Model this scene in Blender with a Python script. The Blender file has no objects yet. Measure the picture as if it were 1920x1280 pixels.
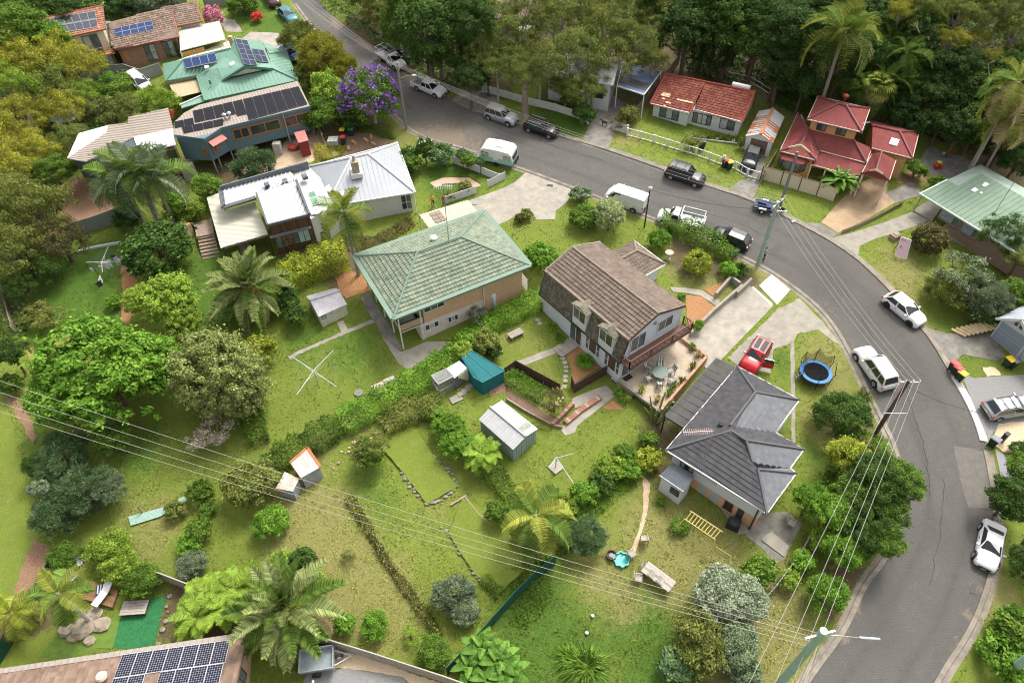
import bpy,bmesh,math,random
import numpy as np
from mathutils import Vector as V,Matrix
sc=bpy.context.scene
COL=sc.collection
rnd=random.Random(11)
R=math.radians
# camera
FPX,NAD,CH,SL,Y0=1280.0,(990.0,1845.0),48.0,0.12,48.0
_n=V(((NAD[0]-960)/FPX,(NAD[1]-640)/FPX,1)).normalized()
_y=(V((0,0,1))-V((0,0,1)).dot(_n)*_n).normalized()
_x=-_n.cross(_y)
if _x.x<0:_x=-_x
def ray(px,py):
 c=V(((px-960)/FPX,(py-640)/FPX,1));return V((_x.dot(c),_y.dot(c),-_n.dot(c)))
def gz(x,y):return SL*(y-Y0)
def A(px,py,z):
 r=ray(px,py);t=(z-CH)/r.z;return V((r.x*t,r.y*t,z))
def G(px,py,h=0.0):
 r=ray(px,py);t=(h-SL*Y0-CH)/(r.z-SL*r.y);return V((r.x*t,r.y*t,CH+r.z*t))
def onplane(px,py,o,n):
 r=ray(px,py);c=V((0,0,CH));return c+r*((o-c).dot(n)/r.dot(n))
def onwall(px,py,a,b):
 return onplane(px,py,V((a[0],a[1],0)),V((b[1]-a[1],a[0]-b[0],0)))
def depth(p):return(V(p)-V((0,0,CH))).dot(V((_x.z,_y.z,-_n.z)))
def mpp(p):return depth(p)/FPX
cam=bpy.data.cameras.new('camera');co=bpy.data.objects.new('camera',cam);COL.objects.link(co)
cam.sensor_width=36;cam.lens=36*FPX/1920;cam.clip_start=.5;cam.clip_end=900
def _ax(i):return V((_x[i],_y[i],-_n[i]))
_cx,_cy,_cz=_ax(0),-_ax(1),-_ax(2)
co.matrix_world=Matrix(((_cx.x,_cy.x,_cz.x,0),(_cx.y,_cy.y,_cz.y,0),(_cx.z,_cy.z,_cz.z,CH),(0,0,0,1)))
sc.camera=co
# sky, sun, exposure
SUN_EL,SUN_AZ=58.0,35.0
w=bpy.data.worlds.new('World');sc.world=w;w.use_nodes=True
nt=w.node_tree;nt.nodes.clear()
out=nt.nodes.new('ShaderNodeOutputWorld');bg=nt.nodes.new('ShaderNodeBackground')
sky=nt.nodes.new('ShaderNodeTexSky');sky.sky_type='NISHITA';sky.sun_disc=False
sky.sun_elevation=R(SUN_EL);sky.sun_rotation=R(SUN_AZ);sky.dust_density=6;sky.ozone_density=.3;sky.air_density=1
hs=nt.nodes.new('ShaderNodeHueSaturation');hs.inputs['Saturation'].default_value=.18
nt.links.new(sky.outputs[0],hs.inputs['Color']);nt.links.new(hs.outputs[0],bg.inputs[0])
bg.inputs[1].default_value=.15;nt.links.new(bg.outputs[0],out.inputs[0])
sl=bpy.data.lights.new('sun','SUN');so=bpy.data.objects.new('sun',sl);COL.objects.link(so)
sl.energy=1.15;sl.angle=R(13);sl.color=(1,.95,.86)
so.rotation_euler=(R(90-SUN_EL),0,R(180-SUN_AZ));so.location=(0,40,80)
vs=sc.view_settings;vs.view_transform='Standard';vs.look='None';vs.exposure=1.05;vs.gamma=1
vs.use_curve_mapping=False
sc.cycles.pixel_filter_type='BLACKMAN_HARRIS';sc.cycles.filter_width=1.05
sc.cycles.max_bounces=6;sc.cycles.diffuse_bounces=4;sc.cycles.transparent_max_bounces=6
# mesh helpers
WL={}
def T(name,label,cat,loc=(0,0,0),group=None,rz=0.0):
 o=bpy.data.objects.new(name,None);COL.objects.link(o);o.location=loc;o.rotation_euler.z=rz
 o.empty_display_size=.2;WL[o.name]=V(loc)
 tag(o,label,cat,group);return o
def tag(o,label=None,cat=None,group=None,kind=None):
 if label:o['label']=label
 if cat:o['category']=cat
 if group:o['group']=group
 if kind:o['kind']=kind
 return o
def wloc(o):return WL.get(o.name,V((0,0,0)))if o else V((0,0,0))
class M:
 """collects shapes; o() links them as one mesh object (vertices in the frame of its thing unless world=True)"""
 def __init__(s):s.v=[];s.f=[];s.m=[];s.c=[]
 def add(s,vs,fs,mi=0,c=None):
  b=len(s.v);s.v+=[tuple(p)for p in vs]
  s.f+=[[b+i for i in f]for f in fs];s.m+=[mi]*len(fs)
  s.c+=[rnd.random()if c is None else c]*len(fs);return s
 def quad(s,a,b,c,d,mi=0,cc=None):return s.add((a,b,c,d),((0,1,2,3),),mi,cc)
 def box(s,c,d,r=0.0,mi=0):
  x,y,z=d[0]/2,d[1]/2,d[2]/2;cr,sr=math.cos(r),math.sin(r)
  vs=[(c[0]+i*x*cr-j*y*sr,c[1]+i*x*sr+j*y*cr,c[2]+k*z)for k in(-1,1)for i,j in((-1,-1),(1,-1),(1,1),(-1,1))]
  return s.add(vs,BOXF,mi)
 def beam(s,a,b,w,h,mi=0,up=(0,0,1)):
  a,b=V(a),V(b);d=(b-a)
  if d.length<1e-6:return s
  d.normalize();u=V(up)
  if abs(d.dot(u))>.98:u=V((1,0,0))
  x=d.cross(u).normalized()*w/2;z=x.cross(d).normalized()*h/2
  return s.add([a-x-z,a+x-z,a+x+z,a-x+z,b-x-z,b+x-z,b+x+z,b-x+z],((0,1,5,4),(1,2,6,5),(2,3,7,6),(3,0,4,7),(0,3,2,1),(4,5,6,7)),mi)
 def tube(s,pts,r,n=6,mi=0,cap=True):
  pts=[V(p)for p in pts];rs=r if isinstance(r,(list,tuple))else[r]*len(pts);vs=[];fs=[]
  for i,p in enumerate(pts):
   d=(pts[min(i+1,len(pts)-1)]-pts[max(i-1,0)])
   d=d.normalized()if d.length>1e-9 else V((0,0,1));u=V((0,0,1))if abs(d.z)<.95 else V((1,0,0))
   x=d.cross(u).normalized();y=x.cross(d)
   vs+=[p+(x*math.cos(2*math.pi*k/n)+y*math.sin(2*math.pi*k/n))*rs[i]for k in range(n)]
  for i in range(len(pts)-1):
   for k in range(n):a,b=i*n+k,i*n+(k+1)%n;fs.append((a,b,b+n,a+n))
  if cap:fs+=[tuple(range(n-1,-1,-1)),tuple(range((len(pts)-1)*n,len(pts)*n))]
  return s.add(vs,fs,mi)
 def cyl(s,c,r,h,n=12,r2=None,mi=0):return s.lathe(c,((r,0),(r if r2 is None else r2,h)),n,mi)
 def lathe(s,c,prof,n=12,mi=0):
  vs=[];fs=[]
  for r_,z in prof:vs+=[(c[0]+r_*math.cos(2*math.pi*k/n),c[1]+r_*math.sin(2*math.pi*k/n),c[2]+z)for k in range(n)]
  for i in range(len(prof)-1):
   for k in range(n):a,b=i*n+k,i*n+(k+1)%n;fs.append((a,b,b+n,a+n))
  fs+=[tuple(range(n-1,-1,-1)),tuple(range((len(prof)-1)*n,len(prof)*n))]
  return s.add(vs,fs,mi)
 def prism(s,poly,z0,z1,mi=0):
  n=len(poly);vs=[(p[0],p[1],z0)for p in poly]+[(p[0],p[1],z1)for p in poly]
  fs=[(i,(i+1)%n,(i+1)%n+n,i+n)for i in range(n)]+[tuple(range(n-1,-1,-1)),tuple(range(n,2*n))]
  return s.add(vs,fs,mi)
 def slab(s,poly,t,mi=0,off=(0,0,-1)):
  """polygon in 3D thickened by t along off"""
  n=len(poly);d=V(off)*t;vs=[V(p)for p in poly]+[V(p)+d for p in poly]
  return s.add(vs,[tuple(range(n)),tuple(range(2*n-1,n-1,-1))]+[((i+1)%n,i,i+n,(i+1)%n+n)for i in range(n)],mi)
 def ball(s,c,r,n=8,mi=0,sq=(1,1,1)):
  vs=[];fs=[];m=max(3,n//2)
  for i in range(m+1):
   t=math.pi*i/m
   vs+=[(c[0]+r*sq[0]*math.sin(t)*math.cos(2*math.pi*k/n),c[1]+r*sq[1]*math.sin(t)*math.sin(2*math.pi*k/n),c[2]-r*sq[2]*math.cos(t))for k in range(n)]
  for i in range(m):
   for k in range(n):a,b=i*n+k,i*n+(k+1)%n;fs.append((a,b,b+n,a+n))
  return s.add(vs,fs,mi)
 def o(s,name,mats,parent=None,world=True,smooth=False,kind=None):
  me=bpy.data.meshes.new(name);L=wloc(parent)if world else V((0,0,0))
  me.from_pydata([(p[0]-L.x,p[1]-L.y,p[2]-L.z)for p in s.v],[],s.f)
  for m in(mats if isinstance(mats,(list,tuple))else[mats]):me.materials.append(m)
  if s.f:
   me.polygons.foreach_set('material_index',s.m)
   at=me.attributes.new('c','FLOAT','FACE');at.data.foreach_set('value',s.c)
  if smooth:
   me.polygons.foreach_set('use_smooth',[True]*len(me.polygons));me.set_sharp_from_angle(angle=R(40))
  me.update()
  o=bpy.data.objects.new(name,me);COL.objects.link(o)
  if parent:o.parent=parent;WL[o.name]=L
  if kind:o['kind']=kind
  return o
BOXF=((0,3,2,1),(4,5,6,7),(0,1,5,4),(1,2,6,5),(2,3,7,6),(3,0,4,7))
def kids(o):return[c for c in o.children]
def dup(o,loc=None,rz=None,parent=None,scale=None):
 c=o.copy();COL.objects.link(c)
 if parent:c.parent=parent
 if loc is not None:c.location=loc;WL[c.name]=V(loc)
 if rz is not None:c.rotation_euler.z=rz
 if scale is not None:c.scale=scale
 for k in list(o.children):dup(k,parent=c)
 return c
 # materials
MATS={}
def mat(name,col,rough=.75,metal=0.0,var=.18,sc_=2.0,bump=.0,bsc=30.0,att=0.0,col2=None,spec=.4,wave=None,trans=0.0,coat=0.0,alpha=1.0):
 """procedural surface: base colour broken up by two noises (col..col2), optional per-piece variation, ribs and bump"""
 if name in MATS:return MATS[name]
 m=bpy.data.materials.new(name);m.use_nodes=True;n=m.node_tree.nodes;l=m.node_tree.links
 b=n['Principled BSDF'];b.inputs['Roughness'].default_value=rough;b.inputs['Metallic'].default_value=metal
 b.inputs['Specular IOR Level'].default_value=spec;b.inputs['Coat Weight'].default_value=coat;b.inputs['Transmission Weight'].default_value=trans
 b.inputs['Alpha'].default_value=alpha
 g=n.new('ShaderNodeNewGeometry');P_=g.outputs['Position']
 c2=col2 or tuple(min(1,x*(1+var))for x in col);c1=col if col2 else tuple(x*(1-var)for x in col)
 n1=n.new('ShaderNodeTexNoise');n1.inputs['Scale'].default_value=sc_;n1.inputs['Detail'].default_value=8;n1.inputs['Roughness'].default_value=.65
 l.new(P_,n1.inputs['Vector'])
 rp=n.new('ShaderNodeMapRange');rp.inputs[1].default_value=.32;rp.inputs[2].default_value=.68;l.new(n1.outputs['Fac'],rp.inputs[0])
 mx=n.new('ShaderNodeMix');mx.data_type='RGBA';mx.inputs[6].default_value=(*c1,1);mx.inputs[7].default_value=(*c2,1);l.new(rp.outputs[0],mx.inputs[0])
 res=mx.outputs[2]
 if att:
  a=n.new('ShaderNodeAttribute');a.attribute_name='c';mr=n.new('ShaderNodeMapRange');mr.inputs[3].default_value=1-att;mr.inputs[4].default_value=1+att
  l.new(a.outputs['Fac'],mr.inputs[0]);h=n.new('ShaderNodeVectorMath');h.operation='SCALE';l.new(res,h.inputs[0]);l.new(mr.outputs[0],h.inputs['Scale']);res=h.outputs[0]
 l.new(res,b.inputs['Base Color'])
 if bump:
  n2=n.new('ShaderNodeTexNoise');n2.inputs['Scale'].default_value=bsc;n2.inputs['Detail'].default_value=4;l.new(P_,n2.inputs['Vector'])
  bp=n.new('ShaderNodeBump');bp.inputs['Strength'].default_value=min(1,bump);bp.inputs['Distance'].default_value=.05;l.new(n2.outputs['Fac'],bp.inputs['Height']);l.new(bp.outputs[0],b.inputs['Normal'])
 if wave:
  sx=n.new('ShaderNodeSeparateXYZ');l.new(P_,sx.inputs[0]);d=n.new('ShaderNodeMath');d.operation='DIVIDE';d.inputs[1].default_value=wave;l.new(sx.outputs['Z'],d.inputs[0])
  f=n.new('ShaderNodeMath');f.operation='FRACT';l.new(d.outputs[0],f.inputs[0]);bp=n.new('ShaderNodeBump');bp.inputs['Strength'].default_value=.7;bp.inputs['Distance'].default_value=.05
  l.new(f.outputs[0],bp.inputs['Height']);l.new(bp.outputs[0],b.inputs['Normal'])
 MATS[name]=m;return m
def brickmat(name,c1,c2,mortar,sx=4.2,sz=11.6):
 if name in MATS:return MATS[name]
 m=mat(name,c1,.85,var=.1);n=m.node_tree.nodes;l=m.node_tree.links;b=n['Principled BSDF']
 g=n.new('ShaderNodeNewGeometry');s=n.new('ShaderNodeSeparateXYZ');l.new(g.outputs['Position'],s.inputs[0])
 ad=n.new('ShaderNodeMath');ad.operation='ADD';l.new(s.outputs['X'],ad.inputs[0]);l.new(s.outputs['Y'],ad.inputs[1])
 cb=n.new('ShaderNodeCombineXYZ');l.new(ad.outputs[0],cb.inputs[0]);l.new(s.outputs['Z'],cb.inputs[1])
 t=n.new('ShaderNodeTexBrick');t.inputs['Scale'].default_value=1;t.inputs['Brick Width'].default_value=.25;t.inputs['Row Height'].default_value=.086
 t.inputs['Mortar Size'].default_value=.008;t.inputs['Bias'].default_value=0
 t.inputs['Color1'].default_value=(*c1,1);t.inputs['Color2'].default_value=(*c2,1);t.inputs['Mortar'].default_value=(*mortar,1)
 l.new(cb.outputs[0],t.inputs['Vector']);l.new(t.outputs['Color'],b.inputs['Base Color']);return m
def leafmat(name,dark,light,tr=.35,rough=.55,hue=.0):
 m=bpy.data.materials.new(name);m.use_nodes=True;n=m.node_tree.nodes;l=m.node_tree.links;n.clear()
 o=n.new('ShaderNodeOutputMaterial');at=n.new('ShaderNodeAttribute');at.attribute_name='c'
 oi=n.new('ShaderNodeObjectInfo');mx=n.new('ShaderNodeMix');mx.data_type='RGBA'
 mx.inputs[6].default_value=(*dark,1);mx.inputs[7].default_value=(*light,1);l.new(at.outputs['Fac'],mx.inputs[0])
 hv=n.new('ShaderNodeHueSaturation');mr=n.new('ShaderNodeMapRange');mr.inputs[3].default_value=.8;mr.inputs[4].default_value=1.2
 l.new(oi.outputs['Random'],mr.inputs[0]);l.new(mr.outputs[0],hv.inputs['Value']);l.new(mx.outputs[2],hv.inputs['Color'])
 d=n.new('ShaderNodeBsdfPrincipled');d.inputs['Roughness'].default_value=rough;d.inputs['Specular IOR Level'].default_value=.06;t=n.new('ShaderNodeBsdfTranslucent');ms=n.new('ShaderNodeMixShader');ms.inputs[0].default_value=tr
 l.new(hv.outputs[0],d.inputs['Base Color']);l.new(hv.outputs[0],t.inputs['Color']);l.new(d.outputs[0],ms.inputs[1]);l.new(t.outputs[0],ms.inputs[2]);l.new(ms.outputs[0],o.inputs[0])
 MATS[name]=m;return m
 # the ground
def groundmat(name,base,lush,dry,dirt,dark):
 m=bpy.data.materials.new(name);m.use_nodes=True;n=m.node_tree.nodes;l=m.node_tree.links;b=n['Principled BSDF']
 b.inputs['Roughness'].default_value=.9;b.inputs['Specular IOR Level'].default_value=.15
 g=n.new('ShaderNodeNewGeometry')
 def ns(s,d=6,r=.6):
  t=n.new('ShaderNodeTexNoise');t.inputs['Scale'].default_value=s;t.inputs['Detail'].default_value=d;t.inputs['Roughness'].default_value=r
  l.new(g.outputs['Position'],t.inputs['Vector']);return t.outputs['Fac']
 def rng(x,a,c,lo=0,hi=1):
  q=n.new('ShaderNodeMapRange');q.inputs[1].default_value=a;q.inputs[2].default_value=c;q.inputs[3].default_value=lo;q.inputs[4].default_value=hi;l.new(x,q.inputs[0]);return q.outputs[0]
 def mixc(f,a,c):
  q=n.new('ShaderNodeMix');q.data_type='RGBA'
  l.new(f,q.inputs[0])
  for i,x in((6,a),(7,c)):
   if isinstance(x,tuple):q.inputs[i].default_value=(*x,1)
   else:l.new(x,q.inputs[i])
  return q.outputs[2]
 def op(o,a,c):
  q=n.new('ShaderNodeMath');q.operation=o
  for i,x in((0,a),(1,c)):
   if isinstance(x,(int,float)):q.inputs[i].default_value=x
   else:l.new(x,q.inputs[i])
  return q.outputs[0]
 def attr(k):
  a=n.new('ShaderNodeAttribute');a.attribute_name=k;return a.outputs['Fac']
 big=ns(.35,8,.7);mid=ns(1.6,8,.75);fine=ns(9,6,.7);vf=ns(32,3,.6)
 def patch(k,lo=.33,hi=.67):
  return rng(op('ADD',op('MULTIPLY',attr(k),1.0),op('MULTIPLY',op('SUBTRACT',op('ADD',op('MULTIPLY',mid,.55),op('ADD',op('MULTIPLY',fine,.3),op('MULTIPLY',big,.15))),.5),2.7)),lo,hi)
 c=mixc(rng(op('ADD',op('MULTIPLY',big,.5),op('MULTIPLY',mid,.5)),.38,.62),base,tuple(x*1.22 for x in base))
 c=mixc(patch('lush'),c,lush);c=mixc(op('MULTIPLY',patch('dry'),.85),c,dry)
 c=mixc(op('MULTIPLY',rng(mid,.54,.70),.45),c,dry);c=mixc(op('MULTIPLY',rng(fine,.55,.72),.35),c,dry)
 c=mixc(patch('dirt',.4,.6),c,dirt)
 c=mixc(op('MULTIPLY',rng(op('ADD',op('MULTIPLY',fine,.5),op('MULTIPLY',vf,.5)),.56,.38),.5),c,dark)
 l.new(c,b.inputs['Base Color'])
 bp=n.new('ShaderNodeBump');bp.inputs['Strength'].default_value=.9;bp.inputs['Distance'].default_value=.12
 l.new(op('ADD',fine,op('MULTIPLY',vf,.7)),bp.inputs['Height']);l.new(bp.outputs[0],b.inputs['Normal'])
 return m
GRASS=groundmat('grass_ground',(.180,.232,.036),(.085,.170,.022),(.30,.262,.100),(.150,.105,.065),(.060,.095,.018))
BLOBS=dict(dry=[(560,960,70,.8),(600,1010,80,.8),(650,1080,80,.8),(720,1130,80,.7),(640,1130,60,.8),(290,990,60,.6),(560,1100,50,.7),(1220,1000,70,.75),(1270,1030,90,.8),(1340,1040,70,.8),(1130,1065,60,.7),(1160,1110,45,.8),(1090,1010,60,.5),(1290,500,45,.7),(1330,530,40,.7),(1450,510,40,.9),(1400,465,40,.9),(1690,500,50,.7),(1675,540,45,.9),(1720,620,45,.5),(1560,690,60,.7),(1530,790,40,.7),(1560,650,40,.6),(1880,1130,45,.8),(1420,1200,80,1),(1460,1120,50,1),(1480,1240,70,1),(1390,1260,60,1),(1170,250,30,.8),(1180,255,25,.7),(900,1000,30,.4),(820,920,50,.5),(930,960,40,.3),(250,960,40,.5),(780,1030,40,.3),(600,870,40,.5),(970,860,50,.25),(30,900,40,.3),(760,255,40,.6),(1000,650,40,.4),(960,620,40,.5),(1020,690,30,.5)],lush=[(150,540,90,1),(180,600,60,.9),(390,520,70,.9),(420,560,60,.8),(570,630,60,.6),(660,650,60,.6),(690,690,50,.5),(1000,1180,80,.9),(1020,1110,60,.7),(1190,1170,60,1),(1230,1230,80,.9),(1080,1230,80,.8),(850,330,60,.9),(1060,210,60,1),(860,360,40,.7),(970,320,40,.6),(1270,215,50,.6),(270,840,60,.6),(60,830,40,.5),(1540,850,40,.6),(1800,640,60,.5),(1465,680,30,.6),(1390,960,40,.5),(1330,1140,60,.7),(480,20,60,.7),(510,50,40,.8),(720,950,40,.5),(690,900,40,.6),(640,800,50,.4)],dirt=[(250,560,25,.9),(1290,480,40,.9),(1330,490,30,.9),(1400,530,30,.8),(230,500,15,.7),(640,240,60,.7),(700,260,40,.9),(1560,250,60,.7),(1400,170,60,.5),(820,60,90,.9),(900,120,80,.9),(700,60,70,.9),(760,120,40,.8),(1000,60,120,.7),(1300,100,90,.9),(1500,120,120,1),(1700,120,150,1),(1850,150,150,1),(1880,300,80,.8),(40,400,90,.6),(20,560,40,.9),(300,180,60,.5),(640,500,40,.9),(640,540,25,.9),(500,870,40,.5),(390,800,40,.5),(590,830,40,.6),(670,790,40,.6),(1000,720,40,.3),(1240,820,40,.8),(1230,880,30,.7),(1600,1100,40,1),(1640,900,90,.8),(1560,1120,40,.7),(330,330,60,.6),(450,310,60,.9),(100,1130,40,.7),(340,1140,50,.8),(400,1190,60,.8),(1180,120,100,.8),(100,200,150,.7)])
def blobvals(xy,sets):
 res={}
 for k,bl in sets.items():
  v=np.zeros(len(xy))
  for px,py,r,s in bl:
   p=G(px,py);rr=r*mpp(p)*1.15;ry=rr*1.5
   v=np.maximum(v,s*np.exp(-(((xy[:,0]-p.x)/rr)**2+((xy[:,1]-p.y)/ry)**2)**1.3))
  res[k]=v
 return res
def gridmesh(name,xs,ys,m,dz=0.0):
 X,Y=np.meshgrid(xs,ys);xy=np.stack([X.ravel(),Y.ravel()],1);nx,ny=len(xs),len(ys)
 z=SL*(xy[:,1]-Y0)+dz
 i=np.arange(nx*ny).reshape(ny,nx);q=np.stack([i[:-1,:-1],i[:-1,1:],i[1:,1:],i[1:,:-1]],-1).reshape(-1,4)
 me=bpy.data.meshes.new(name);me.vertices.add(nx*ny);me.vertices.foreach_set('co',np.column_stack([xy,z]).ravel())
 me.loops.add(q.size);me.loops.foreach_set('vertex_index',q.ravel());me.polygons.add(len(q));me.polygons.foreach_set('loop_start',np.arange(0,q.size,4));me.polygons.foreach_set('loop_total',np.full(len(q),4))
 me.update();me.validate();me.materials.append(m)
 for k,v in blobvals(xy,BLOBS).items():
  a=me.attributes.new(k,'FLOAT','POINT');a.data.foreach_set('value',v)
 o=bpy.data.objects.new(name,me);COL.objects.link(o);o['kind']='structure';return o
xs=np.concatenate([[-420,-250,-150],np.arange(-100,100.1,.9),[150,250,420]]);ys=np.concatenate([[-120,-40],np.arange(5,135,.9),[150,190,260,420]])
gridmesh('ground',xs,ys,GRASS)
def resamp(pts,step):
 pts=[V(p)for p in pts];out=[]
 for a,b in zip(pts[:-1],pts[1:]):
  n=max(1,int((b-a).length/step));out+=[a+(b-a)*i/n for i in range(n)]
 return out+[pts[-1]]
def smooth(pts,it=2):
 for _ in range(it):
  q=[pts[0]]
  for a,b in zip(pts[:-1],pts[1:]):q+=[a*.75+b*.25,a*.25+b*.75]
  pts=q+[pts[-1]]
 return pts
def gl(px,h=0.0):return[G(x,y,h)for x,y in px]
POLY=[]
def sheet(name,px,m,h=.012,jit=0.0,kind='structure',thick=0.0,rough=0.35):
 """a flat piece of ground traced as a polygon; jit roughens its edge"""
 pts=gl(px,h);POLY.append([(p.x,p.y)for p in pts])
 if jit:
  pts=resamp(pts+[pts[0]],rough)[:-1]
  pts=[V((p.x+rnd.uniform(-jit,jit),p.y+rnd.uniform(-jit,jit),0))for p in pts]
  pts=[V((p.x,p.y,gz(p.x,p.y)+h))for p in pts]
 b=M()
 a2=sum(p.x*q.y-q.x*p.y for p,q in zip(pts,pts[1:]+pts[:1]))
 if a2<0:pts.reverse()
 b.slab(pts,h+.05 if not thick else thick)
 o=b.o(name,m);o['kind']=kind;return o
ASPH=groundmat('asphalt',(.128,.121,.110),(.104,.099,.091),(.180,.160,.131),(.26,.205,.15),(.108,.102,.093))
CONC=mat('concrete',(.27,.245,.20),.9,var=.2,sc_=1.3,bump=.3,bsc=14)
CONCL=mat('pale_concrete',(.305,.275,.228),.9,var=.22,sc_=1.0,bump=.3,bsc=10)
CONCW=mat('new_concrete',(.44,.435,.42),.85,var=.05,sc_=1.0)
CONCD=mat('stained_concrete',(.19,.175,.15),.9,var=.35,sc_=1.1,bump=.4,bsc=10)
SALM=mat('stencilled_concrete',(.36,.25,.15),.85,var=.22,sc_=.9,bump=.2)
GASPH=mat('grey_gravel_seal',(.235,.23,.222),.95,var=.12,sc_=6,bump=.6,bsc=60)
MULCH=mat('orange_bark_chip',(.22,.095,.04),.95,sc_=11,col2=(.46,.25,.11),bump=.9,bsc=28)
BARK=mat('brown_bark',(.15,.085,.05),.95,sc_=9,col2=(.33,.20,.12),bump=.9,bsc=24)
SOIL=mat('soil',(.10,.065,.04),.95,sc_=7,col2=(.24,.16,.10),bump=.9,bsc=20)
SAND=mat('sandy_dirt',(.38,.26,.165),.95,sc_=2.2,col2=(.55,.42,.29),bump=.6,bsc=16)
GRAV=mat('beige_gravel',(.42,.31,.18),.95,sc_=16,col2=(.75,.60,.42),bump=.9,bsc=26)
TURF=mat('artificial_turf',(.022,.14,.045),.95,var=.3,sc_=5,bump=.5,bsc=40)
TURF2=mat('fine_lawn',(.115,.19,.028),.95,var=.2,sc_=2.5,bump=.6,bsc=30)
STONE=mat('sandstone',(.34,.27,.19),.9,var=.3,sc_=3,bump=.5,att=.3)
PAVER=mat('paver',(.40,.33,.27),.9,var=.2,sc_=4,att=.2,bump=.3)
# road with kerbs
RL=[(500,-70),(545,0),(600,74),(660,134),(712,190),(762,243),(800,262),(870,281),(925,302),(980,320),(1072,354),(1130,376),(1210,407),(1262,428),(1330,453),(1400,489),(1440,508),(1500,550),(1545,590),(1578,640),(1604,692),(1626,742),(1652,792),(1675,840),(1690,905),(1685,985),(1655,1045),(1616,1092),(1587,1160),(1566,1195),(1530,1242),(1500,1285),(1450,1370)]
RRt=[(555,-70),(592,0),(645,47),(706,97),(772,146),(845,185),(908,212),(970,228),(1047,252),(1140,278),(1247,316),(1325,345),(1412,373),(1490,412),(1560,449),(1612,485),(1645,516),(1675,546),(1725,606),(1750,636),(1786,696),(1830,774),(1850,836),(1864,905),(1873,975),(1874,1035),(1860,1092),(1836,1160),(1812,1205),(1780,1252),(1762,1285),(1710,1370)]
rl=smooth(gl(RL,.004),2);rr=smooth(gl(RRt,.004),2)
def alongside(pts,n):
 L=[0]
 for a,b in zip(pts[:-1],pts[1:]):L.append(L[-1]+(b-a).length)
 out=[];j=0
 for k in range(n):
  t=L[-1]*k/(n-1)
  while j<len(L)-2 and L[j+1]<t:j+=1
  f=(t-L[j])/max(1e-9,L[j+1]-L[j]);out.append(pts[j].lerp(pts[j+1],min(1,f)))
 return out
NR,NC=240,11
la,ra=alongside(rl,NR),alongside(rr,NR);vs_=[];
for a,b in zip(la,ra):
 for k in range(NC):
  t=k/(NC-1);p=a.lerp(b,t);p.z=gz(p.x,p.y)+.006+.05*(1-(2*t-1)**2);vs_.append(p)
fs_=[(i*NC+k,i*NC+k+1,(i+1)*NC+k+1,(i+1)*NC+k)for i in range(NR-1)for k in range(NC-1)]
me=bpy.data.meshes.new('road');me.from_pydata(vs_,[],fs_);me.materials.append(ASPH)
for p in me.polygons:
 if p.normal.z<0:p.flip()
RB=dict(dry=[(840,260,70,.8),(800,245,50,.7),(1000,300,60,.3),(1300,370,40,.2),(740,170,40,.3),(1800,830,60,.35),(1780,900,70,.3),(1700,1100,60,.25),(1740,1220,60,.3),(640,60,40,.3)],lush=[(1700,700,60,.6),(1640,600,50,.6),(1550,520,60,.6),(1650,1170,50,.5),(1760,1000,40,.5)],dirt=[(830,270,45,.85),(785,262,30,.9),(880,290,40,.5),(1842,1110,14,.8),(1825,1160,14,.8),(1800,1215,14,.8),(1602,1140,14,.9),(1580,1190,14,.8),(690,80,24,.8),(730,110,24,.8),(770,140,24,.8),(640,38,20,.8)])
BV=blobvals(np.array([(p.x,p.y)for p in vs_]),RB);tt_=np.tile(np.linspace(0,1,NC),NR);BV['lush']=np.maximum(BV['lush'],.55*np.maximum(np.exp(-((tt_-.3)/.09)**2),np.exp(-((tt_-.7)/.09)**2)))
POLY.append([(p.x,p.y)for p in la]+[(p.x,p.y)for p in ra[::-1]])
for k,v in BV.items():
 a=me.attributes.new(k,'FLOAT','POINT');a.data.foreach_set('value',v)
ro=bpy.data.objects.new('road',me);COL.objects.link(ro);ro['kind']='structure'
def kerb(pts,side,m,name='kerb',wd=.38,ht=.11,gut=0.35):
 b=M();n=len(pts);prev=None
 for i,p in enumerate(pts):
  d=(pts[min(i+1,n-1)]-pts[max(i-1,0)]);d.z=0;d.normalize();s=V((-d.y,d.x,0))*side
  z=gz(p.x,p.y);ring=[p-s*gut,p-s*.03,p+s*.05,p+s*wd,p+s*(wd+.02)];zz=(.012,.03,ht,ht+.01,-.05)
  cur=[V((q.x,q.y,gz(q.x,q.y)+h))for q,h in zip(ring,zz)]
  if prev:
   for k in range(4):b.quad(prev[k],prev[k+1],cur[k+1],cur[k])
  prev=cur
 o=b.o(name,m);o['kind']='structure'
 return o
KERB=mat('kerb_concrete',(.225,.195,.155),.9,var=.3,sc_=1.2,bump=.4,bsc=12)
def cut(pts,a,b):
 pa,pb=G(*a),G(*b);ia=min(range(len(pts)),key=lambda i:(pts[i]-pa).length);ib=min(range(len(pts)),key=lambda i:(pts[i]-pb).length);return pts[ia:ib+1]
kerb(cut(rl,(545,0),(1260,428)),1,KERB);kerb(cut(rl,(1262,428),(1450,1370)),1,KERB)
kerb(cut(rr,(845,185),(1795,706)),-1,KERB);kerb(cut(rr,(1797,712),(1848,828)),-1,CONCW,'new_kerb',wd=.45,gut=.3);kerb(cut(rr,(1852,842),(1710,1370)),-1,KERB,gut=.4)
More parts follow.
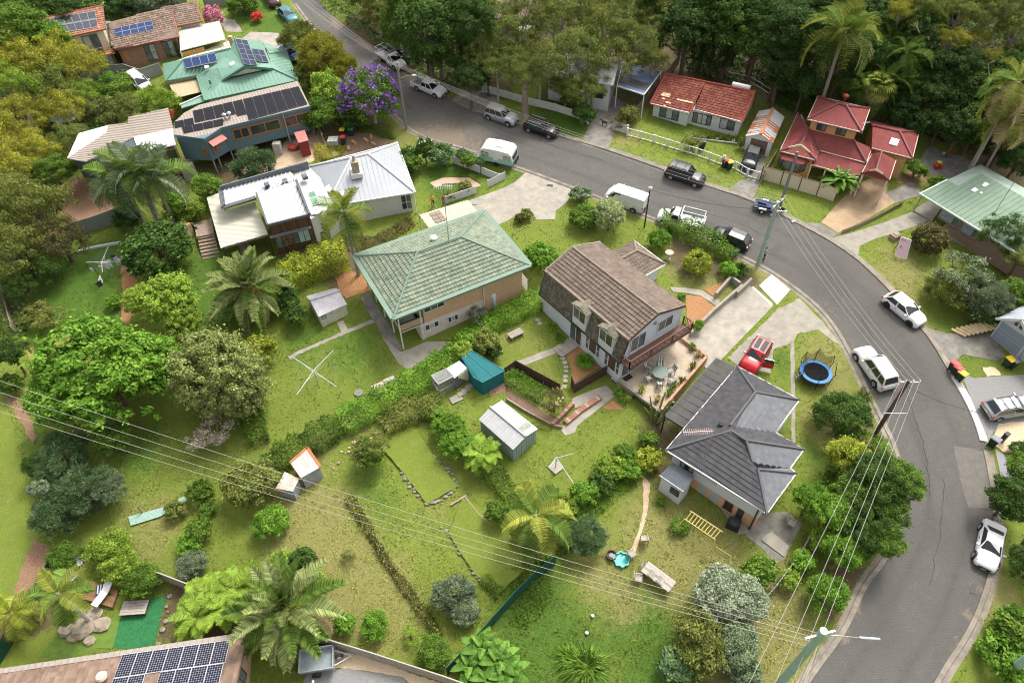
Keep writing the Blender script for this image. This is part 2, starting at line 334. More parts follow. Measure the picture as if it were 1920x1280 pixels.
# driveways, paths, beds
sheet('driveway',[(986,323),(1072,356),(1064,378),(1042,396),(1041,411),(1006,412),(1001,404),(985,392),(950,415),(925,425),(905,400),(880,395),(868,380),(945,352),(965,342)],CONCL,.03)
sheet('driveway',[(1405,535),(1450,573),(1337,690),(1322,690),(1270,640),(1300,618)],CONCL,.03)
sheet('driveway_apron',[(1447,514),(1482,543),(1457,571),(1423,535)],CONCW,.035)
sheet('driveway_edge',[(1409,538),(1413,537),(1449,569),(1447,574)],CONCW,.04)
sheet('driveway',[(1456,580),(1480,570),(1499,558),(1550,612),(1576,645),(1562,640),(1535,617),(1495,625),(1488,642),(1450,655),(1445,700),(1390,690),(1365,670),(1440,598)],CONC,.02,.08)
sheet('path',[(1482,640),(1489,640),(1491,740),(1491,830),(1484,830),(1483,740)],CONC,.02,.04)
sheet('driveway',[(1540,417),(1565,387),(1600,350),(1640,330),(1668,345),(1660,362),(1680,379),(1625,411),(1571,437)],SALM,.03)
sheet('driveway_apron',[(1510,417),(1540,419),(1571,438),(1561,446)],CONCD,.03)
sheet('path',[(1660,362),(1690,349),(1707,341),(1726,350),(1724,367),(1680,380)],CONCD,.035)
sheet('driveway',[(1562,446),(1615,431),(1665,414),(1710,397),(1741,413),(1727,421),(1675,437),(1640,448),(1612,461),(1609,480)],CONC,.03)
sheet('path',[(1727,421),(1746,415),(1842,467),(1832,473)],CONC,.04)
sheet('carport_floor',[(1712,394),(1744,374),(1768,386),(1748,415)],CONC,.14)
sheet('driveway',[(1739,615),(1780,626),(1844,622),(1860,627),(1886,668),(1869,676),(1805,664),(1796,673),(1781,676),(1752,635)],CONCD,.03)
sheet('driveway',[(1802,701),(1828,708),(1872,705),(1920,702),(1960,702),(1960,790),(1920,791),(1875,793),(1862,812),(1854,826),(1830,768)],GASPH,.03)
sheet('driveway',[(1866,842),(1895,860),(1925,872),(1910,895),(1878,899)],mat('mauve_grey_seal',(.26,.25,.27),.9,var=.08,sc_=5),.03)
sheet('gravel_bed',[(1874,794),(1920,789),(1950,790),(1950,822),(1920,822),(1907,848),(1880,846),(1864,833),(1866,811)],GRAV,.05,.06)
sheet('gravel_bed',[(1842,688),(1865,688),(1878,702),(1850,706)],GRAV,.05,.08)
sheet('driveway',[(1080,300),(1092,262),(1118,205),(1150,180),(1175,195),(1152,222),(1148,262),(1140,278),(1120,272)],CONCD,.02,.05)
sheet('driveway',[(870,225),(905,205),(935,195),(930,165),(885,170),(850,182)],CONCD,.02,.08)
sheet('driveway',[(430,90),(470,60),(520,62),(545,80),(560,100),(520,90),(470,110)],CONCL,.02,.08)
sheet('driveway',[(400,30),(440,38),(455,60),(425,60)],CONCL,.02,.08)
sheet('path',[(1205,890),(1219,905),(1214,960),(1200,1010),(1190,1035),(1183,1032),(1195,1000),(1207,958)],SAND,.012,.06)
sheet('concrete_patio',[(1397,1003),(1410,985),(1431,963),(1474,958),(1505,980),(1488,1012),(1472,1046),(1456,1056),(1446,1048),(1432,1030)],CONCD,.03)
sheet('concrete_slab',[(1430,1006),(1447,996),(1480,1023),(1470,1043),(1428,1012)],CONC,.12)
sheet('path',[(1330,925),(1345,920),(1362,945),(1378,958),(1400,985),(1405,1000),(1385,1000),(1360,965)],CONC,.02,.06)
sheet('patio',[(716,631),(747,681),(766,693),(800,674),(850,640),(800,640),(752,660)],CONCL,.03)
sheet('path',[(676,557),(692,548),(757,655),(735,660),(716,631),(706,606),(697,598)],CONCD,.025,.03)
sheet('path',[(540,668),(560,657),(600,640),(697,598),(704,604),(640,629),(560,664),(544,674)],CONC,.025,.05)
sheet('path',[(631,603),(643,600),(653,618),(641,625)],CONC,.03)
sheet('bark_bed',[(625,500),(665,510),(700,520),(690,548),(668,552),(650,560),(634,545)],MULCH,.03,.12)
sheet('bark_bed',[(1284,552),(1314,555),(1341,575),(1307,611),(1300,618),(1291,614),(1287,576)],MULCH,.05,.06)
sheet('bark_bed',[(1320,543),(1345,532),(1363,523),(1360,535),(1338,555)],MULCH,.05,.06)
sheet('path',[(1256,538),(1283,539),(1316,544),(1337,557),(1351,563),(1344,575),(1332,566),(1314,554),(1285,549),(1262,547)],CONCL,.07)
sheet('bark_bed',[(1057,657),(1076,640),(1122,682),(1122,690),(1077,718),(1072,714),(1071,690),(1067,676)],MULCH,.05,.05)
sheet('path',[(967,678),(1045,649),(1057,658),(1029,667),(985,684)],CONCL,.035,.03)
sheet('ramp',[(1072,747),(1100,735),(1135,722),(1152,736),(1125,746),(1078,765)],CONCL,.06)
sheet('ramp',[(1136,732),(1153,742),(1082,798),(1078,811),(1060,816),(1050,803),(1058,795),(1120,752)],CONCL,.03)
sheet('soil_bed',[(948,720),(965,735),(1050,790),(1056,802),(1035,797),(985,770),(950,748)],SOIL,.03,.06)
sheet('bark_bed',[(1128,766),(1150,750),(1170,768),(1148,768)],MULCH,.03,.05)
sheet('soil_bed',[(915,728),(950,712),(952,735),(918,742)],BARK,.03,.08)
sheet('bark_bed',[(228,498),(245,500),(258,530),(256,580),(240,605),(225,600),(232,560)],MULCH,.02,.15)
sheet('bark_bed',[(48,655),(90,640),(140,630),(130,650),(105,668),(60,690)],MULCH,.02,.15)
sheet('bark_bed',[(108,385),(135,342),(150,330),(190,360),(225,395),(150,418),(125,415)],BARK,.02,.15)
sheet('sandy_yard',[(455,312),(520,292),(545,240),(600,245),(612,268),(640,290),(600,300),(540,312),(480,332),(452,360),(430,350)],SAND,.02,.2)
sheet('soil_bed',[(640,250),(700,235),(735,262),(720,285),(640,296)],SOIL,.016,.2)
sheet('gravel_yard',[(622,1214),(690,1232),(832,1282),(900,1310),(780,1310),(755,1268),(655,1253),(624,1251)],GRAV,.02,.05)
sheet('driveway',[(560,1300),(575,1262),(610,1255),(655,1253),(755,1268),(800,1310),(700,1340),(560,1340)],GASPH,.02)
sheet('lawn',[(74,1231),(95,1205),(122,1170),(200,1172),(226,1143),(236,1150),(214,1213),(180,1215),(136,1233)],TURF2,.02)
sheet('turf',[(227,1152),(250,1130),(311,1116),(288,1214),(250,1218),(212,1213)],TURF,.03)
sheet('soil_bed',[(66,1008),(108,1032),(84,1082),(42,1132),(0,1235),(-40,1240),(0,1160),(30,1100),(50,1040)],BARK,.015,.2)
sheet('soil_bed',[(5,742),(45,748),(66,815),(62,832),(44,800),(20,765)],BARK,.015,.15)
sheet('brick_path',[(806,343),(830,333),(880,333),(903,348),(890,352),(872,342),(835,344),(816,352)],mat('brick_paving',(.42,.21,.14),.9,sc_=9,col2=(.62,.45,.35),bump=.5),.03,.03)
sheet('concrete_yard',[(1722,305),(1740,275),(1800,292),(1830,305),(1812,335),(1760,340)],CONCD,.02,.04)
sheet('garden_path',[(1680,342),(1702,345),(1740,340),(1732,318),(1700,322)],BARK,.02,.1)
sheet('garage_driveway',[(1385,325),(1398,282),(1440,285),(1432,318),(1425,335)],CONCD,.015,.1)
sheet('walk',[(1368,352),(1398,333),(1428,340),(1412,371)],CONCD,.015,.06)
RPM=mat('asphalt_patch',(.085,.081,.075),.95,var=.15,sc_=3,bump=.3,bsc=40);RPL=mat('worn_asphalt',(.132,.122,.106),.95,var=.15,sc_=2,bump=.3,bsc=40)
for q in([(1440,470),(1462,455),(1470,463),(1448,478)],[(1705,760),(1735,752),(1742,766),(1712,775)],[(1225,345),(1262,352),(1258,360),(1222,353)],[(1822,1092),(1832,1094),(1828,1112),(1818,1110)]):sheet('road_patch',q,RPM,.062,.04,thick=.012)
sheet('road_patch',[(1788,835),(1845,845),(1858,905),(1862,955),(1815,950),(1798,890)],RPL,.056,.05,thick=.01)
CRK=mat('bitumen_seal',(.050,.048,.045),.9,var=.1)
for q in([(1280,388),(1330,402),(1390,420),(1450,452)],[(1520,480),(1560,520),(1600,570),(1640,640)],[(1690,700),(1712,770),(1735,850),(1745,930)],[(880,225),(960,262),(1040,292)],[(1770,900),(1765,1000),(1740,1100)],[(1010,262),(1060,285),(1130,300)]):
 pts=resamp(smooth(gl(q),1),.5);pts=[V((p.x+rnd.uniform(-.12,.12),p.y+rnd.uniform(-.12,.12),0))for p in pts];b=M();prev=None
 for p in pts:z=gz(p.x,p.y)+.068;cur=(V((p.x-.03,p.y,z)),V((p.x+.03,p.y+.02,z)));prev and b.quad(prev[0],prev[1],cur[1],cur[0]);prev=cur
 b.o('road_crack',CRK)['kind']='structure'
sheet('lawn_terrace',[(728,800),(770,790),(812,852),(858,912),(800,944),(757,886),(715,838)],GRASS,.22,.05);sheet('lawn_terrace',[(868,932),(900,950),(985,1005),(980,1072),(937,1110),(895,1080),(868,1042),(842,1000)],GRASS,.20,.05)
# building helpers
def newell(p):
 n=V((0,0,0))
 for a,b in zip(p,p[1:]+p[:1]):n+=V(((a.y-b.y)*(a.z+b.z),(a.z-b.z)*(a.x+b.x),(a.x-b.x)*(a.y+b.y)))
 n.normalize();return n if n.z>=0 else-n
def up(p):
 n=V((0,0,0))
 for a,b in zip(p,p[1:]+p[:1]):n+=V(((a.y-b.y)*(a.z+b.z),(a.z-b.z)*(a.x+b.x),(a.x-b.x)*(a.y+b.y)))
 return p if n.z>=0 else p[::-1]
def RZ(px,py,a,b,pitch):
 """ridge point seen at a pixel, as high as a roof of this pitch rises from the eave a-b"""
 a,b=V(a),V(b);ze=a.z;d=(b-a);d.z=0;d.normalize();t=math.tan(R(pitch));lo,hi=ze,ze+9
 for _ in range(40):
  z=(lo+hi)/2;q=A(px,py,z)-a;q.z=0;dist=(q-d*q.dot(d)).length
  if dist*t>z-ze:lo=z
  else:hi=z
 return A(px,py,z)
def frame2(poly):
 n=newell(poly);dn=V((0,0,-1));dn=dn-n*dn.dot(n)
 if dn.length<1e-4:dn=V((0,-1,0))-n*n.y*-1
 dn.normalize();ac=n.cross(dn);o=sum((V(p)for p in poly),V((0,0,0)))/len(poly)
 return o,n,dn,ac
def spans(uv,d,axis=1):
 k=1-axis;xs_=[]
 for(a,b)in zip(uv,uv[1:]+uv[:1]):
  if(a[axis]-d)*(b[axis]-d)<0:t=(d-a[axis])/(b[axis]-a[axis]);xs_.append(a[k]+t*(b[k]-a[k]))
 xs_.sort();return list(zip(xs_[::2],xs_[1::2]))
def tiles(b,poly,tw=.36,tl=.36,lift=.045,roll=.0,base=.012,cc=None):
 o,n,dn,ac=frame2(poly);uv=[((p-o).dot(ac),(p-o).dot(dn))for p in poly]
 d0,d1=min(q[1]for q in uv),max(q[1]for q in uv);d=d1
 row=0
 while d>d0+.05:
  top=max(d-tl,d0);m_=(d+top)/2
  for s0,s1 in spans(uv,m_):
   k0=math.floor(s0/tw);off=.5*(row%2)if cc=='stag' else 0
   k=k0-1
   while(k+off)*tw<s1:
    u0,u1=max(s0,(k+off)*tw),min(s1,(k+1+off)*tw)-.012;k+=1
    if u1-u0<.05:continue
    hl=lift+rnd.uniform(-.008,.012);c=rnd.random()
    P_=lambda u,e,h:o+ac*u+dn*e+n*h
    if roll:
     um=u0+(u1-u0)*.72
     b.add([P_(u0,top,base),P_(um,top,base),P_(u1,top,base+roll),P_(u0,d+.02,hl),P_(um,d+.02,hl),P_(u1,d+.02,hl+roll),P_(u0,d+.02,0),P_(u1,d+.02,0)],((0,3,4,1),(1,4,5,2),(3,6,7,5,4)),0,c)
    else:
     b.add([P_(u0,top,base),P_(u1,top,base),P_(u1,d+.02,hl),P_(u0,d+.02,hl),P_(u0,d+.02,0),P_(u1,d+.02,0)],((0,3,2,1),(3,4,5,2)),0,c)
  d-=tl;row+=1
def ribs(b,poly,pitch=.25,w=.06,h=.045,along=True):
 o,n,dn,ac=frame2(poly)
 if not along:dn,ac=ac,dn
 uv=[((p-o).dot(ac),(p-o).dot(dn))for p in poly];u0,u1=min(q[0]for q in uv),max(q[0]for q in uv)
 u=math.ceil(u0/pitch)*pitch
 while u<u1:
  for s0,s1 in spans(uv,u,0):
   if s1-s0<.1:continue
   c=rnd.random();P_=lambda a,e,hh:o+ac*a+dn*e+n*hh
   b.add([P_(u-w,s0,.002),P_(u-w*.4,s0,h),P_(u+w*.4,s0,h),P_(u+w,s0,.002),P_(u-w,s1,.002),P_(u-w*.4,s1,h),P_(u+w*.4,s1,h),P_(u+w,s1,.002)],((0,4,5,1),(1,5,6,2),(2,6,7,3),(4,7,6,5)),0,c)
  u+=pitch
def roof(parent,faces,m,style='tile',ridge=(),rm=None,fascia=None,fm=None,gw=.16,gh=.16,name='roof',t=.14,**kw):
 b=M();faces=[up([V(p)for p in f])for f in faces]
 for f in faces:b.slab(f,t)
 r_=b.o(name,m,parent);q=M()
 for f in faces:
  if style=='tile':tiles(q,f,**kw)
  elif style=='rib':ribs(q,f,**kw)
 if q.f:q.o({'tile':'roof_tiles','rib':'roof_ribs'}[style],m,r_,kind='stuff')
 if ridge:
  for a,c in ridge:
   g=M();a,c=V(a),V(c);L=(c-a).length;n_=max(1,int(L/.45));d=(c-a)/n_
   for i in range(n_):g.tube([a+d*i+V((0,0,.03)),a+d*(i+1.06)+V((0,0,.045))],.13,6)
   g.o('ridge_capping',rm or m,r_)
 if fascia:
  for a,c in fascia:
   g=M();a,c=V(a),V(c);d=(c-a).normalized();g.beam(a-d*.03,c+d*.03,gw,gh);g.o('gutter',fm or rm or m,r_)
 return r_
def inset(poly,d):
 """shrink a plan polygon by d on every side"""
 p=[V((q[0],q[1],0))for q in poly];a=sum(u.x*v.y-v.x*u.y for u,v in zip(p,p[1:]+p[:1]))
 if a<0:p.reverse()
 n=len(p);out=[]
 for i in range(n):
  p0,p1,p2=p[i-1],p[i],p[(i+1)%n];e1=(p1-p0).normalized();e2=(p2-p1).normalized();n1=V((-e1.y,e1.x,0));n2=V((-e2.y,e2.x,0))
  k=1+n1.dot(n2);out.append(p1+(n1+n2)*(d/max(.25,k)))
 return out
def walls(parent,poly,z0,z1,m,name='wall'):
 b=M();p=[V((q[0],q[1],0))for q in poly]
 if sum(u.x*v.y-v.x*u.y for u,v in zip(p,p[1:]+p[:1]))<0:p.reverse()
 b.prism(p,z0,z1);return b.o(name,m,parent)
def facing(a,b):
 n=V((b[1]-a[1],a[0]-b[0],0)).normalized();m_=V(((a[0]+b[0])/2,(a[1]+b[1])/2,0))
 return n if(V((0,0,0))-m_).dot(n)>0 else-n
def wbox(a,b,tl,br):
 """rect on the wall a-b between two pixels: s0,s1 along, z0,z1"""
 d=V((b[0]-a[0],b[1]-a[1],0)).normalized();p,q=onwall(*tl,a,b),onwall(*br,a,b);o=V((a[0],a[1],0))
 s0,s1=sorted(((p-o).dot(d),(q-o).dot(d)));z0,z1=sorted((p.z,q.z));return d,s0,s1,z0,z1
def window(parent,a,b,tl,br,fr,gl_,n=2,fw=.07,dep=.05,out=.0,sill=None,bars=0,rect=None):
 d,s0,s1,z0,z1=wbox(a,b,tl,br)if rect is None else(V((b[0]-a[0],b[1]-a[1],0)).normalized(),*rect)
 nn=facing(a,b);o=V((a[0],a[1],0))+nn*(.012+out)
 P_=lambda s,z,e=0:o+d*s+V((0,0,z))+nn*e
 f=M();mid=dep/2
 f.beam(P_(s0,z0,mid),P_(s0,z1,mid),fw,dep,up=nn);f.beam(P_(s1,z0,mid),P_(s1,z1,mid),fw,dep,up=nn)
 f.beam(P_(s0,z1,mid),P_(s1,z1,mid),fw,dep,up=nn);f.beam(P_(s0,z0,mid),P_(s1,z0,mid),fw,dep,up=nn)
 for i in range(1,n):s=s0+(s1-s0)*i/n;f.beam(P_(s,z0,mid),P_(s,z1,mid),fw*.8,dep,up=nn)
 for i in range(bars):z=z0+(z1-z0)*(i+1)/(bars+1);f.beam(P_(s0,z,mid),P_(s1,z,mid),fw*.6,dep,up=nn)
 wo=f.o('window',fr,parent)
 for i in range(n):
  g=M();u,v=s0+(s1-s0)*i/n,s0+(s1-s0)*(i+1)/n;g.slab([P_(u,z0,.02),P_(v,z0,.02),P_(v,z1,.02),P_(u,z1,.02)],.02,off=-nn)
  g.o('pane',gl_[i%len(gl_)]if isinstance(gl_,(list,tuple))else gl_,wo)
 if sill:g=M();g.beam(P_(s0-.08,z0-.06,.08),P_(s1+.08,z0-.06,.08),.16,.09);g.o('sill',sill,wo)
 return wo
def door(parent,a,b,tl,br,m,fr=None,name='door',handle=True):
 d,s0,s1,z0,z1=wbox(a,b,tl,br);nn=facing(a,b);o=V((a[0],a[1],0))+nn*.01
 P_=lambda s,z,e=0:o+d*s+V((0,0,z))+nn*e
 g=M();g.slab([P_(s0,z0,.05),P_(s1,z0,.05),P_(s1,z1,.05),P_(s0,z1,.05)],.06,off=-nn);r_=g.o(name,m,parent)
 if fr:
  f=M();f.beam(P_(s0,z0,.03),P_(s0,z1,.03),.08,.08,up=nn);f.beam(P_(s1,z0,.03),P_(s1,z1,.03),.08,.08,up=nn);f.beam(P_(s0,z1,.03),P_(s1,z1,.03),.08,.08,up=nn);f.o('frame',fr,r_)
 return r_
def solarmat(name,cell,line,nx=6,ny=10,lw=.05,diamonds=False):
 m=bpy.data.materials.new(name);m.use_nodes=True;n=m.node_tree.nodes;l=m.node_tree.links;b=n['Principled BSDF']
 b.inputs['Roughness'].default_value=.35;b.inputs['Specular IOR Level'].default_value=.08
 uv=n.new('ShaderNodeUVMap');s=n.new('ShaderNodeSeparateXYZ');l.new(uv.outputs[0],s.inputs[0])
 def mth(op,a,c=None):
  q=n.new('ShaderNodeMath');q.operation=op
  for i,x in((0,a),(1,c)):
   if x is None:continue
   if isinstance(x,(int,float)):q.inputs[i].default_value=x
   else:l.new(x,q.inputs[i])
  return q.outputs[0]
 def edge(ax,k):f=mth('FRACT',mth('MULTIPLY',s.outputs[ax],k));return mth('ABSOLUTE',mth('SUBTRACT',f,.5))
 ex,ey=edge('X',nx),edge('Y',ny)
 e=mth('GREATER_THAN',mth('MAXIMUM',ex,ey),.5-lw)
 if diamonds:e=mth('MAXIMUM',e,mth('GREATER_THAN',mth('ADD',ex,ey),.84))
 mx=n.new('ShaderNodeMix');mx.data_type='RGBA';mx.inputs[6].default_value=(*cell,1);mx.inputs[7].default_value=(*line,1);l.new(e,mx.inputs[0]);l.new(mx.outputs[2],b.inputs['Base Color'])
 MATS[name]=m;return m
def solar(parent,poly,q,nx,ny,m,fr,skip=(),raise_=.1):
 """solar panels on the roof plane of poly: q = four pixel corners (far-left, far-right, near-right, near-left)"""
 o,n,dn,ac=frame2([V(p)for p in poly]);c=[onplane(x,y,o+n*raise_,n)for x,y in q]
 for j in range(ny):
  for i in range(nx):
   if(i,j)in skip:continue
   def B(u,v):return c[0].lerp(c[1],u).lerp(c[3].lerp(c[2],u),v)
   e=.012/max(1,nx);g=.02
   u0,u1,v0,v1=(i+g)/nx,(i+1-g)/nx,(j+g)/ny,(j+1-g)/ny
   k=[B(u0,v0),B(u1,v0),B(u1,v1),B(u0,v1)];b=M();b.slab(up(k),.05,1,off=-n)
   ce=sum(k,V((0,0,0)))/4;kk=[p.lerp(ce,.045)+n*.006 for p in k]
   b.add(kk,((0,1,2,3),)if newell(kk).dot(n)>0 and up(kk)==kk else((3,2,1,0),),0)
   ob=b.o('solar_panel',[m,fr],parent);me=ob.data;uvl=me.uv_layers.new(name='UVMap');fz=len(me.polygons)-1;P_=me.polygons[fz]
   co_={0:(0,1),1:(1,1),2:(1,0),3:(0,0)};base_=len(me.vertices)-4
   for li in P_.loop_indices:uvl.data[li].uv=co_[me.loops[li].vertex_index-base_]
def railing(parent,pts,z,h=1.0,m=None,posts=1.2,bars=0.0,r=.04,name='railing',rails=(1.0,.1)):
 b=M()
 for a,c in zip(pts[:-1],pts[1:]):
  a=V((a[0],a[1],z));c=V((c[0],c[1],z));L=(c-a).length;n_=max(1,round(L/posts))
  for k in rails:b.beam(a+V((0,0,h*k)),c+V((0,0,h*k)),r*2,r*1.6)
  for i in range(n_+1):p=a.lerp(c,i/n_);b.beam(p,p+V((0,0,h)),r*2,r*2)
  if bars:
   nb=int(L/bars)
   for i in range(nb):p=a.lerp(c,(i+.5)/nb);b.beam(p+V((0,0,.1)),p+V((0,0,h)),r*.8,r*.8)
 return b.o(name,m,parent)
def steps(parent,a,b,c,d,z0,z1,n,m):
 """n treads rising from edge a-b (z0) to edge d-c (z1)"""
 for i in range(n):
  t0,t1=i/n,(i+1)/n;k=M();P_=[V(a).lerp(V(d),t0),V(b).lerp(V(c),t0),V(b).lerp(V(c),t1),V(a).lerp(V(d),t1)]
  k.prism(P_ if sum(u.x*v.y-v.x*u.y for u,v in zip(P_,P_[1:]+P_[:1]))>0 else P_[::-1],z0-.3,z0+(z1-z0)*(i+1)/n);k.o('step',m,parent)
  # shared building materials
WHITE=mat('white_paint',(.62,.62,.605),.6,var=.05);WHITEB=mat('white_boards',(.60,.61,.60),.6,var=.04,wave=.18)
CREAM=mat('cream_paint',(.66,.60,.46),.6,var=.05);TRIMW=mat('white_trim',(.66,.66,.645),.5,var=.03);BLACKM=mat('black_frame',(.02,.02,.022),.5,var=.1)
GLASS=mat('window_glass',(.035,.045,.05),.08,var=.4,sc_=.7,spec=.7);GLASSL=mat('curtained_glass',(.36,.38,.37),.2,var=.3,sc_=2.5,spec=.6);GLASSM=mat('grey_glass',(.10,.12,.13),.1,var=.5,sc_=1.2,spec=.7)
BRICKO=brickmat('orange_brick',(.50,.29,.15),(.60,.38,.21),(.52,.42,.32));BRICKR=brickmat('red_brown_brick',(.20,.085,.055),(.30,.14,.09),(.35,.28,.22));BRICKD=brickmat('brown_brick',(.19,.12,.085),(.26,.17,.12),(.30,.25,.20))
TIMB=mat('weathered_timber',(.26,.20,.15),.85,var=.3,sc_=5,bump=.3,att=.2);TIMBD=mat('dark_stained_timber',(.085,.042,.024),.6,var=.35,sc_=5,att=.35);TIMBO=mat('oiled_timber',(.42,.18,.06),.6,var=.2,sc_=4)
ALU=mat('aluminium',(.34,.35,.36),.5,.3,var=.08);GREYM=mat('grey_metal',(.22,.23,.24),.5,.3,var=.1);GALV=mat('galvanised_steel',(.42,.44,.45),.45,.5,var=.2,sc_=3)
# houses
def Az(z,*px):return[A(x,y,z)for x,y in px]
def tagstr(*a):return T(*a)
PANB=solarmat('black_solar',(.012,.013,.017),(.020,.021,.025),6,12,.03);PANBL=solarmat('blue_solar',(.02,.04,.12),(.16,.19,.26),6,1,.035)
PANG=solarmat('striped_solar',(.055,.062,.078),(.20,.21,.22),6,1,.05);PANN=solarmat('cell_solar',(.010,.011,.024),(.34,.35,.38),6,10,.04,True);PAND=solarmat('navy_solar',(.012,.020,.055),(.05,.06,.09),6,10,.03)
# house with the green tiled hip roof
def house_green_tile():
 b0=G(750,670);H_=T('tiled_house','brick house under a pale green tiled hip roof with a wide green gutter band','house',b0)
 ze=b0.z+4.95;GT=mat('green_roof_tile',(.120,.155,.112),.9,sc_=1.4,col2=(.235,.265,.185),att=.16,bump=.5,bsc=8);GM=mat('green_gutter',(.15,.215,.16),.7,var=.1)
 L,B,Rr,Tt=Az(ze,(662.9,480.9),(736.6,599.4),(995.3,498.5),(907.8,395.9))
 r1,r2=RZ(782.5,472.8,B,Rr,21),RZ(864,444.7,B,Rr,21)
 r2.z=r1.z=(r1.z+r2.z)/2
 roof(H_,[[B,Rr,r2,r1],[L,B,r1],[Rr,Tt,r2],[Tt,L,r1,r2]],GT,'tile',ridge=[(r1,r2),(L,r1),(B,r1),(Rr,r2),(Tt,r2)],rm=GM,tw=.33,tl=.42,lift=.095,roll=.03)
 pl=[L,B,Rr,Tt];i1=inset(pl,.28)
 for k in range(4):
  a,c=inset(pl,.05)[k],inset(pl,.05)[(k+1)%4];g=M();a.z=c.z=ze+.06;g.beam(a,c,.5,.2);g.o('gutter',GM,H_)
  d=inset(pl,-.03);a,c=d[k],d[(k+1)%4];a.z=c.z=ze-.06;g=M();g.beam(a,c,.06,.2);g.o('fascia',WHITE,H_)
 ip=[V((p.x,p.y,0))for p in inset([(p.x,p.y)for p in pl],.65)]
 def near(p):return min(ip,key=lambda q:(q-V((p.x,p.y,0))).length)
 iL,iB,iR,iT=near(L),near(B),near(Rr),near(Tt)
 dx=(iR-iB).normalized();dl=(iL-iB).normalized();c0=iB+dx*2.5;wl=iL+dx*2.2
 zl,zu=b0.z-.4,ze-.05;zm=b0.z+2.35
 PINK=mat('pale_render',(.62,.52,.47),.8,var=.1)
 walls(H_,[iB+dl*.02+dx*2.0+V((0,0,0)),iB+dx*9.0,iB+dx*9.0+dl*3,iB+dl*3+dx*2.0],zl,zm,PINK,'lower_wall')
 walls(H_,[iB+dx*9.04,iR,iT,iL+dx*2.2,iL+dx*2.2-dl*2,iB+dx*9.04+dl*3.0],zl,zm-.003,BRICKO,'lower_brick_wall')
 walls(H_,[c0,iR,iT,wl,iB+dx*2.3+dl*2.5,c0+dl*2.5],zm+.003,zu,BRICKO,'brick_wall')
 g=M();g.prism(up([iB,iB+dx*2.6,iB+dx*2.6+dl*2.4,iB+dl*8.6+dx*2.2,iL,iB])if 0 else[iB,iB+dx*2.45,iB+dx*2.25+dl*2.4,iL+dx*2.15,iL],zm-.12,zm+.0);g.o('balcony_slab',WHITE,H_)
 for a,c in((iB,iB+dx*2.4),(iB,iL)):
  g=M();a2,c2=V((a.x,a.y,zm+.55)),V((c.x,c.y,zm+.55));g.beam(a2,c2,.03,.8,mi=0);g.beam(a2+V((0,0,.45)),c2+V((0,0,.45)),.08,.08,1);g.beam(a2-V((0,0,.45)),c2-V((0,0,.45)),.08,.08,1);g.o('balustrade',[mat('tan_mesh',(.40,.30,.19),.8),BLACKM],H_)
 for p in(iB,iB.lerp(iL,.25),iB.lerp(iL,.5),iB.lerp(iL,.75),iL,iB+dx*2.2):
  g=M();g.beam((p.x,p.y,zl),(p.x,p.y,ze-.1),.13,.13);g.o('post',WHITE,H_)
 a,b=iB,iR
 window(H_,a,b,(794.5,580),(833.5,575),TRIMW,GLASS,3,rect=None)if 0 else None
 d,s0,s1,z0,z1=wbox(a,b,(790,588),(834,563));s0=(onwall(790,586,a,b)-V((a.x,a.y,0))).dot(dx);s1=(onwall(833,570,a,b)-V((a.x,a.y,0))).dot(dx)
 window(H_,a,b,0,0,TRIMW,[GLASS,GLASSM,GLASS],3,rect=(max(s0,2.6),s1,zu-1.25,zu-.35))
 for q in((797,615,822,603),(840,600,858,589)):
  s0=(onwall(q[0],q[1],a,b)-V((a.x,a.y,0))).dot(dx);s1=(onwall(q[2],q[3],a,b)-V((a.x,a.y,0))).dot(dx);z=onwall(q[0],q[1],a,b).z
  window(H_,a,b,0,0,TRIMW,[GLASS,GLASSL],3,rect=(s0,s1,z-.35,z+.35))
 nn=facing(a,b)
 for s in(8.9,):
  p=iB+dx*s+nn*.1;g=M();g.tube([(p.x,p.y,zl),(p.x,p.y,ze-.1)],.06,8);g.o('downpipe',WHITE,H_)
 p=iB+dx*8.1+nn*.25;g=M();g.box((p.x,p.y,zm-1.0),(.9,.4,.8),math.atan2(dx.y,dx.x));g.o('air_conditioner',WHITE,H_)
 p=RZ(814,452,Tt,L,21);g=M();g.lathe((p.x,p.y,p.z-.1),((.12,0),(.12,.3),(.34,.35),(.38,.55),(.25,.72),(.02,.78)),14);g.o('roof_vent',WHITE,H_,smooth=True)
 p=r1.lerp(r2,.72);t=T('antenna','thin grey television antenna mast rising from the green tiled roof','antenna',p);g=M();g.tube([p,p+V((0,0,6.6))],.035,6);g.o('mast',GREYM,t)
 g=M();q=p+V((0,0,6.3));g.beam(q-V((.9,0,0)),q+V((.9,0,0)),.04,.04)
 for i in range(9):g.beam(q+V((-.8+.2*i,-.45,0)),q+V((-.8+.2*i,.45,0)),.025,.025)
 g.o('aerial',ALU,t)
 p=G(925,574);p=V((p.x,p.y,gz(p.x,p.y)));t=T('water_heater','white cylindrical hot water tank standing against the orange brick wall','water heater',p)
 g=M();g.lathe(p,((.3,0),(.32,.05),(.32,1.75),(.26,1.85),(.03,1.9)),16);g.o('tank',WHITE,t,smooth=True);g=M();g.beam(p+V((0,-.34,.2)),p+V((0,-.34,1.5)),.1,.06);g.beam(p+V((-.3,-.2,.9)),p+V((.3,-.2,.9)),.05,.05);g.o('pipe',GREYM,t)
 p,q=G(977,535),G(990,552);t=T('slat_gate','white slatted side gate beside the orange brick wall','gate',p)
 for i in range(6):g=M();g.beam(p+V((0,0,.3+i*.28)),V((q.x,q.y,p.z))+V((0,0,.3+i*.28)),.04,.12);g.o('slat',WHITE,t)
 for s in(p,q):g=M();g.beam((s.x,s.y,p.z-.3),(s.x,s.y,p.z+1.9),.1,.1);g.o('post',GREYM,t)
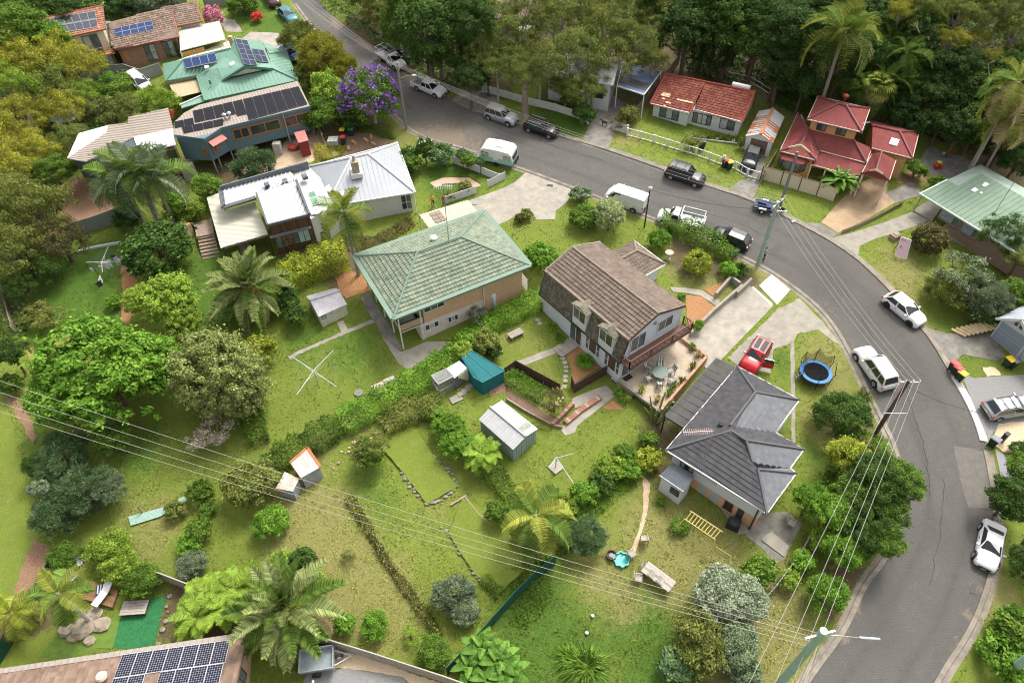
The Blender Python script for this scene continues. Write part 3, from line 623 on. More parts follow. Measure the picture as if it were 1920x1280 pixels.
house_green_tile()
# gambrel house with the terrace
def house_gambrel():
 zt,zb,zm,zr=-.2,2.3,4.75,5.95
 b0=G(1160,722);H_=T('gambrel_house','white two storey house under a lichen stained brown tiled gambrel roof with two dormers','house',b0)
 RT=mat('brown_roof_tile',(.120,.088,.068),.9,sc_=1.3,col2=(.185,.142,.112),att=.14,bump=.6,bsc=9);RTL=mat('lichen_tile',(.080,.068,.052),.95,sc_=3.0,col2=(.20,.175,.130),att=.25,bump=.7,bsc=9);CAP=mat('lichen_capping',(.30,.26,.20),.9,sc_=3,col2=(.16,.12,.09))
 a,b=A(1014.7,549.4,zb),A(1163.4,677.2,zb);dx=(b-a);dx.z=0;L=dx.length;dx.normalize();dy=V((-dx.y,dx.x,0))
 if dy.y<0:dy=-dy
 W_=7.5;P_=lambda s,t,z:V((a.x,a.y,0))+dx*s+dy*t+V((0,0,z))
 mo=.55
 e0,e1=-.15,L+.15
 up_=[[P_(e0,mo,zm),P_(e1,mo,zm),P_(e1,W_/2+.2,zr),P_(e0,W_/2+.2,zr)],[P_(e0,W_/2+.2,zr),P_(e1,W_/2+.2,zr),P_(e1,W_+.1,zm),P_(e0,W_+.1,zm)]]
 roof(H_,up_,RT,'tile',ridge=[(P_(e0,W_/2+.2,zr),P_(e1,W_/2+.2,zr)),(P_(e0,mo,zm),P_(e1,mo,zm)),(P_(e0,mo,zm),P_(e0,W_/2+.2,zr)),(P_(e0,W_/2+.2,zr),P_(e0,W_+.1,zm))],rm=CAP,tw=.34,tl=.40,lift=.08,roll=.04)
 def sv(px,py):return(onwall(px,py,(a.x,a.y),(b.x,b.y))-V((a.x,a.y,0))).dot(dx)
 dm=[(sv(1076,580),sv(1101,604)),(sv(1125,623),sv(1151.5,647))]
 cuts=[e0]+[x for d in dm for x in d]+[e1]
 for i in range(0,len(cuts),2):
  f=[P_(cuts[i],-.18,zb),P_(cuts[i+1],-.18,zb),P_(cuts[i+1],mo,zm),P_(cuts[i],mo,zm)]
  roof(H_,[f],RTL,'tile',tw=.3,tl=.33,lift=.06,roll=.03,name='mansard_slope')
 g=M();g.beam(P_(e0,-.22,zb-.06),P_(e1,-.22,zb-.06),.1,.12);g.o('gutter',BLACKM,H_)
 for s0,s1 in dm:
  D_=M();zt_=zm-.15;n_=5
  D_.prism([P_(s0,-.12,0),P_(s1,-.12,0),P_(s1,1.3,0),P_(s0,1.3,0)],zb-.05,zt_);dd=D_.o('dormer',WHITE,H_)
  rp=M();md=(s0+s1)/2
  for u,v,z0,z1 in((s0-.15,md,zt_,zt_+.42),(md,s1+.15,zt_+.42,zt_)):
   rp.slab(up([P_(u,-.3,z0),P_(v,-.3,z1),P_(v,1.15,z1+.02),P_(u,1.15,z0+.02)]),.07)
  rp.add([P_(s0,-.13,zt_),P_(s1,-.13,zt_),P_(md,-.13,zt_+.4)],((0,1,2),));rp.o('dormer_roof',RTL,dd)
  window(dd,P_(0,-.12,0),P_(L,-.12,0),0,0,TRIMW,[GLASSM,mat('olive_glass',(.07,.065,.04),.12,var=.4)],2,rect=(s0+.12,s1-.12,zb+.85,zt_-.1))
 WB=mat('white_cladding',(.58,.61,.64),.6,var=.04)
 walls(H_,[P_(0,0,0),P_(L,0,0),P_(L,W_,0),P_(0,W_,0)],zt-.3,zb-.02,WB)
 walls(H_,[P_(.01,.01,0),P_(L-.01,.01,0),P_(L-.01,W_-.01,0),P_(.01,W_-.01,0)],b0.z-1.4,zt-.305,BRICKR,'brick_plinth')
 b_=M();g1=[P_(L-.02,.05,zb-.01),P_(L-.02,W_-.02,zb-.01),P_(L-.02,W_-.02,zm-.1),P_(L-.02,W_/2+.2,zr-.15),P_(L-.02,mo+.1,zm-.1)];b_.slab(g1,.2,off=-dx);b_.o('gable_wall',WB,H_)
 b_=M();g1=[P_(.02,.05,zb-.01),P_(.02,mo+.1,zm-.1),P_(.02,W_/2+.2,zr-.15),P_(.02,W_-.02,zm-.1),P_(.02,W_-.02,zb-.01)];b_.slab(g1,.2,off=dx);b_.o('gable_wall',WB,H_)
 b_=M();b_.prism([P_(0,W_-.2,0),P_(L,W_-.2,0),P_(L,W_-.02,0),P_(0,W_-.02,0)],zb-.01,zm-.15);b_.o('rear_wall',WB,H_)
 for u,v in((P_(e1,mo,zm),P_(e1,W_/2+.2,zr)),(P_(e1,W_/2+.2,zr),P_(e1,W_+.1,zm)),(P_(e1,-.18,zb),P_(e1,mo,zm))):
  g=M();g.beam(u,v,.06,.22);g.o('barge_board',TIMBD,H_)
 la,lb=P_(0,0,0),P_(L,0,0)
 window(H_,la,lb,0,0,TRIMW,[GLASSM,mat('olive_glass',(.07,.065,.04),.12)],2,rect=(sv(1069.5,618),sv(1091,628),zt+.02,zb-.2))
 for u,v in((sv(1098.5,643),sv(1125.5,655)),(sv(1133.4,676),sv(1161.8,690))):
  for f0,f1 in((0,.22),(.24,.76),(.78,1)):window(H_,la,lb,0,0,TRIMW,GLASSM if f0!=.24 else mat('brown_glass',(.10,.07,.05),.1),1,bars=0 if f0==.24 else 1,rect=(u+(v-u)*f0,u+(v-u)*f1,zt+.55,zb-.25))
 window(H_,P_(0,0,0),P_(L,0,0),0,0,TRIMW,GLASSM,1,out=.02,rect=(sv(1146.6,715),sv(1158.8,722),zt-1.0,zt-.38))
 ra,rb=P_(L,0,0),P_(L,W_,0)
 def tv(px,py):return(onwall(px,py,ra,rb)-V((ra.x,ra.y,0))).dot(dy)
 window(H_,ra,rb,0,0,TRIMW,[mat('screened_glass',(.16,.155,.15),.3),GLASSM],2,rect=(tv(1183,645),tv(1210,630),zb+.35,zm-.25),bars=0)
 window(H_,ra,rb,0,0,TRIMW,[mat('screened_glass',(.16,.155,.15),.3),GLASSM],2,rect=(tv(1235,607),tv(1262,592),zb+.9,zm-.2))
 g=M();q=P_(L+.03,W_/2+.1,zr-1.1);g.lathe((q.x,q.y,q.z-.12),((.02,0),(.16,.02),(.16,.2),(.02,.24)),12);g.o('vent',GREYM,H_)
 window(H_,ra,rb,0,0,TRIMW,[GLASSM,GLASS],2,rect=(.35,2.1,zt+.05,zt+2.1))
 window(H_,ra,rb,0,0,TRIMW,[GLASSL,GLASS],2,rect=(4.1,6.2,zt+1.0,zt+2.0))
 BR=mat('red_brown_timber',(.115,.052,.035),.6,var=.2,sc_=3);q0,q1=-.05,W_+.35;zf=zb+.05;bw=1.15
 for i in range(6):g=M();o_=L+.05+bw*i/6;g.prism([P_(o_,q0,0),P_(o_+bw/6-.012,q0,0),P_(o_+bw/6-.012,q1,0),P_(o_,q1,0)],zf-.1,zf);g.o('deck_board',BR,H_)
 rp=[P_(L+.06,q0,0),P_(L+bw,q0,0),P_(L+bw,q1,0),P_(L+.06,q1,0)]
 rl_=railing(H_,rp,zf-.05,1.0,BR,2.4,.16,.045,'balcony_railing')
 g=M();g.prism([P_(L+bw+.02,q0,0),P_(L+bw+.05,q0,0),P_(L+bw+.05,q1,0),P_(L+bw+.02,q1,0)],zf-.3,zf+.02);g.o('balcony_fascia',BR,H_)
 x0,x1,y1_=sv(1154,469),0,0
 E_=[A(1154,469,2.6),A(1188,451,2.6),A(1248.4,496,2.6),A(1213,516,2.6)]
 ux=(E_[2]-E_[1]).normalized();uy=(E_[0]-E_[1]).normalized();wl=(E_[2]-E_[1]).length;pk=(E_[1]+E_[2])/2+uy*wl*.42+V((0,0,1.25));bk=pk+uy*5
 roof(H_,[[E_[1],E_[2],pk],[E_[2],E_[2]+uy*6,bk,pk],[E_[1],pk,bk,E_[1]+uy*6]],RT,'tile',ridge=[(E_[1],pk),(E_[2],pk),(pk,bk)],rm=CAP,tw=.34,tl=.37,lift=.055,roll=.03,fascia=[(E_[1],E_[2]),(E_[2],E_[2]+uy*3)],fm=WHITE,gw=.1,name='wing_roof')
 walls(H_,inset([E_[1],E_[2],E_[2]+uy*6,E_[1]+uy*6],.45),-.5,2.5,WB,'wing_wall')
 p=[P_(sv(1069.5,618),-2.2,0),P_(sv(1088,630),-2.2,0),P_(sv(1088,630),-.05,0),P_(sv(1069.5,618),-.05,0)]
 steps(H_,p[0],p[1],p[2],p[3],gz(p[0].x,p[0].y)+.05,zt+.02,5,CONCL)
 # the raised terrace
 tp=[A(x,y,zt)for x,y in((1164,708),(1262,648),(1271,633),(1324,672),(1239,772))]
 t=T('terrace','raised pale paved terrace with brick retaining wall beside the gambrel house','terrace',tp[4])
 tp[0]=P_(L+.03,-.05,zt);tp[1]=P_(L+.03,W_,zt)
 g=M();g.slab(up(tp),.18);g.o('paving',mat('pebble_paving',(.34,.27,.19),.9,sc_=3,col2=(.44,.37,.285),bump=.5,bsc=30),t)
 def wallseg(u,v,z0,z1,th,m,name):g=M();d=V((v.x-u.x,v.y-u.y,0)).normalized();nn=V((-d.y,d.x,0))*th/2;g.prism([u-nn,v-nn,v+nn,u+nn],z0,z1);return g.o(name,m,t)
 BW=brickmat('warm_brick',(.36,.18,.10),(.46,.26,.15),(.40,.32,.25));fl=lambda p:V((p.x,p.y,0))
 wallseg(fl(tp[4]),fl(tp[3]),-2.4,zt+.42,.24,BW,'retaining_wall');wallseg(fl(tp[3]),fl(tp[2]),-2,zt+.42,.24,BW,'parapet')
 k1=fl(tp[0]).lerp(fl(tp[4]),.38);wallseg(fl(tp[0]),k1,-2.4,zt-.19,.2,mat('board_wall',(.27,.19,.125),.85,var=.25,sc_=3),'retaining_wall')
 wallseg(fl(tp[0]),fl(tp[4]),zt-.19,zt+.1,.22,CONC,'edge_beam')
 for f in(.4,.98):p=fl(tp[0]).lerp(fl(tp[4]),f);g=M();g.beam((p.x,p.y,-2.4),(p.x,p.y,zt-.2),.14,.14);g.o('post',BR,t)
 dk=(fl(tp[2])-fl(tp[0])).normalized()*2.6;wallseg(fl(tp[0])+dk,fl(tp[4])+dk*.7,-2.4,zt-.2,.2,mat('board_wall',(.27,.19,.125)),'rear_wall')
 return P_,L,W_,zt,tp
FH=house_gambrel()
# dark tiled house
def house_dark_tile():
 b0=G(1404,998);H_=T('dark_roof_house','white and peach house under a charcoal tiled roof with white edged gutters','house',b0);ze=b0.z+3.85
 DT=mat('charcoal_tile',(.046,.044,.048),.75,var=.12,sc_=2,att=.22);DL=mat('grey_flat_tile',(.105,.110,.118),.6,var=.08,att=.14);DC=mat('charcoal_capping',(.085,.083,.088),.7,var=.1)
 L,Tt,R1,n1,R2,n2,R3,B=Az(ze,(1248,844),(1382,687),(1499,749.7),(1453.4,810.6),(1507,842.5),(1481.6,877.8),(1492.8,887),(1437.5,963))
 r1=RZ(1416,735.6,L,Tt,22);pk=RZ(1371,808,L,Tt,22)
 q=RZ(1399,826,L,B,22);v1=A(1369,798,pk.z-.1);p3=RZ(1421,880,R3,B,22);v2=A(1411,866,p3.z+.05)
 roof(H_,[[L,Tt,r1,pk],[Tt,R1,r1],[L,pk,q,v2,p3,B],[pk,v1,n1,R2,q]],DT,'tile',ridge=[(Tt,r1),(r1,v1),(L,pk),(pk,q),(r1,R1),(q,v2),(p3,B),(q,R2),(p3,R3)],rm=DC,tw=.30,tl=.42,lift=.06,fascia=[(L,Tt),(Tt,R1),(R1,n1),(n1,R2),(R2,n2),(n2,R3),(R3,B),(B,L)],fm=TRIMW,gw=.08,gh=.12)
 roof(H_,[[r1,R1,n1,v1],[q,R2,n2,v2],[p3,n2,R3],[p3,R3,B]],DL,'tile',tw=.42,tl=.42,lift=.05,name='side_roof')
 ip=inset([L,Tt,R1,n1,R2,n2,R3,B],.55);zm=b0.z+1.75
 PE=mat('peach_render',(.60,.36,.20),.8,var=.1);PW=mat('white_sheet',(.58,.59,.60),.6,var=.03)
 walls(H_,ip,b0.z-1.0,zm,PE,'lower_wall');walls(H_,inset(ip,-.03),zm+.003,ze-.03,PW,'upper_wall')
 def near(p):return min(ip,key=lambda q_:(q_-V((p.x,p.y,0))).length)
 a,b=near(L),near(B);d=(b-a).normalized();sx=lambda px,py:(onwall(px,py,a,b)-a).dot(d);lw=(b-a).length
 GD=mat('grey_door',(.38,.40,.42),.6,var=.06)
 for k,(u,v)in enumerate(((.36,.45),(.50,.59))):
  s0,s1=u*lw,v*lw;nn=facing(a,b);o_=a+nn*.02;g=M();P_=lambda s,z:o_+d*s+V((0,0,z));g.slab([P_(s0,b0.z-.1),P_(s1,b0.z-.1),P_(s1,zm-.08),P_(s0,zm-.08)],.05,off=-nn);g.o('door',GD,H_)
 window(H_,a,b,0,0,TIMBD,[GLASS,GLASS],2,rect=(.66*lw,.745*lw,b0.z+.75,zm-.15),sill=TIMBD,bars=1)
 nn=facing(a,b);P_=lambda s,z:a+nn*.02+d*s+V((0,0,z));g=M();g.slab([P_(.80*lw,b0.z-.1),P_(.87*lw,b0.z-.1),P_(.87*lw,zm-.08),P_(.80*lw,zm-.08)],.04,off=-nn);g.o('doorway',mat('dark_opening',(.05,.045,.04),.9),H_)
 a2,b2=inset(ip,-.03)[0],inset(ip,-.03)[1]
 window(H_,a,b,0,0,TIMBD,[GLASSL,GLASS,GLASSL],3,out=.04,rect=(.10*lw,.25*lw,ze-1.5,ze-.35));window(H_,a,b,0,0,BLACKM,GLASS,1,out=.04,rect=(.34*lw,.46*lw,ze-.62,ze-.38))
 g=M();p=b+d*-.15+nn*.12;g.tube([p+V((0,0,ze-.2)),p+V((0,0,b0.z-.2))],.06,8);g.o('downpipe',BLACKM,H_)
 g=M();v=RZ(1350.5,797,L,Tt,22);g.lathe((v.x,v.y,v.z-.05),((.08,0),(.08,.2),(.24,.24),(.24,.34),(.03,.42)),12);g.o('roof_vent',BLACKM,H_)
 l0=T('lean_to','small white outhouse with dark skillion roof against the charcoal roofed house','outhouse',G(1270,940))
 zb_=gz(*G(1270,940).xy)
 f=[A(1261,866.5,zb_+2.75),A(1302.5,893,zb_+2.75),A(1281,921.5,zb_+2.3),A(1237,891.5,zb_+2.3)]
 roof(l0,[f],mat('dark_corrugated',(.10,.115,.13),.45,.3,var=.1),'rib',pitch=.16,w=.05,h=.03,t=.06,fascia=[(f[3],f[2])],fm=GREYM,gw=.08,gh=.1)
 ipl=inset(f,.12);walls(l0,ipl,zb_-.3,zb_+2.25,mat('white_sheet',(.70,.71,.72)))
 ia=min(ipl,key=lambda q_:(q_.xy-f[3].xy).length);ib=min(ipl,key=lambda q_:(q_.xy-f[2].xy).length)
 window(l0,ia,ib,0,0,BLACKM,GLASSM,1,rect=(1.0,1.75,zb_+1.0,zb_+1.75),bars=1)
 c0=T('carport','long flat carport roof of grey translucent panels beside the charcoal roofed house','carport',G(1290,800))
 zc=ze-.35;cp=Az(zc,(1343,671),(1384,689.5),(1286,803),(1247,779));PG=mat('smoked_polycarbonate',(.062,.060,.058),.6,var=.3,sc_=1.2,spec=.1)
 n_=10
 for i in range(n_):
  for j in range(3):
   g=M();Q=lambda u,v:cp[0].lerp(cp[3],u).lerp(cp[1].lerp(cp[2],u),v);e=.004;g.slab(up([Q(i/n_+e,j/3+e*3),Q((i+1)/n_-e,j/3+e*3),Q((i+1)/n_-e,(j+1)/3-e*3),Q(i/n_+e,(j+1)/3-e*3)]),.03);g.o('roof_panel',PG,c0)
 for u,v in((0,1),(1,2),(2,3),(3,0)):g=M();g.beam(cp[u]-V((0,0,.08)),cp[v]-V((0,0,.08)),.08,.14);g.o('beam',BLACKM,c0)
 for v in(1/3,2/3):g=M();g.beam(cp[0].lerp(cp[1],v)-V((0,0,.02)),cp[3].lerp(cp[2],v)-V((0,0,.02)),.05,.07);g.o('rafter',BLACKM,c0)
 for p in cp:g=M();g.beam((p.x,p.y,gz(p.x,p.y)-.2),(p.x,p.y,zc-.1),.1,.1);g.o('post',BLACKM,c0)
 p=A(1313,880,ze+.05);t=T('antenna','bare television aerial on a leaning pole at the charcoal roof edge','antenna',p);g=M();tp=A(1326,798,ze+5.2);tp=V((p.x+.05,p.y+.05,tp.z));g.tube([p,tp],.03,6);g.o('mast',ALU,t);g=M();q0=tp-V((2.2,0,.1));g.beam(q0,tp,.05,.05)
 for i in range(14):s=q0.lerp(tp,i/14);g.beam(s-V((0,.28,0)),s+V((0,.28,0)),.02,.02)
 g.o('aerial',mat('pink_grey_aerial',(.45,.33,.30),.5),t)
 return ze
house_dark_tile()
# brown tiled house at the bottom edge with solar panels
def house_bottom():
 H_=T('brown_tile_house','long brown tiled roof with black solar panels at the bottom left corner','house',G(200,1275));z0=G(200,1275).z;zr=z0+2.9
 a,b=A(-80,1270.5,zr),A(463,1190,zr);d=(b-a).normalized();nn=V((d.y,-d.x,0));nn=nn if nn.y<0 else-nn;dn=nn*math.cos(R(14))+V((0,0,math.sin(R(14))));du=-nn*math.cos(R(19))-V((0,0,math.sin(R(19))))
 TT=mat('terracotta_grey_tile',(.155,.098,.070),.9,sc_=1.2,col2=(.225,.155,.115),att=.22,bump=.5,bsc=9);f1=[a,b,b+dn*6.2,a+dn*6.2];f2=None
 roof(H_,[f1],TT,'tile',tw=.31,tl=.36,lift=.05,roll=.03)
 g=M();L=(b-a).length;n_=int(L/.42)
 for i in range(n_):g=M();g.beam(a+d*(L*i/n_)+V((0,0,.05)),a+d*(L*(i+.97)/n_)+V((0,0,.07)),.36,.12);g.o('ridge_cap',mat('beige_capping',(.30,.26,.22),.85,var=.12,sc_=4),H_)
 w0=[b+dn*5.7-d*.4,b+dn*.5-d*.4,a+dn*.5,a+dn*5.7];walls(H_,w0,z0-.6,zr-.1,BRICKO)
 g=M();k=-d*.38;g.slab([b+dn*5.6+k-V((0,0,.15)),b+dn*.5+k-V((0,0,.15)),V((*(b+dn*.5+k).xy,zr-.11)),V((*(b+dn*5.6+k).xy,zr-.11))],.2,off=-d);g.o('gable_wall',BRICKO,H_)
 for u,v in((b,b+dn*6.2),):g=M();g.beam(u-V((0,0,.02)),v-V((0,0,.02)),.08,.25);g.o('barge_board',mat('dark_barge',(.13,.08,.06),.6),H_)
 u,v=b+dn*.5-d*.4,b+dn*5.7-d*.4;LL=(v-u).length;window(H_,u,v,0,0,mat('brown_frame',(.08,.05,.035),.5),[GLASSM,GLASSM],2,out=.02,rect=(LL*.28,LL*.55,z0+1.0,z0+2.6),bars=1)
 q=[(231,1227),(431,1198.5),(414,1302),(203,1310)]
 o,n,dnn,ac=frame2(f1);p0,p1=onplane(229,1226.5,o+n*.12,n),onplane(432,1198.5,o+n*.12,n);ph=1.72
 e=(p1-p0)/7;FRM=mat('panel_frame',(.62,.64,.66),.4,.4,var=.03)
 for j in range(3):
  for i in range(7):
   if(i,j)in((0,1),(3,1),(0,2),(1,2)):pass
   if j==1 and i==2:continue
   s=p0+e*(i+.02)+dn*(j*(ph+.03));k=[s,s+e*.97,s+e*.97+dn*ph,s+dn*ph]
   if j==1 and i>2:k=[x-e*.08 for x in k]
   bb=M();bb.slab(up(k),.05,1,off=-n);ce=sum(k,V((0,0,0)))/4;kk=[x.lerp(ce,.03)+n*.006 for x in up(k)];bb.add(kk,((0,1,2,3),),0);ob=bb.o('solar_panel',[PANN,FRM],H_);me=ob.data;uvl=me.uv_layers.new(name='UVMap');P_=me.polygons[len(me.polygons)-1]
   for li,uv in zip(P_.loop_indices,((0,0),(1,0),(1,1),(0,1))):uvl.data[li].uv=uv
 s=onplane(195,1271,o+n*.1,n);g=M();g.lathe((s.x,s.y,s.z-.1),((.16,0),(.16,.25),(.34,.32),(.38,.5),(.28,.68),(.03,.74)),14);g.o('roof_vent',mat('rusty_vent',(.50,.22,.07),.6,sc_=6,col2=(.75,.70,.62)),H_,smooth=True)
house_bottom()
# red cottage
def house_cottage():
 b0=G(1381,260);H_=T('cottage','white cottage under an orange red tiled gable roof with worn patches','house',b0);ze=b0.z+2.35
 RTl=mat('orange_red_tile',(.150,.037,.025),.9,sc_=.9,col2=(.235,.072,.045),att=.3,bump=.5,bsc=9);CP=mat('bright_red_capping',(.27,.045,.03),.8,var=.1)
 a,n0,n1,b=Az(ze,(1219,194.5),(1293.3,212.6),(1302,205.5),(1391,229.4))
 r0,r1=RZ(1248,139,a,n0,24),RZ(1414.4,175.4,n1,b,24);d=(r1-r0).normalized();nn=V((-d.y,d.x,0));nn=nn if nn.y>0 else-nn;wd=3.6;k=nn*wd-V((0,0,wd*math.tan(R(24))))
 r1.z=r0.z
 m0=r0.lerp(r1,(n0-a).dot(d)/(r1-r0).length)
 f=[[a,n0,m0,r0],[n1,b,r1,m0],[r1,r1+k,r0+k,r0]]
 roof(H_,f,RTl,'tile',ridge=[(r0,r1),(a,r0),(b,r1),(n0,n0.lerp(m0,.22))],rm=CP,tw=.34,tl=.36,lift=.05,roll=.03,fascia=[(a,n0),(n1,b)],fm=WHITE,gw=.1)
 WT=mat('bare_tile',(.52,.34,.20),.9,sc_=3,col2=(.66,.50,.34),att=.2);q=M();o,n,dn,ac=frame2(f[0])
 for px,py,w_,h_ in((1251,175,1.3,.6),(1243,176,.4,.3),(1285,188,2.3,.34),(1245,183.5,.4,.25),(1254,191,.8,.25),(1247,197,.6,.2)):
  c=onplane(px,py,o+n*.085,n);nx_=max(1,int(w_/.34));ny_=max(1,int(h_/.3))
  for i in range(nx_):
   for j in range(ny_):
    p=c+ac*((i-nx_/2)*.34)+dn*(j*.3);q.slab(up([p,p+ac*.32,p+ac*.32+dn*.28+n*.02,p+dn*.28+n*.02]),.03,off=-n)
 q.o('worn_tiles',WT,H_,kind='stuff')
 bl=[a+V((.35*d.x,.35*d.y,0))+nn*.45,n0-d*.25+nn*.45,n1+d*-.25+nn*.45+(n1-n0)*0,b-d*.3+nn*.45]
 bk=r1+nn*(wd-.45)-d*.3;bk0=r0+nn*(wd-.45)+d*.35
 wv=[bl[0],bl[1],V((bl[1].x,bl[1].y,0))+nn*.55,bl[3]+nn*0,bk,bk0]
 walls(H_,[bl[0],bl[1],bl[1]+nn*.62,bl[3]+nn*.1,bk,bk0],b0.z-1.0,ze-.02,WHITEB)
 walls(H_,[p for p in inset([bl[0],bl[1],bl[1]+nn*.62,bl[3]+nn*.1,bk,bk0],.06)],b0.z-1.2,b0.z-.98,BRICKR,'brick_base')
 for e_,s in((r1,-.32),(r0,.37)):
  g=M();u=(b if s<0 else a);fr=V((u.x,u.y,ze))+d*s+nn*.5;tp=e_+d*s-V((0,0,.15));bb=e_+k+d*s;bb=V((bb.x,bb.y,ze))-nn*.4;g.slab([fr,bb,tp],.12,off=d*(1 if s>0 else-1));g.o('gable_wall',WHITEB,H_)
 wa,wb_=bl[0],bl[1];window(H_,wa,wb_,(1237,203),(1272,224),BLACKM,[GLASSM,GLASSL,GLASSM],3,rect=None,sill=None)if 0 else None
 def rng_(u,v,px0,px1):dd=(v-u);dd.z=0;dd.normalize();o_=V((u.x,u.y,0));return[(onwall(*p,u,v)-o_).dot(dd)for p in(px0,px1)]
 s0,s1=rng_(wa,wb_,(1237,210),(1272,220));window(H_,wa,wb_,0,0,BLACKM,[GLASSM,GLASSL,GLASSM],3,rect=(s0,s1,b0.z+.75,ze-.2))
 u,v=bl[1]+nn*.62,bl[3]+nn*.1
 for p,q_,n_ in(((1300,215),(1333,228),4),((1350,231),(1376,240),2)):
  s0,s1=rng_(u,v,p,q_);window(H_,u,v,0,0,BLACKM,[GLASSL,GLASSM]if n_==2 else[GLASSM,GLASSL,GLASSL,GLASSM],n_,rect=(s0,s1,b0.z+.75,ze-.3))
 p=A(1390,166,r1.z+.2);c=r0.lerp(r1,.84)+nn*.5;g=M();g.tube([c-d*1.1+V((0,0,.15)),c+d*1.1+V((0,0,.15))],.32,12);g.o('solar_water_tank',WHITE,H_,smooth=True)
 g=M();p=bl[3];g.tube([(p.x,p.y,ze-.1),(p.x,p.y,b0.z-.8)],.05,6);g.o('downpipe',WHITE,H_)
house_cottage()
# rusty roofed garage
def garage_rusty():
 b0=G(1394,276);H_=T('garage','white garage under a gable roof of rust streaked metal sheets','garage',b0);ze=b0.z+1.75
 a,a2,c,c2=A(1397.6,255.6,ze),A(1423,208,ze),A(1449.4,268.8,ze),A(1471,219,ze);r0,r1=(a+c)/2+V((0,0,.75)),(a2+c2)/2+V((0,0,.75))
 RU=mat('rusty_sheet',(.50,.50,.48),.6,sc_=1,col2=(.57,.57,.56));RS=mat('rust_red_sheet',(.40,.12,.05),.85,sc_=3,col2=(.55,.25,.13));n_=12
 for s,e in((a,a2),(c,c2)):
  for i in range(n_):
   t0,t1=i/n_,(i+1)/n_-.006;f=up([s.lerp(e,t0),s.lerp(e,t1),r0.lerp(r1,t1),r0.lerp(r1,t0)]);rust=(i in(0,1,3,4,5,6,7,8)and s is a)or(i in(0,1,3,4,5,6)and s is c and i!=2)
   m_=RS if rust and rnd.random()<.85 else RU
   g=M();g.slab(f,.03);ribs(g,f,.17,.04,.025);g.o('roof_sheet',m_,H_)
   if rust:
    g=M();q=up([r0.lerp(r1,t0+.01).lerp(s.lerp(e,t0+.01),0),r0.lerp(r1,t0+.035),s.lerp(e,t0+.035).lerp(r0.lerp(r1,t0+.035),.3),s.lerp(e,t0+.01).lerp(r0.lerp(r1,t0+.01),.3)]);q=[p+V((0,0,.03))for p in q];g.slab(q,.01);g.o('sheet_lap',RU,H_)
 g=M();g.beam(r0+V((0,0,.05)),r1+V((0,0,.05)),.35,.06);g.o('ridge_capping',RS,H_)
 ip=inset([a,c,c2,a2],.12);walls(H_,ip,b0.z-.5,ze-.03,WHITE)
 g=M();nn=(a-a2).normalized();g.slab([V((a.x,a.y,ze-.04))-nn*.15,V((c.x,c.y,ze-.04))-nn*.15,r0-nn*.15-V((0,0,.08))],.1,off=-nn);g.o('gable',WHITE,H_)
 u,v=[min(ip,key=lambda q:(q.xy-p.xy).length)for p in(a,c)];LL=(v-u).length;d=(v-u).normalized();fn=facing(u,v);z0=b0.z-.1
 for i in range(5):g=M();zz=z0+i*.36;P_=lambda s,z:V((u.x,u.y,0))+d*s+fn*.03+V((0,0,z));g.slab([P_(LL*.2,zz),P_(LL*.85,zz),P_(LL*.85,zz+.34),P_(LL*.2,zz+.34)],.03,off=-fn);g.o('door_panel',mat('rusty_brown_door',(.11,.065,.055),.8,sc_=3,col2=(.24,.15,.12)),H_)
garage_rusty()
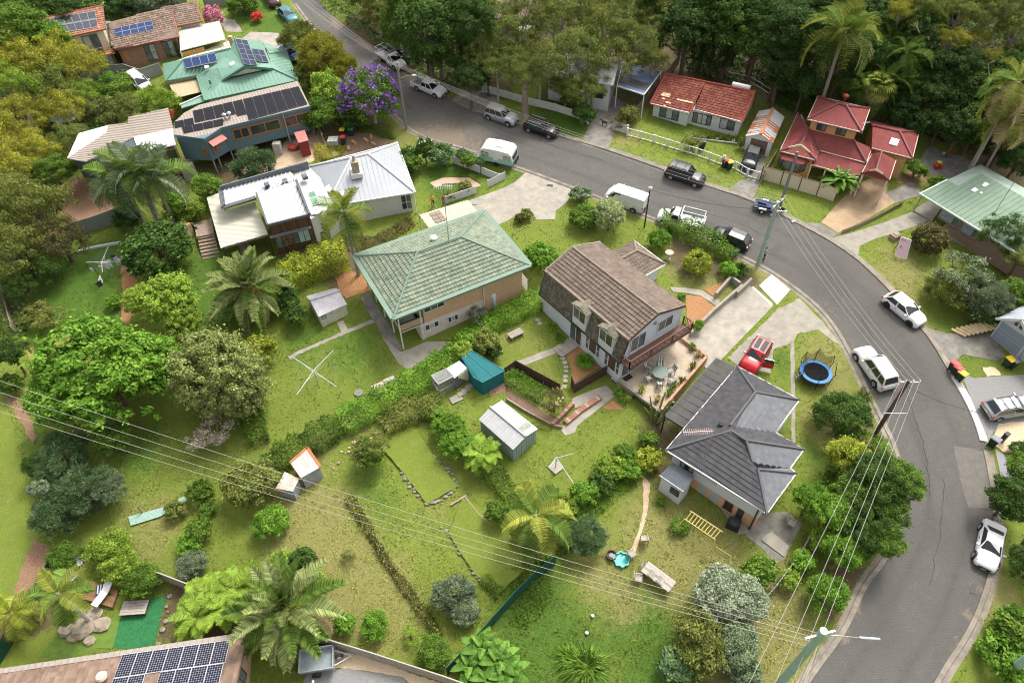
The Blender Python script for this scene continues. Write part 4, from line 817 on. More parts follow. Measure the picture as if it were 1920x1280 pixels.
# red metal roofed two storey house
def house_red_metal():
 b0=G(1530,325);H_=T('red_roof_house','two storey orange brick house with dusty red metal hip roofs and front carport','house',b0);z0=b0.z;zl,zu=z0+2.6,z0+5.3
 RM=mat('dusty_red_metal',(.215,.060,.055),.75,var=.14,sc_=1.5,att=.06,spec=.12);RC=mat('dark_red_capping',(.165,.048,.045),.6,var=.1);CT=mat('cream_trim',(.66,.56,.44),.6,var=.05)
 OB=brickmat('bright_orange_brick',(.50,.24,.08),(.58,.31,.12),(.5,.38,.22))
 kw=dict(rm=RC,fm=CT,gw=.06,gh=.10,pitch=.3,w=.03,h=.018)
 TL,TR,BR,BL=Az(zu,(1533.3,181),(1631.4,203.6),(1615.8,248),(1513.4,223.9));wd=(BL-TL).length
 dm=(BR-BL).normalized();dn=(BL-TL).normalized();m0,m1=(TL+BL)/2,(TR+BR)/2;hgt=V((0,0,wd/2*math.tan(R(20))));u0,u1=m0+dm*wd*.42+hgt,m1-dm*wd*.42+hgt
 roof(H_,[[BL,BR,u1,u0],[TL,BL,u0],[BR,TR,u1],[TR,TL,u0,u1]],RM,'rib',ridge=[(u0,u1),(BL,u0),(TL,u0),(BR,u1),(TR,u1)],fascia=[(BL,BR),(TL,BL),(BR,TR),(TR,TL)],**kw)
 ip=inset([TL,TR,BR,BL],.5);walls(H_,ip,z0+1.5,zu-.02,OB,'upper_wall')
 a,b=[min(ip,key=lambda q:(q.xy-p.xy).length)for p in(BL,BR)];d=(b-a).normalized();L=(b-a).length
 for s in(.15,.58):window(H_,a,b,0,0,BLACKM,[GLASS,GLASSM],2,rect=(L*s,L*(s+.2),zu-1.15,zu-.25))
 P={k:A(x,y,zl)for k,(x,y)in dict(LA=(1496.3,211.4),LB=(1461.9,283.3),LC=(1530.6,301),LD=(1537,282.5),LE=(1624.4,306),LF=(1634.5,277.8),LG=(1626,232)).items()}
 wA=a+V((0,0,zl+1.35));wB=b+V((0,0,zl+1.35));wA.z=wB.z=zl+1.35
 rg=RZ(1502.5,270,P['LB'],P['LC'],24);rgb=V((wA.x,wA.y,rg.z))
 roof(H_,[[P['LA'],P['LB'],rg,wA+V((0,0,.1))],[P['LB'],P['LC'],rg],[rg,P['LC'],P['LD'],wA+V((0,0,.0))],[wA,P['LD'],P['LE'],wB],[wB,P['LE'],P['LF']]],RM,'rib',ridge=[(rg,wA),(P['LB'],rg),(P['LC'],rg),(P['LE'],wB),(wA,P['LD'])],fascia=[(P['LA'],P['LB']),(P['LB'],P['LC']),(P['LD'],P['LE']),(P['LE'],P['LF'])],**kw)
 lw=[P['LA']+dm*.4,P['LB']+dm*.4-dn*.5,P['LC']-dm*.4-dn*.5,P['LC']-dm*.4-dn*2.5,P['LE']-dm*.4-dn*1.8,P['LF']-dm*.2,V((wB.x,wB.y,0))-dn*2,V((wA.x,wA.y,0))-dn*2]
 walls(H_,lw,z0-.8,zl-.02,OB,'lower_wall')
 def vent(l,t,r):
  g=M();l,t,r=A(*l,zl+.75),A(*t,zl+1.35),A(*r,zl+.75);g.beam(l,t,.1,.18);g.beam(t,r,.1,.18);g.o('barge_board',CT,H_);g=M();nn=facing(l,r);g.slab([l+nn*-.05,r+nn*-.05,t+nn*-.05],.05,off=-nn);g.o('gable_vent',OB,H_)
 vent((1479,276.5),(1501.5,272),(1518,285.5));vent((1631,319.5),(1643,318),(1655,326))
 c=G(1491,322);u=(P['LC']-P['LB']).normalized();n_=facing(P['LB'],P['LC']);c=V((*(P['LB'].lerp(P['LC'],.42)-dn*.5).xy,0));bay=[c-u*1.5,c-u*1.0+n_*.8,c+u*1.0+n_*.8,c+u*1.5]
 walls(H_,bay,z0-.6,zl-.5,OB,'bay_wall')
 for k in range(3):q0,q1=bay[k],bay[k+1];LL=(q1-q0).length;window(H_,q0,q1,0,0,BLACKM,GLASSM,1 if k!=1 else 2,rect=(.06,LL-.06,z0+.7,zl-.6))
 g=M();q=[bay[0]+n_*.1-u*.3,bay[1]+n_*.35-u*.2,bay[2]+n_*.35+u*.2,bay[3]+n_*.1+u*.3];q=[V((p.x,p.y,zl-.55))for p in q];t_=[V((p.x,p.y,zl-.1))for p in(c-u*1.2,c+u*1.2)];g.slab(up([q[0],q[1],t_[0]]),.05);g.slab(up([q[1],q[2],t_[1],t_[0]]),.05);g.slab(up([q[2],q[3],t_[1]]),.05);g.o('bay_roof',RM,H_)
 va,vb,vc,vd=A(1540,286.4,zl-.1),A(1624,306,zl-.1),A(1609.5,333,zl-.75),A(1519.7,308.3,zl-.75)
 roof(H_,[[va,vb,vc,vd]],RM,'rib',name='verandah_roof',fascia=[(vd,vc)],**kw)
 for t in(.02,.33,.66,.97):p=vd.lerp(vc,t);g=M();g.beam((p.x,p.y,z0-.5),(p.x,p.y,p.z),.12,.12);g.o('post',CREAM,H_)
 zc=z0+2.4;r0=A(1653,285.6,zc+1.1);r1=A(1643,318,zc+1.1);l0,l1,q1,q0=A(1635,288,zc),A(1615,326,zc),A(1667,339.5,zc),A(1680,301,zc)
 roof(H_,[[l0,l1,r1,r0],[r0,r1,q1,q0],[l1,q1,r1]],RM,'rib',name='carport_roof',ridge=[(r0,r1),(r1,l1),(r1,q1)],fascia=[(l1,q1),(q0,q1),(l0,l1)],**kw)
 for p in(l1.lerp(q1,.06),l1.lerp(q1,.94)):g=M();g.beam((p.x,p.y,z0-.6),(p.x,p.y,zc-.05),.14,.14);g.o('post',CREAM,H_)
 w=Az(zl+.35,(1626,224),(1723.6,246.6),(1711,297.3),(1635,278));wd=(w[2]-w[1]).length;ex=(w[2]-w[3]).normalized();m0,m1=(w[0]+w[3])/2,(w[1]+w[2])/2;hg=V((0,0,wd/2*math.tan(R(17))));u0,u1=m0+hg,m1-ex*wd*.33+hg
 fr_=[w[3],w[2],u1,u0]
 roof(H_,[fr_,[w[2],w[1],u1],[w[1],w[0],u0,u1]],RM,'rib',name='wing_roof',ridge=[(u0,u1),(w[2],u1),(w[1],u1)],fascia=[(w[3],w[2]),(w[2],w[1])],**kw)
 wi=inset(w,.5);walls(H_,wi,z0-1.2,zl+.33,OB,'wing_wall')
 o,n,dnn,ac=frame2(fr_);k=[onplane(*q,o+n*.1,n)for q in((1672,258),(1686.5,262),(1682,273),(1667,269))];g=M();g.slab(up(k),.12);g.o('skylight',mat('white_skylight',(.82,.82,.80),.3,var=.02),H_)
 p=u0.lerp(u1,0)+V((0,0,.2));p=(TL+TR)/2+V((0,0,.3));g=M();g.lathe(p,((.1,0),(.12,.3),(.34,.4),(.36,.6),(.05,.8)),12);g.o('roof_vent',mat('red_vent',(.45,.05,.04),.5),H_,smooth=True)
 p=A(1616,252,zl+2.2);g=M();g.tube([p,p+V((0,0,1.6))],.03,5);g.beam(p+V((-.4,0,1.4)),p+V((.4,.1,1.4)),.06,.06);g.o('aerial',ALU,H_)
house_red_metal()
# pale green ribbed roof, right edge
def house_pale_green():
 b0=G(1748,414);H_=T('pale_green_house','brown brick house under a pale green ribbed metal roof at the right edge','house',b0);z0=b0.z;ze=z0+2.35
 PG=mat('pale_green_sheet',(.205,.275,.200),.7,spec=.1,var=.08,sc_=1.0);PL=mat('lighter_green_sheet',(.29,.355,.30),.65,spec=.15,var=.05,sc_=1)  # upper slopes take a lighter green than the ribbed slope
 e0,e1=A(1724.6,363.5,ze),A(1828,427,ze);d=(e1-e0).normalized();e2=e1+d*9;rr=RZ(1838.5,324.5,e0,e1,14);nn=V((-d.y,d.x,0));nn=nn if nn.y>0 else-nn
 wd=((rr-e0)-d*(rr-e0).dot(d));wd.z=0;wd=wd.length;rs=(rr-e0).dot(d);Q=lambda s,t,z:V((*(e0+d*s+nn*t).xy,z));zr=rr.z
 zt=lambda t:ze+t*math.tan(R(14));s2=(e2-e0).length
 st=A(1773,334,ze+.6);s_st=(st-e0).dot(d);t_st=(st-e0).dot(nn);st2=A(1796,350,ze+.8);s3,t3=(st2-e0).dot(d),(st2-e0).dot(nn)
 f=[Q(0,0,ze),Q(s2,0,ze),Q(s2,wd,zr),Q(rs,wd,zr),Q(s3,t3,zt(t3)),Q(.3,t3,zt(t3))]
 kw=dict(pitch=.55,w=.07,h=.05)
 roof(H_,[f],PG,'rib',fascia=[(Q(0,0,ze),Q(s2,0,ze)),(Q(0,0,ze),Q(.3,t3,zt(t3)))],fm=mat('pale_green_gutter',(.45,.54,.45),.5),**kw)
 bk=A(1840,304.8,ze+.5);bs,bt=(bk-e0).dot(d),(bk-e0).dot(nn)
 roof(H_,[[Q(.3,t3,zt(t3)+.01),Q(s3,t3,zt(t3)+.01),Q(rs,wd,zr),Q(bs,bt,ze+.3)],[Q(bs,bt,ze+.3),Q(rs,wd,zr),Q(s2,wd,zr),Q(s2,bt,ze+.3)]],PL,'plain',name='upper_roof')
 ri=[Q(2.2+1.6,.65,0),Q(s2,.65,0),Q(s2,wd+2.5,0),Q(3.8,wd+1.5,0)];walls(H_,ri,z0-.6,ze-.02,BRICKD)
 a,b=ri[0],ri[1];dd=(b-a).normalized();o_=V((a.x,a.y,0));sx=lambda px,py:(onwall(px,py,a,b)-o_).dot(dd);CU=mat('blue_curtain_glass',(.25,.30,.36),.2,var=.45,sc_=6)
 for u,v in(((1764,400),(1797,420)),((1806,425),(1832,442))):window(H_,a,b,0,0,ALU,[CU,CU,GLASSM],3,rect=(sx(*u),sx(*v),z0+.85,ze-.25),sill=mat('brown_sill',(.24,.15,.10),.8))
 for p in(Q(.2,.15,0),Q(.2,t3-.3,0)):g=M();g.beam((p.x,p.y,z0-.3),(p.x,p.y,ze-.08),.08,.08);g.o('post',ALU,H_)
 o,n,dn,ac=frame2(f)
 for q in(((1841,347),(1848,341),(1855,345),(1847,350)),((1820.5,356),(1828,351),(1835,355.5),(1828,360)),((1837,361),(1840,359),(1843,361),(1840,363.5))):
  k=[onplane(*p,o+n*.12,n)for p in q];g=M();g.slab(up(k),.14);g.o('skylight',mat('white_skylight',(.82,.82,.80)),H_)
 p=onplane(1867,396,o+n*.02,n);t=T('antenna','slender bare mast standing on the pale green ribbed roof','antenna',p);tp=A(1905,318,p.z+4.8);g=M();g.tube([p,V((p.x+.1,p.y,p.z+4.6))],.03,6);g.o('mast',GREYM,t)
house_pale_green()
# grey garage at the right edge
def garage_grey():
 b0=G(1858,630);H_=T('garage','pale grey gabled garage with a wide blue grey roller door at the right edge','garage',b0);z0=gz(b0.x,b0.y)-.1;ze=z0+2.5
 a,b=G(1856,630),G(1905,672);a.z=b.z=0;d=(b-a).normalized();nn=facing(a,b);L=(b-a).length;PG=mat('pale_grey_paint',(.50,.53,.54),.6,var=.04);RD=mat('blue_grey_door',(.24,.28,.33),.6,var=.06);GR=mat('light_grey_roof',(.38,.42,.46),.55,.1,var=.05)
 P_=lambda s,t,z:a+d*s-nn*t+V((0,0,z))
 walls(H_,[P_(0,0,0),P_(L,0,0),P_(L,8,0),P_(0,8,0)],z0-.4,ze,PG)
 for i in range(5):g=M();h=(ze-.25-z0)/5;g.slab([P_(L*.06,-.04,z0+h*i),P_(L*.94,-.04,z0+h*i),P_(L*.94,-.04,z0+h*(i+1)-.015),P_(L*.06,-.04,z0+h*(i+1)-.015)],.04,off=-nn);g.o('door_panel',RD,H_)
 zr=ze+1.3;ov=.45
 roof(H_,[[P_(-.3,-ov,ze-.1),P_(L/2,-ov,zr),P_(L/2,8,zr),P_(-.3,8,ze-.1)],[P_(L/2,-ov,zr),P_(L+.3,-ov,ze-.1),P_(L+.3,8,ze-.1),P_(L/2,8,zr)]],GR,'rib',pitch=.5,w=.03,h=.03,ridge=[(P_(L/2,-ov,zr),P_(L/2,8,zr))])
 for u,v in((P_(-.3,-ov,ze-.1),P_(L/2,-ov,zr)),(P_(L/2,-ov,zr),P_(L+.3,-ov,ze-.1))):g=M();g.beam(u,v,.08,.26);g.o('barge_board',WHITE,H_)
 g=M();g.slab([P_(.1,.0,ze),P_(L-.1,0,ze),P_(L/2,0,zr-.15)],.1,off=-nn);g.o('gable',PG,H_)
 for s in(.36,.52):window(H_,P_(0,0,0),P_(L,0,0),0,0,WHITE,GLASS,1,rect=(L*s,L*(s+.13),ze+.15,ze+.65))
 walls(H_,[P_(L+.02,.3,0),P_(L+6,.3,0),P_(L+6,8,0),P_(L+.02,8,0)],z0-.4,ze+.3,PG,'side_wall')
 roof(H_,[[P_(L+.2,-.2,ze+.25),P_(L+6,-.2,ze+.25),P_(L+6,8,ze+1.8),P_(L+.2,8,ze+1.8)]],GR,'rib',pitch=.5,w=.03,h=.03,name='side_roof')
garage_grey()
# white weatherboard house with a timber clad extension
def house_white():
 b0=G(700,440);H_=T('weatherboard_house','white weatherboard house under grey hip roof with dark timber and cream roofed extensions','house',b0);z0=b0.z;ze=z0+3.1
 GR=mat('silver_grey_roof',(.33,.345,.36),.55,.1,var=.05,sc_=.6);WR=mat('white_metal_roof',(.40,.41,.42),.6,var=.03);CR=mat('cream_metal_roof',(.52,.50,.40),.6,var=.06);DG=mat('charcoal_flashing',(.085,.09,.10),.5,var=.1)
 a,b,c,d=Az(ze,(578,313),(745,268),(779,361),(612,388));hp=RZ(659,296,d,c,22);hq=hp+(b-a).normalized()*3.6;hq2=RZ(690,287,d,c,22);hq=V((hq2.x,hq2.y,hp.z))
 roof(H_,[[d,c,hq,hp],[a,d,hp],[c,b,hq],[b,a,hp,hq]],GR,'rib',pitch=.5,w=.02,h=.02,ridge=[(hp,hq),(d,hp),(a,hp),(c,hq),(b,hq)],rm=mat('light_capping',(.56,.58,.60),.5),fascia=[(d,c),(c,b),(b,a)],fm=WHITE,gw=.1)
 ip=inset([a,b,c,d],.4);walls(H_,ip,z0-1.2,ze-.03,WHITEB)
 f=[d,c,hq,hp];o,n,dn,ac=frame2(up([V(p)for p in f]));p=onplane(669,327,o,n);dx=(c-d).normalized();dy=V((-dx.y,dx.x,0));an=math.atan2(dx.y,dx.x)
 g=M();g.box((p.x,p.y,p.z+.2),(1.25,1.5,.5),an);g.o('chimney_flashing',WHITE,H_)
 ch=M();ch.box((p.x,p.y,p.z+.9),(.8,.95,1.7),an);cb=ch.o('chimney',STONE,H_)
 g=M();g.cyl((p.x,p.y,p.z+1.7),.16,.7,10);g.o('flue',ALU,cb)
 u,v=[min(ip,key=lambda q:(q.xy-r_.xy).length)for r_ in(d,c)];dd=(v-u).normalized();LL=(v-u).length
 window(H_,u,v,0,0,WHITE,[GLASS,GLASSM],2,out=.02,rect=(LL*.86,LL*.985,z0+.9,ze-.35),bars=1)
 for k in range(9):g=M();s=LL*(k+.03)/9;P_=lambda s,z:V((u.x,u.y,0))+dd*s+facing(u,v)*.04+V((0,0,z));g.slab([P_(s,z0-1.1),P_(s+LL/9-.06,z0-1.1),P_(s+LL/9-.06,z0+.3),P_(s,z0+.3)],.05,off=-facing(u,v));g.o('base_panel',WHITE,H_)
 zx=ze+.8;WA=[(556,318),(578,312),(600,333),(609,352),(617,397),(584,403),(548,340)]
 w1=Az(zx,*WA);zt=z0+4.6
 roof(H_,[w1],WR,'rib',pitch=.6,w=.06,h=.09,name='white_roof')
 w2=Az(zt,(481,363),(556,338),(581,403),(502,423));roof(H_,[w2],WR,'rib',pitch=.5,w=.07,h=.11,name='box_roof')
 for k,(p,q)in enumerate(((w2[0],w2[3]),(w2[3],w2[2]),(w2[2],w2[1]))):g=M();g.beam(p+V((0,0,.06)),q+V((0,0,.06)),.16,.2);g.o('parapet',DG,H_)
 w3=Az(zt-.35,(414,357),(545,322),(556,337),(481,363.5),(479,371),(419,389));roof(H_,[w3],WR,'rib',pitch=.4,w=.07,h=.11,name='rear_roof')
 for p,q in((w3[0],w3[5]),(w3[5],w3[4])):g=M();g.beam(p,q,.5,.22);g.o('box_gutter',DG,H_)
 g=M();p,q=w3[0]+V((0,0,.1)),Az(zt-.2,(578,309))[0];g.beam(p,q,.18,.9);g.o('parapet_wall',mat('charcoal_wall',(.12,.13,.14),.6),H_)
 w4=Az(z0+2.6,(387.5,370.6),(412,361),(420,396),(478,379),(503,440),(414,466));roof(H_,[w4],CR,'rib',pitch=.22,w=.05,h=.04,along=False,name='cream_roof')
 g=M()
 for p,q in((w4[4],w4[5]),):
  for i in range(40):s=p.lerp(q,(i+.5)/40);g.beam(s,s+(q-p).normalized()*.09,.1,.12)
 g.o('eave_teeth',BLACKM,H_)
 for t in(.04,.5,.96):p=w4[5].lerp(w4[4],t);g=M();g.beam((p.x,p.y,z0-.8),(p.x,p.y,p.z-.1),.12,.12);g.o('post',TIMBD,H_)
 pb=inset([w4[0],w4[1],w4[4],w4[5]],1.6);walls(H_,pb,z0-.8,z0+2.45,mat('brown_grey_cladding',(.20,.17,.14),.7),'rear_wall')  # one even brown grey colour on the wall set back under the cream roof
 bx=inset([w2[0],w2[1],w2[2],w2[3]],.04);A2,B2=[min(bx,key=lambda q:(q.xy-r_.xy).length)for r_ in(w2[3],w2[2])];C2=min(bx,key=lambda q:(q.xy-w2[1].xy).length);D2=min(bx,key=lambda q:(q.xy-w2[0].xy).length)
 zb=z0+.75;walls(H_,inset([w2[0],w2[1],w2[2],w2[3]],.2),z0-.3,zt-.16,mat('inner_wall',(.16,.14,.12),.8),'box_wall');dd=(B2-A2);dd.z=0;LL=dd.length;dd.normalize();fn=facing(A2,B2)
 nb=int(LL/.17);h0,h1=zb+.75,zt-1.35
 for i in range(nb):
  s0,s1=LL*i/nb,LL*(i+.92)/nb;P_=lambda s,z:V((A2.x,A2.y,0))+dd*s+fn*.05+V((0,0,z))
  for z0_,z1_ in((zb,h0),(h1,zt-.12)):g=M();g.slab([P_(s0,z0_),P_(s1,z0_),P_(s1,z1_),P_(s0,z1_)],.04,off=-fn);g.o('cladding_board',TIMBD,H_)
 g=M();P_=lambda s,z,e=.05:V((A2.x,A2.y,0))+dd*s+fn*e+V((0,0,z));g.slab([P_(LL-.45,h0),P_(LL,h0),P_(LL,h1),P_(LL-.45,h1)],.05,off=-fn);g.o('cladding_panel',TIMBD,H_)
 window(H_,A2,B2,0,0,BLACKM,[GLASSM,mat('warm_interior_glass',(.14,.085,.055),.15,var=.5,sc_=2),mat('warm_interior_glass',(.14,.085,.055)),GLASSM,mat('pool_blue_glass',(.30,.42,.44),.15),mat('pool_blue_glass',(.30,.42,.44))],6,out=.0,rect=(.25,LL-.5,h0+.03,h1-.2))
 g=M();g.slab([P_(-.2,h1-.02,.35),P_(LL-.2,h1-.02,.35),P_(LL-.2,h1+.1,.02),P_(-.2,h1+.1,.02)],.08,off=V((0,0,-1)));g.o('awning',DG,H_)
 g=M();q=P_(0,zb-.1,-.3);g.slab([P_(.6,z0-.7,-.3),P_(LL-.5,z0-.7,-.3),P_(LL-.5,zb,-.3),P_(.6,zb,-.3)],.05,off=-fn);g.o('lower_panels',WHITEB,H_)
 u2,v2=A(584,470,z0),A(640,455,z0);u2=V((*B2.xy,0))+dd*.05;v2=V((*u.xy,0))+dd*1.0
 walls(H_,[u2-fn*.5,v2-fn*.2+dd*1.5,v2-fn*4+dd*1.5,u2-fn*4],z0-.9,zx-.2,WHITEB,'link_wall')
 LL2=(v2-u2).length;window(H_,u2-fn*.5,v2-fn*.2+dd*1.5,0,0,BLACKM,GLASSM,2,out=.02,rect=(.7,1.75,z0+.3,z0+1.5),bars=1)
 for q in(((494,343),(503,340),(505,346),(497,350)),((528,336),(537,333),(540,341),(531,344)),((564,327),(573,324),(577,331),(568,334))):
  k=Az(zt+.12,*q);g=M();g.slab(up(k),.3);s=g.o('skylight',DG,H_);ce=sum(k,V((0,0,0)))/4;g=M();g.slab(up([x.lerp(ce,.15)+V((0,0,.03))for x in k]),.03);g.o('pane',GLASSM,s)
 k=Az(zx+.1,(578,361),(589.5,358),(598,377.5),(586,381));g=M();g.slab(up(k),.15);s=g.o('skylight',WHITE,H_);ce=sum(k,V((0,0,0)))/4
 for f0,f1,m_ in((0,.5,(.10,.20,.13)),(.5,1,(.15,.33,.20))):g=M();kk=[k[0].lerp(k[3],f0),k[1].lerp(k[2],f0),k[1].lerp(k[2],f1),k[0].lerp(k[3],f1)];c_=sum(kk,V((0,0,0)))/4;g.slab(up([x.lerp(c_,.12)+V((0,0,.03))for x in kk]),.03);g.o('pane',mat('green_blind' if f0 else 'dark_green_blind',m_,.2),s)
 p,q=Az(zt+.25,(556,343),(580,402));g=M();g.beam(p,q,.12,.3);g.o('flashing',DG,H_)
 zd=z0+.1;dp=Az(zd,(768,345),(807,335),(822,362),(815,372),(787,378));dxx=(dp[1]-dp[0]).normalized()
 q0,q1,q2,q3=dp[0],dp[1],dp[2],dp[4]
 for i in range(16):g=M();t0,t1=i/16,(i+.94)/16;g.slab(up([q0.lerp(q1,t0),q0.lerp(q1,t1),q3.lerp(q2,t1),q3.lerp(q2,t0)]),.1);g.o('deck_board',TIMB,H_)
 for p in(c,):g=M();g.beam((p.x-.2,p.y-.1,z0-.4),(p.x-.2,p.y-.1,ze-.1),.12,.12);g.o('post',WHITE,H_)
 sp=[G(*q)for q in((380,487),(412,480),(406,448),(374,455))];steps(H_,sp[0],sp[1],sp[2],sp[3],sp[0].z-.1,sp[0].z+1.1,7,TIMB)
 g=M();k=[V((p.x,p.y,sp[0].z+1.1))for p in(G(374,458),G(406,450),G(399,415),G(366,424))];g.slab(up(k),.15);g.o('rear_deck',TIMB,H_)
house_white()
# corrugated carport with skylight panes between white and green houses
def carport_cream():
 z=G(850,420).z;H_=T('carport','cream corrugated carport roof with a square skylight beside the green tiled house','carport',G(850,420));q=Az(z+2.3,(786,403),(877,375),(895,397),(806,430));CR=mat('cream_corrugated',(.46,.405,.305),.7,var=.1)
 roof(H_,[q],CR,'rib',pitch=.3,w=.07,h=.06,t=.06)
 for i in range(2):
  for j in range(3):g=M();B_=lambda u,v:q[0].lerp(q[1],.17+u*.22).lerp(q[3].lerp(q[2],.17+u*.22),.12+v*.72);g.slab(up([B_(i/2+.02,j/3+.02)+V((0,0,.1)),B_((i+1)/2-.02,j/3+.02)+V((0,0,.1)),B_((i+1)/2-.02,(j+1)/3-.02)+V((0,0,.1)),B_(i/2+.02,(j+1)/3-.02)+V((0,0,.1))]),.03);g.o('skylight_pane',mat('beige_pane',(.22,.17,.125),.3),H_)
 for p in q:g=M();g.beam((p.x,p.y,gz(p.x,p.y)-.2),(p.x,p.y,p.z-.05),.1,.1);g.o('post',CREAM,H_)
carport_cream()
# blue grey skillion house on stilts
def house_blue():
 b0=G(402,330);H_=T('blue_grey_house','blue grey clad house on stilts with beige skillion roof covered in black solar panels','house',b0);z0=b0.z;ze=z0+4.9
 BG=mat('blue_grey_cladding',(.105,.165,.19),.7,var=.05);BE=mat('beige_metal_roof',(.30,.25,.205),.65,var=.05);FR=mat('orange_timber_frame',(.38,.15,.045),.6,var=.15);RED=mat('red_awning',(.50,.075,.045),.5)
 e=[A(x,y,ze)for x,y in((327,254.5),(384,262.5),(415,241.5),(582,201))];f=[A(x,y,ze+.9)for x,y in((558,152),(373,197),(345,212),(326,230))]
 n_=(e[3]-e[2]).cross(f[0]-e[2]).normalized();pl_=lambda q:onplane(*q,e[2],n_)
 e=[pl_(q)for q in((327,254.5),(384,262.5))]+e[2:];f=[f[0]]+[pl_(q)for q in((373,197),(345,212),(326,230))];ff=up(e+f);roof(H_,[ff],BE,'rib',pitch=.36,w=.05,h=.05,fascia=[(e[1],e[2]),(e[2],e[3]),(e[0],e[1])],fm=BG,gw=.06,gh=.3)
 o,n,dn,ac=frame2(ff);kk=[V(p)for p in ff]
 solar(H_,kk,((441,187.5),(560,161),(577,196),(446,228))and((455,185),(559.5,161),(577,195.5),(466,226)),6,1,PANB,BLACKM)
 solar(H_,kk,((361,207),(455,185.2),(461,203),(384,222.5))and((361,207.5),(435,190),(443,213.5),(365,230)),4,1,PANB,BLACKM)
 solar(H_,kk,((435,190),(455,185),(466,226),(461,210))and((436,190),(454,185.5),(463.5,214),(444,218)),1,1,PANB,BLACKM)
 solar(H_,kk,((326,228),(362,220.5),(364,232),(327,240)),2,1,PANB,BLACKM);solar(H_,kk,((340,238),(418,222),(419,234.5),(344,250)),4,1,PANB,BLACKM)
 for q in((422,222),(431,219)):p=onplane(*q,o+n*.15,n);g=M();g.lathe((p.x,p.y,p.z-.1),((.08,0),(.08,.35),(.24,.4),(.28,.6),(.04,.8)),12);g.o('roof_vent',ALU,H_,smooth=True)
 zf=z0+1.9;pl=[V((*p.xy,0))for p in e];back=[V((*p.xy,0))for p in f];body=inset(pl+back,.12);walls(H_,body,zf,ze-.05,BG)
 W0,W1,W2,W3=pl;up2=[V((*p.xy,0))for p in f]
 b_=M();b_.slab([V((*W3.xy,ze-.1))-V((.15,0,0)),V((*up2[0].xy,ze-.1))-V((.15,0,0)),V((*up2[0].xy,ze+.75))-V((.15,0,0))],.1,off=V((-1,0,0)));b_.o('side_gable',BG,H_)
 def seg(u,v,fr0,fr1,n_,za,zb_,m_=FR,gl_=GLASS,out=.0):L=(v-u).length;fn=facing(u,v);window(H_,u-fn*.1,v-fn*.1,0,0,m_,gl_,n_,out=out,rect=(L*fr0,L*fr1,za,zb_),fw=.12)
 zw,zx=ze-1.75,ze-.55
 seg(W2,W3,.10,.27,2,zw,zx);seg(W2,W3,.29,.62,2,zw,zx);seg(W2,W3,.66,.97,2,zw,zx);seg(W1,W2,.25,.62,2,zw-.5,zw+.5,FR,GLASSM)
 fn=facing(W1,W2);d=(W2-W1).normalized();L=(W2-W1).length;P_=lambda s,z,e_:V((*W1.xy,0))+d*s*L+fn*e_+V((0,0,z));g=M();g.slab([P_(.12,zw+.75,.7),P_(.95,zw+.75,.7),P_(.95,zw+1.15,.02),P_(.12,zw+1.15,.02)],.06,off=V((0,0,-1)));g.o('awning',RED,H_)
 seg(W0,W1,.78,.92,1,zw-.4,zw+.5,FR,GLASSM)
 for u,v,t in((W2,W3,.68),):p=u.lerp(v,t)+facing(u,v)*.05;g=M();g.beam((p.x,p.y,z0-.3),(p.x,p.y,ze-.1),.1,.14);g.o('downpipe',ALU,H_)
 BL_=mat('grey_block',(.40,.39,.37),.9,var=.15,sc_=5)
 for px,py,w_ in((523,291,.9),(455,296,.9),(352,338,2.2)):
  p=G(px,py);p=V((p.x,p.y+.3,0));g=M();g.prism([p+V((-w_/2,-.4,0)),p+V((w_/2,-.4,0)),p+V((w_/2,.4,0)),p+V((-w_/2,.4,0))],p.z+gz(p.x,p.y)-.3,zf+.05);g.o('block_pier',BL_,H_)
 for p in(W1+V((-.1,.3,0)),W1.lerp(W2,.3)+V((-.1,.3,0)),W3+V((-.5,.4,0)),W2+V((0,.4,0))):g=M();g.tube([(p.x,p.y,gz(p.x,p.y)-.2),(p.x,p.y,zf+.05)],.09,8);g.o('stilt',ALU,H_)
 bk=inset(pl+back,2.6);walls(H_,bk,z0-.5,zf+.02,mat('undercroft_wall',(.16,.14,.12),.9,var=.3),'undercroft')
 w0=T('pavilion','dark pavilion with beige and white sheet roof behind the tall feathery palms','house',G(300,335));zz=G(300,335).z+4.6
 pr=[A(x,y,zz)for x,y in((126,297),(147.5,250),(203,234.5),(240,231),(241,219.5),(315,202.5),(325,241),(329,271),(290,281),(160,303))]
 r1_=[pr[0],pr[1],pr[2],A(200,247,zz)]
 roof(w0,[[pr[1],A(203,235,zz),A(200,248,zz),pr[0]]],WHITE,'rib',pitch=.4,w=.04,h=.04,name='white_roof');roof(w0,[[pr[0]+V((0,0,.02)),A(200,248,zz+.02),A(203,234.5,zz+.02),pr[3],pr[4],pr[5],pr[6],A(250,257.5,zz),A(160,303,zz)]],BE,'rib',pitch=.36,w=.05,h=.05);roof(w0,[[A(250,257,zz+.03),A(325,241,zz+.03),A(329,271,zz+.01),A(262,287,zz+.01)]],WHITE,'rib',pitch=.36,w=.05,h=.05,name='lower_roof')
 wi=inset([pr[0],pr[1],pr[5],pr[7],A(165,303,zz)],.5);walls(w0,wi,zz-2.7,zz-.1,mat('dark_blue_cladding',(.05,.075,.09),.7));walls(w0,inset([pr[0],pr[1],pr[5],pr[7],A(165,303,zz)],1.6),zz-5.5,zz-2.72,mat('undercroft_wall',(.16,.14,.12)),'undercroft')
 u,v=V((*A(262,287,zz).xy,0)),V((*pr[7].xy,0));LL=(v-u).length
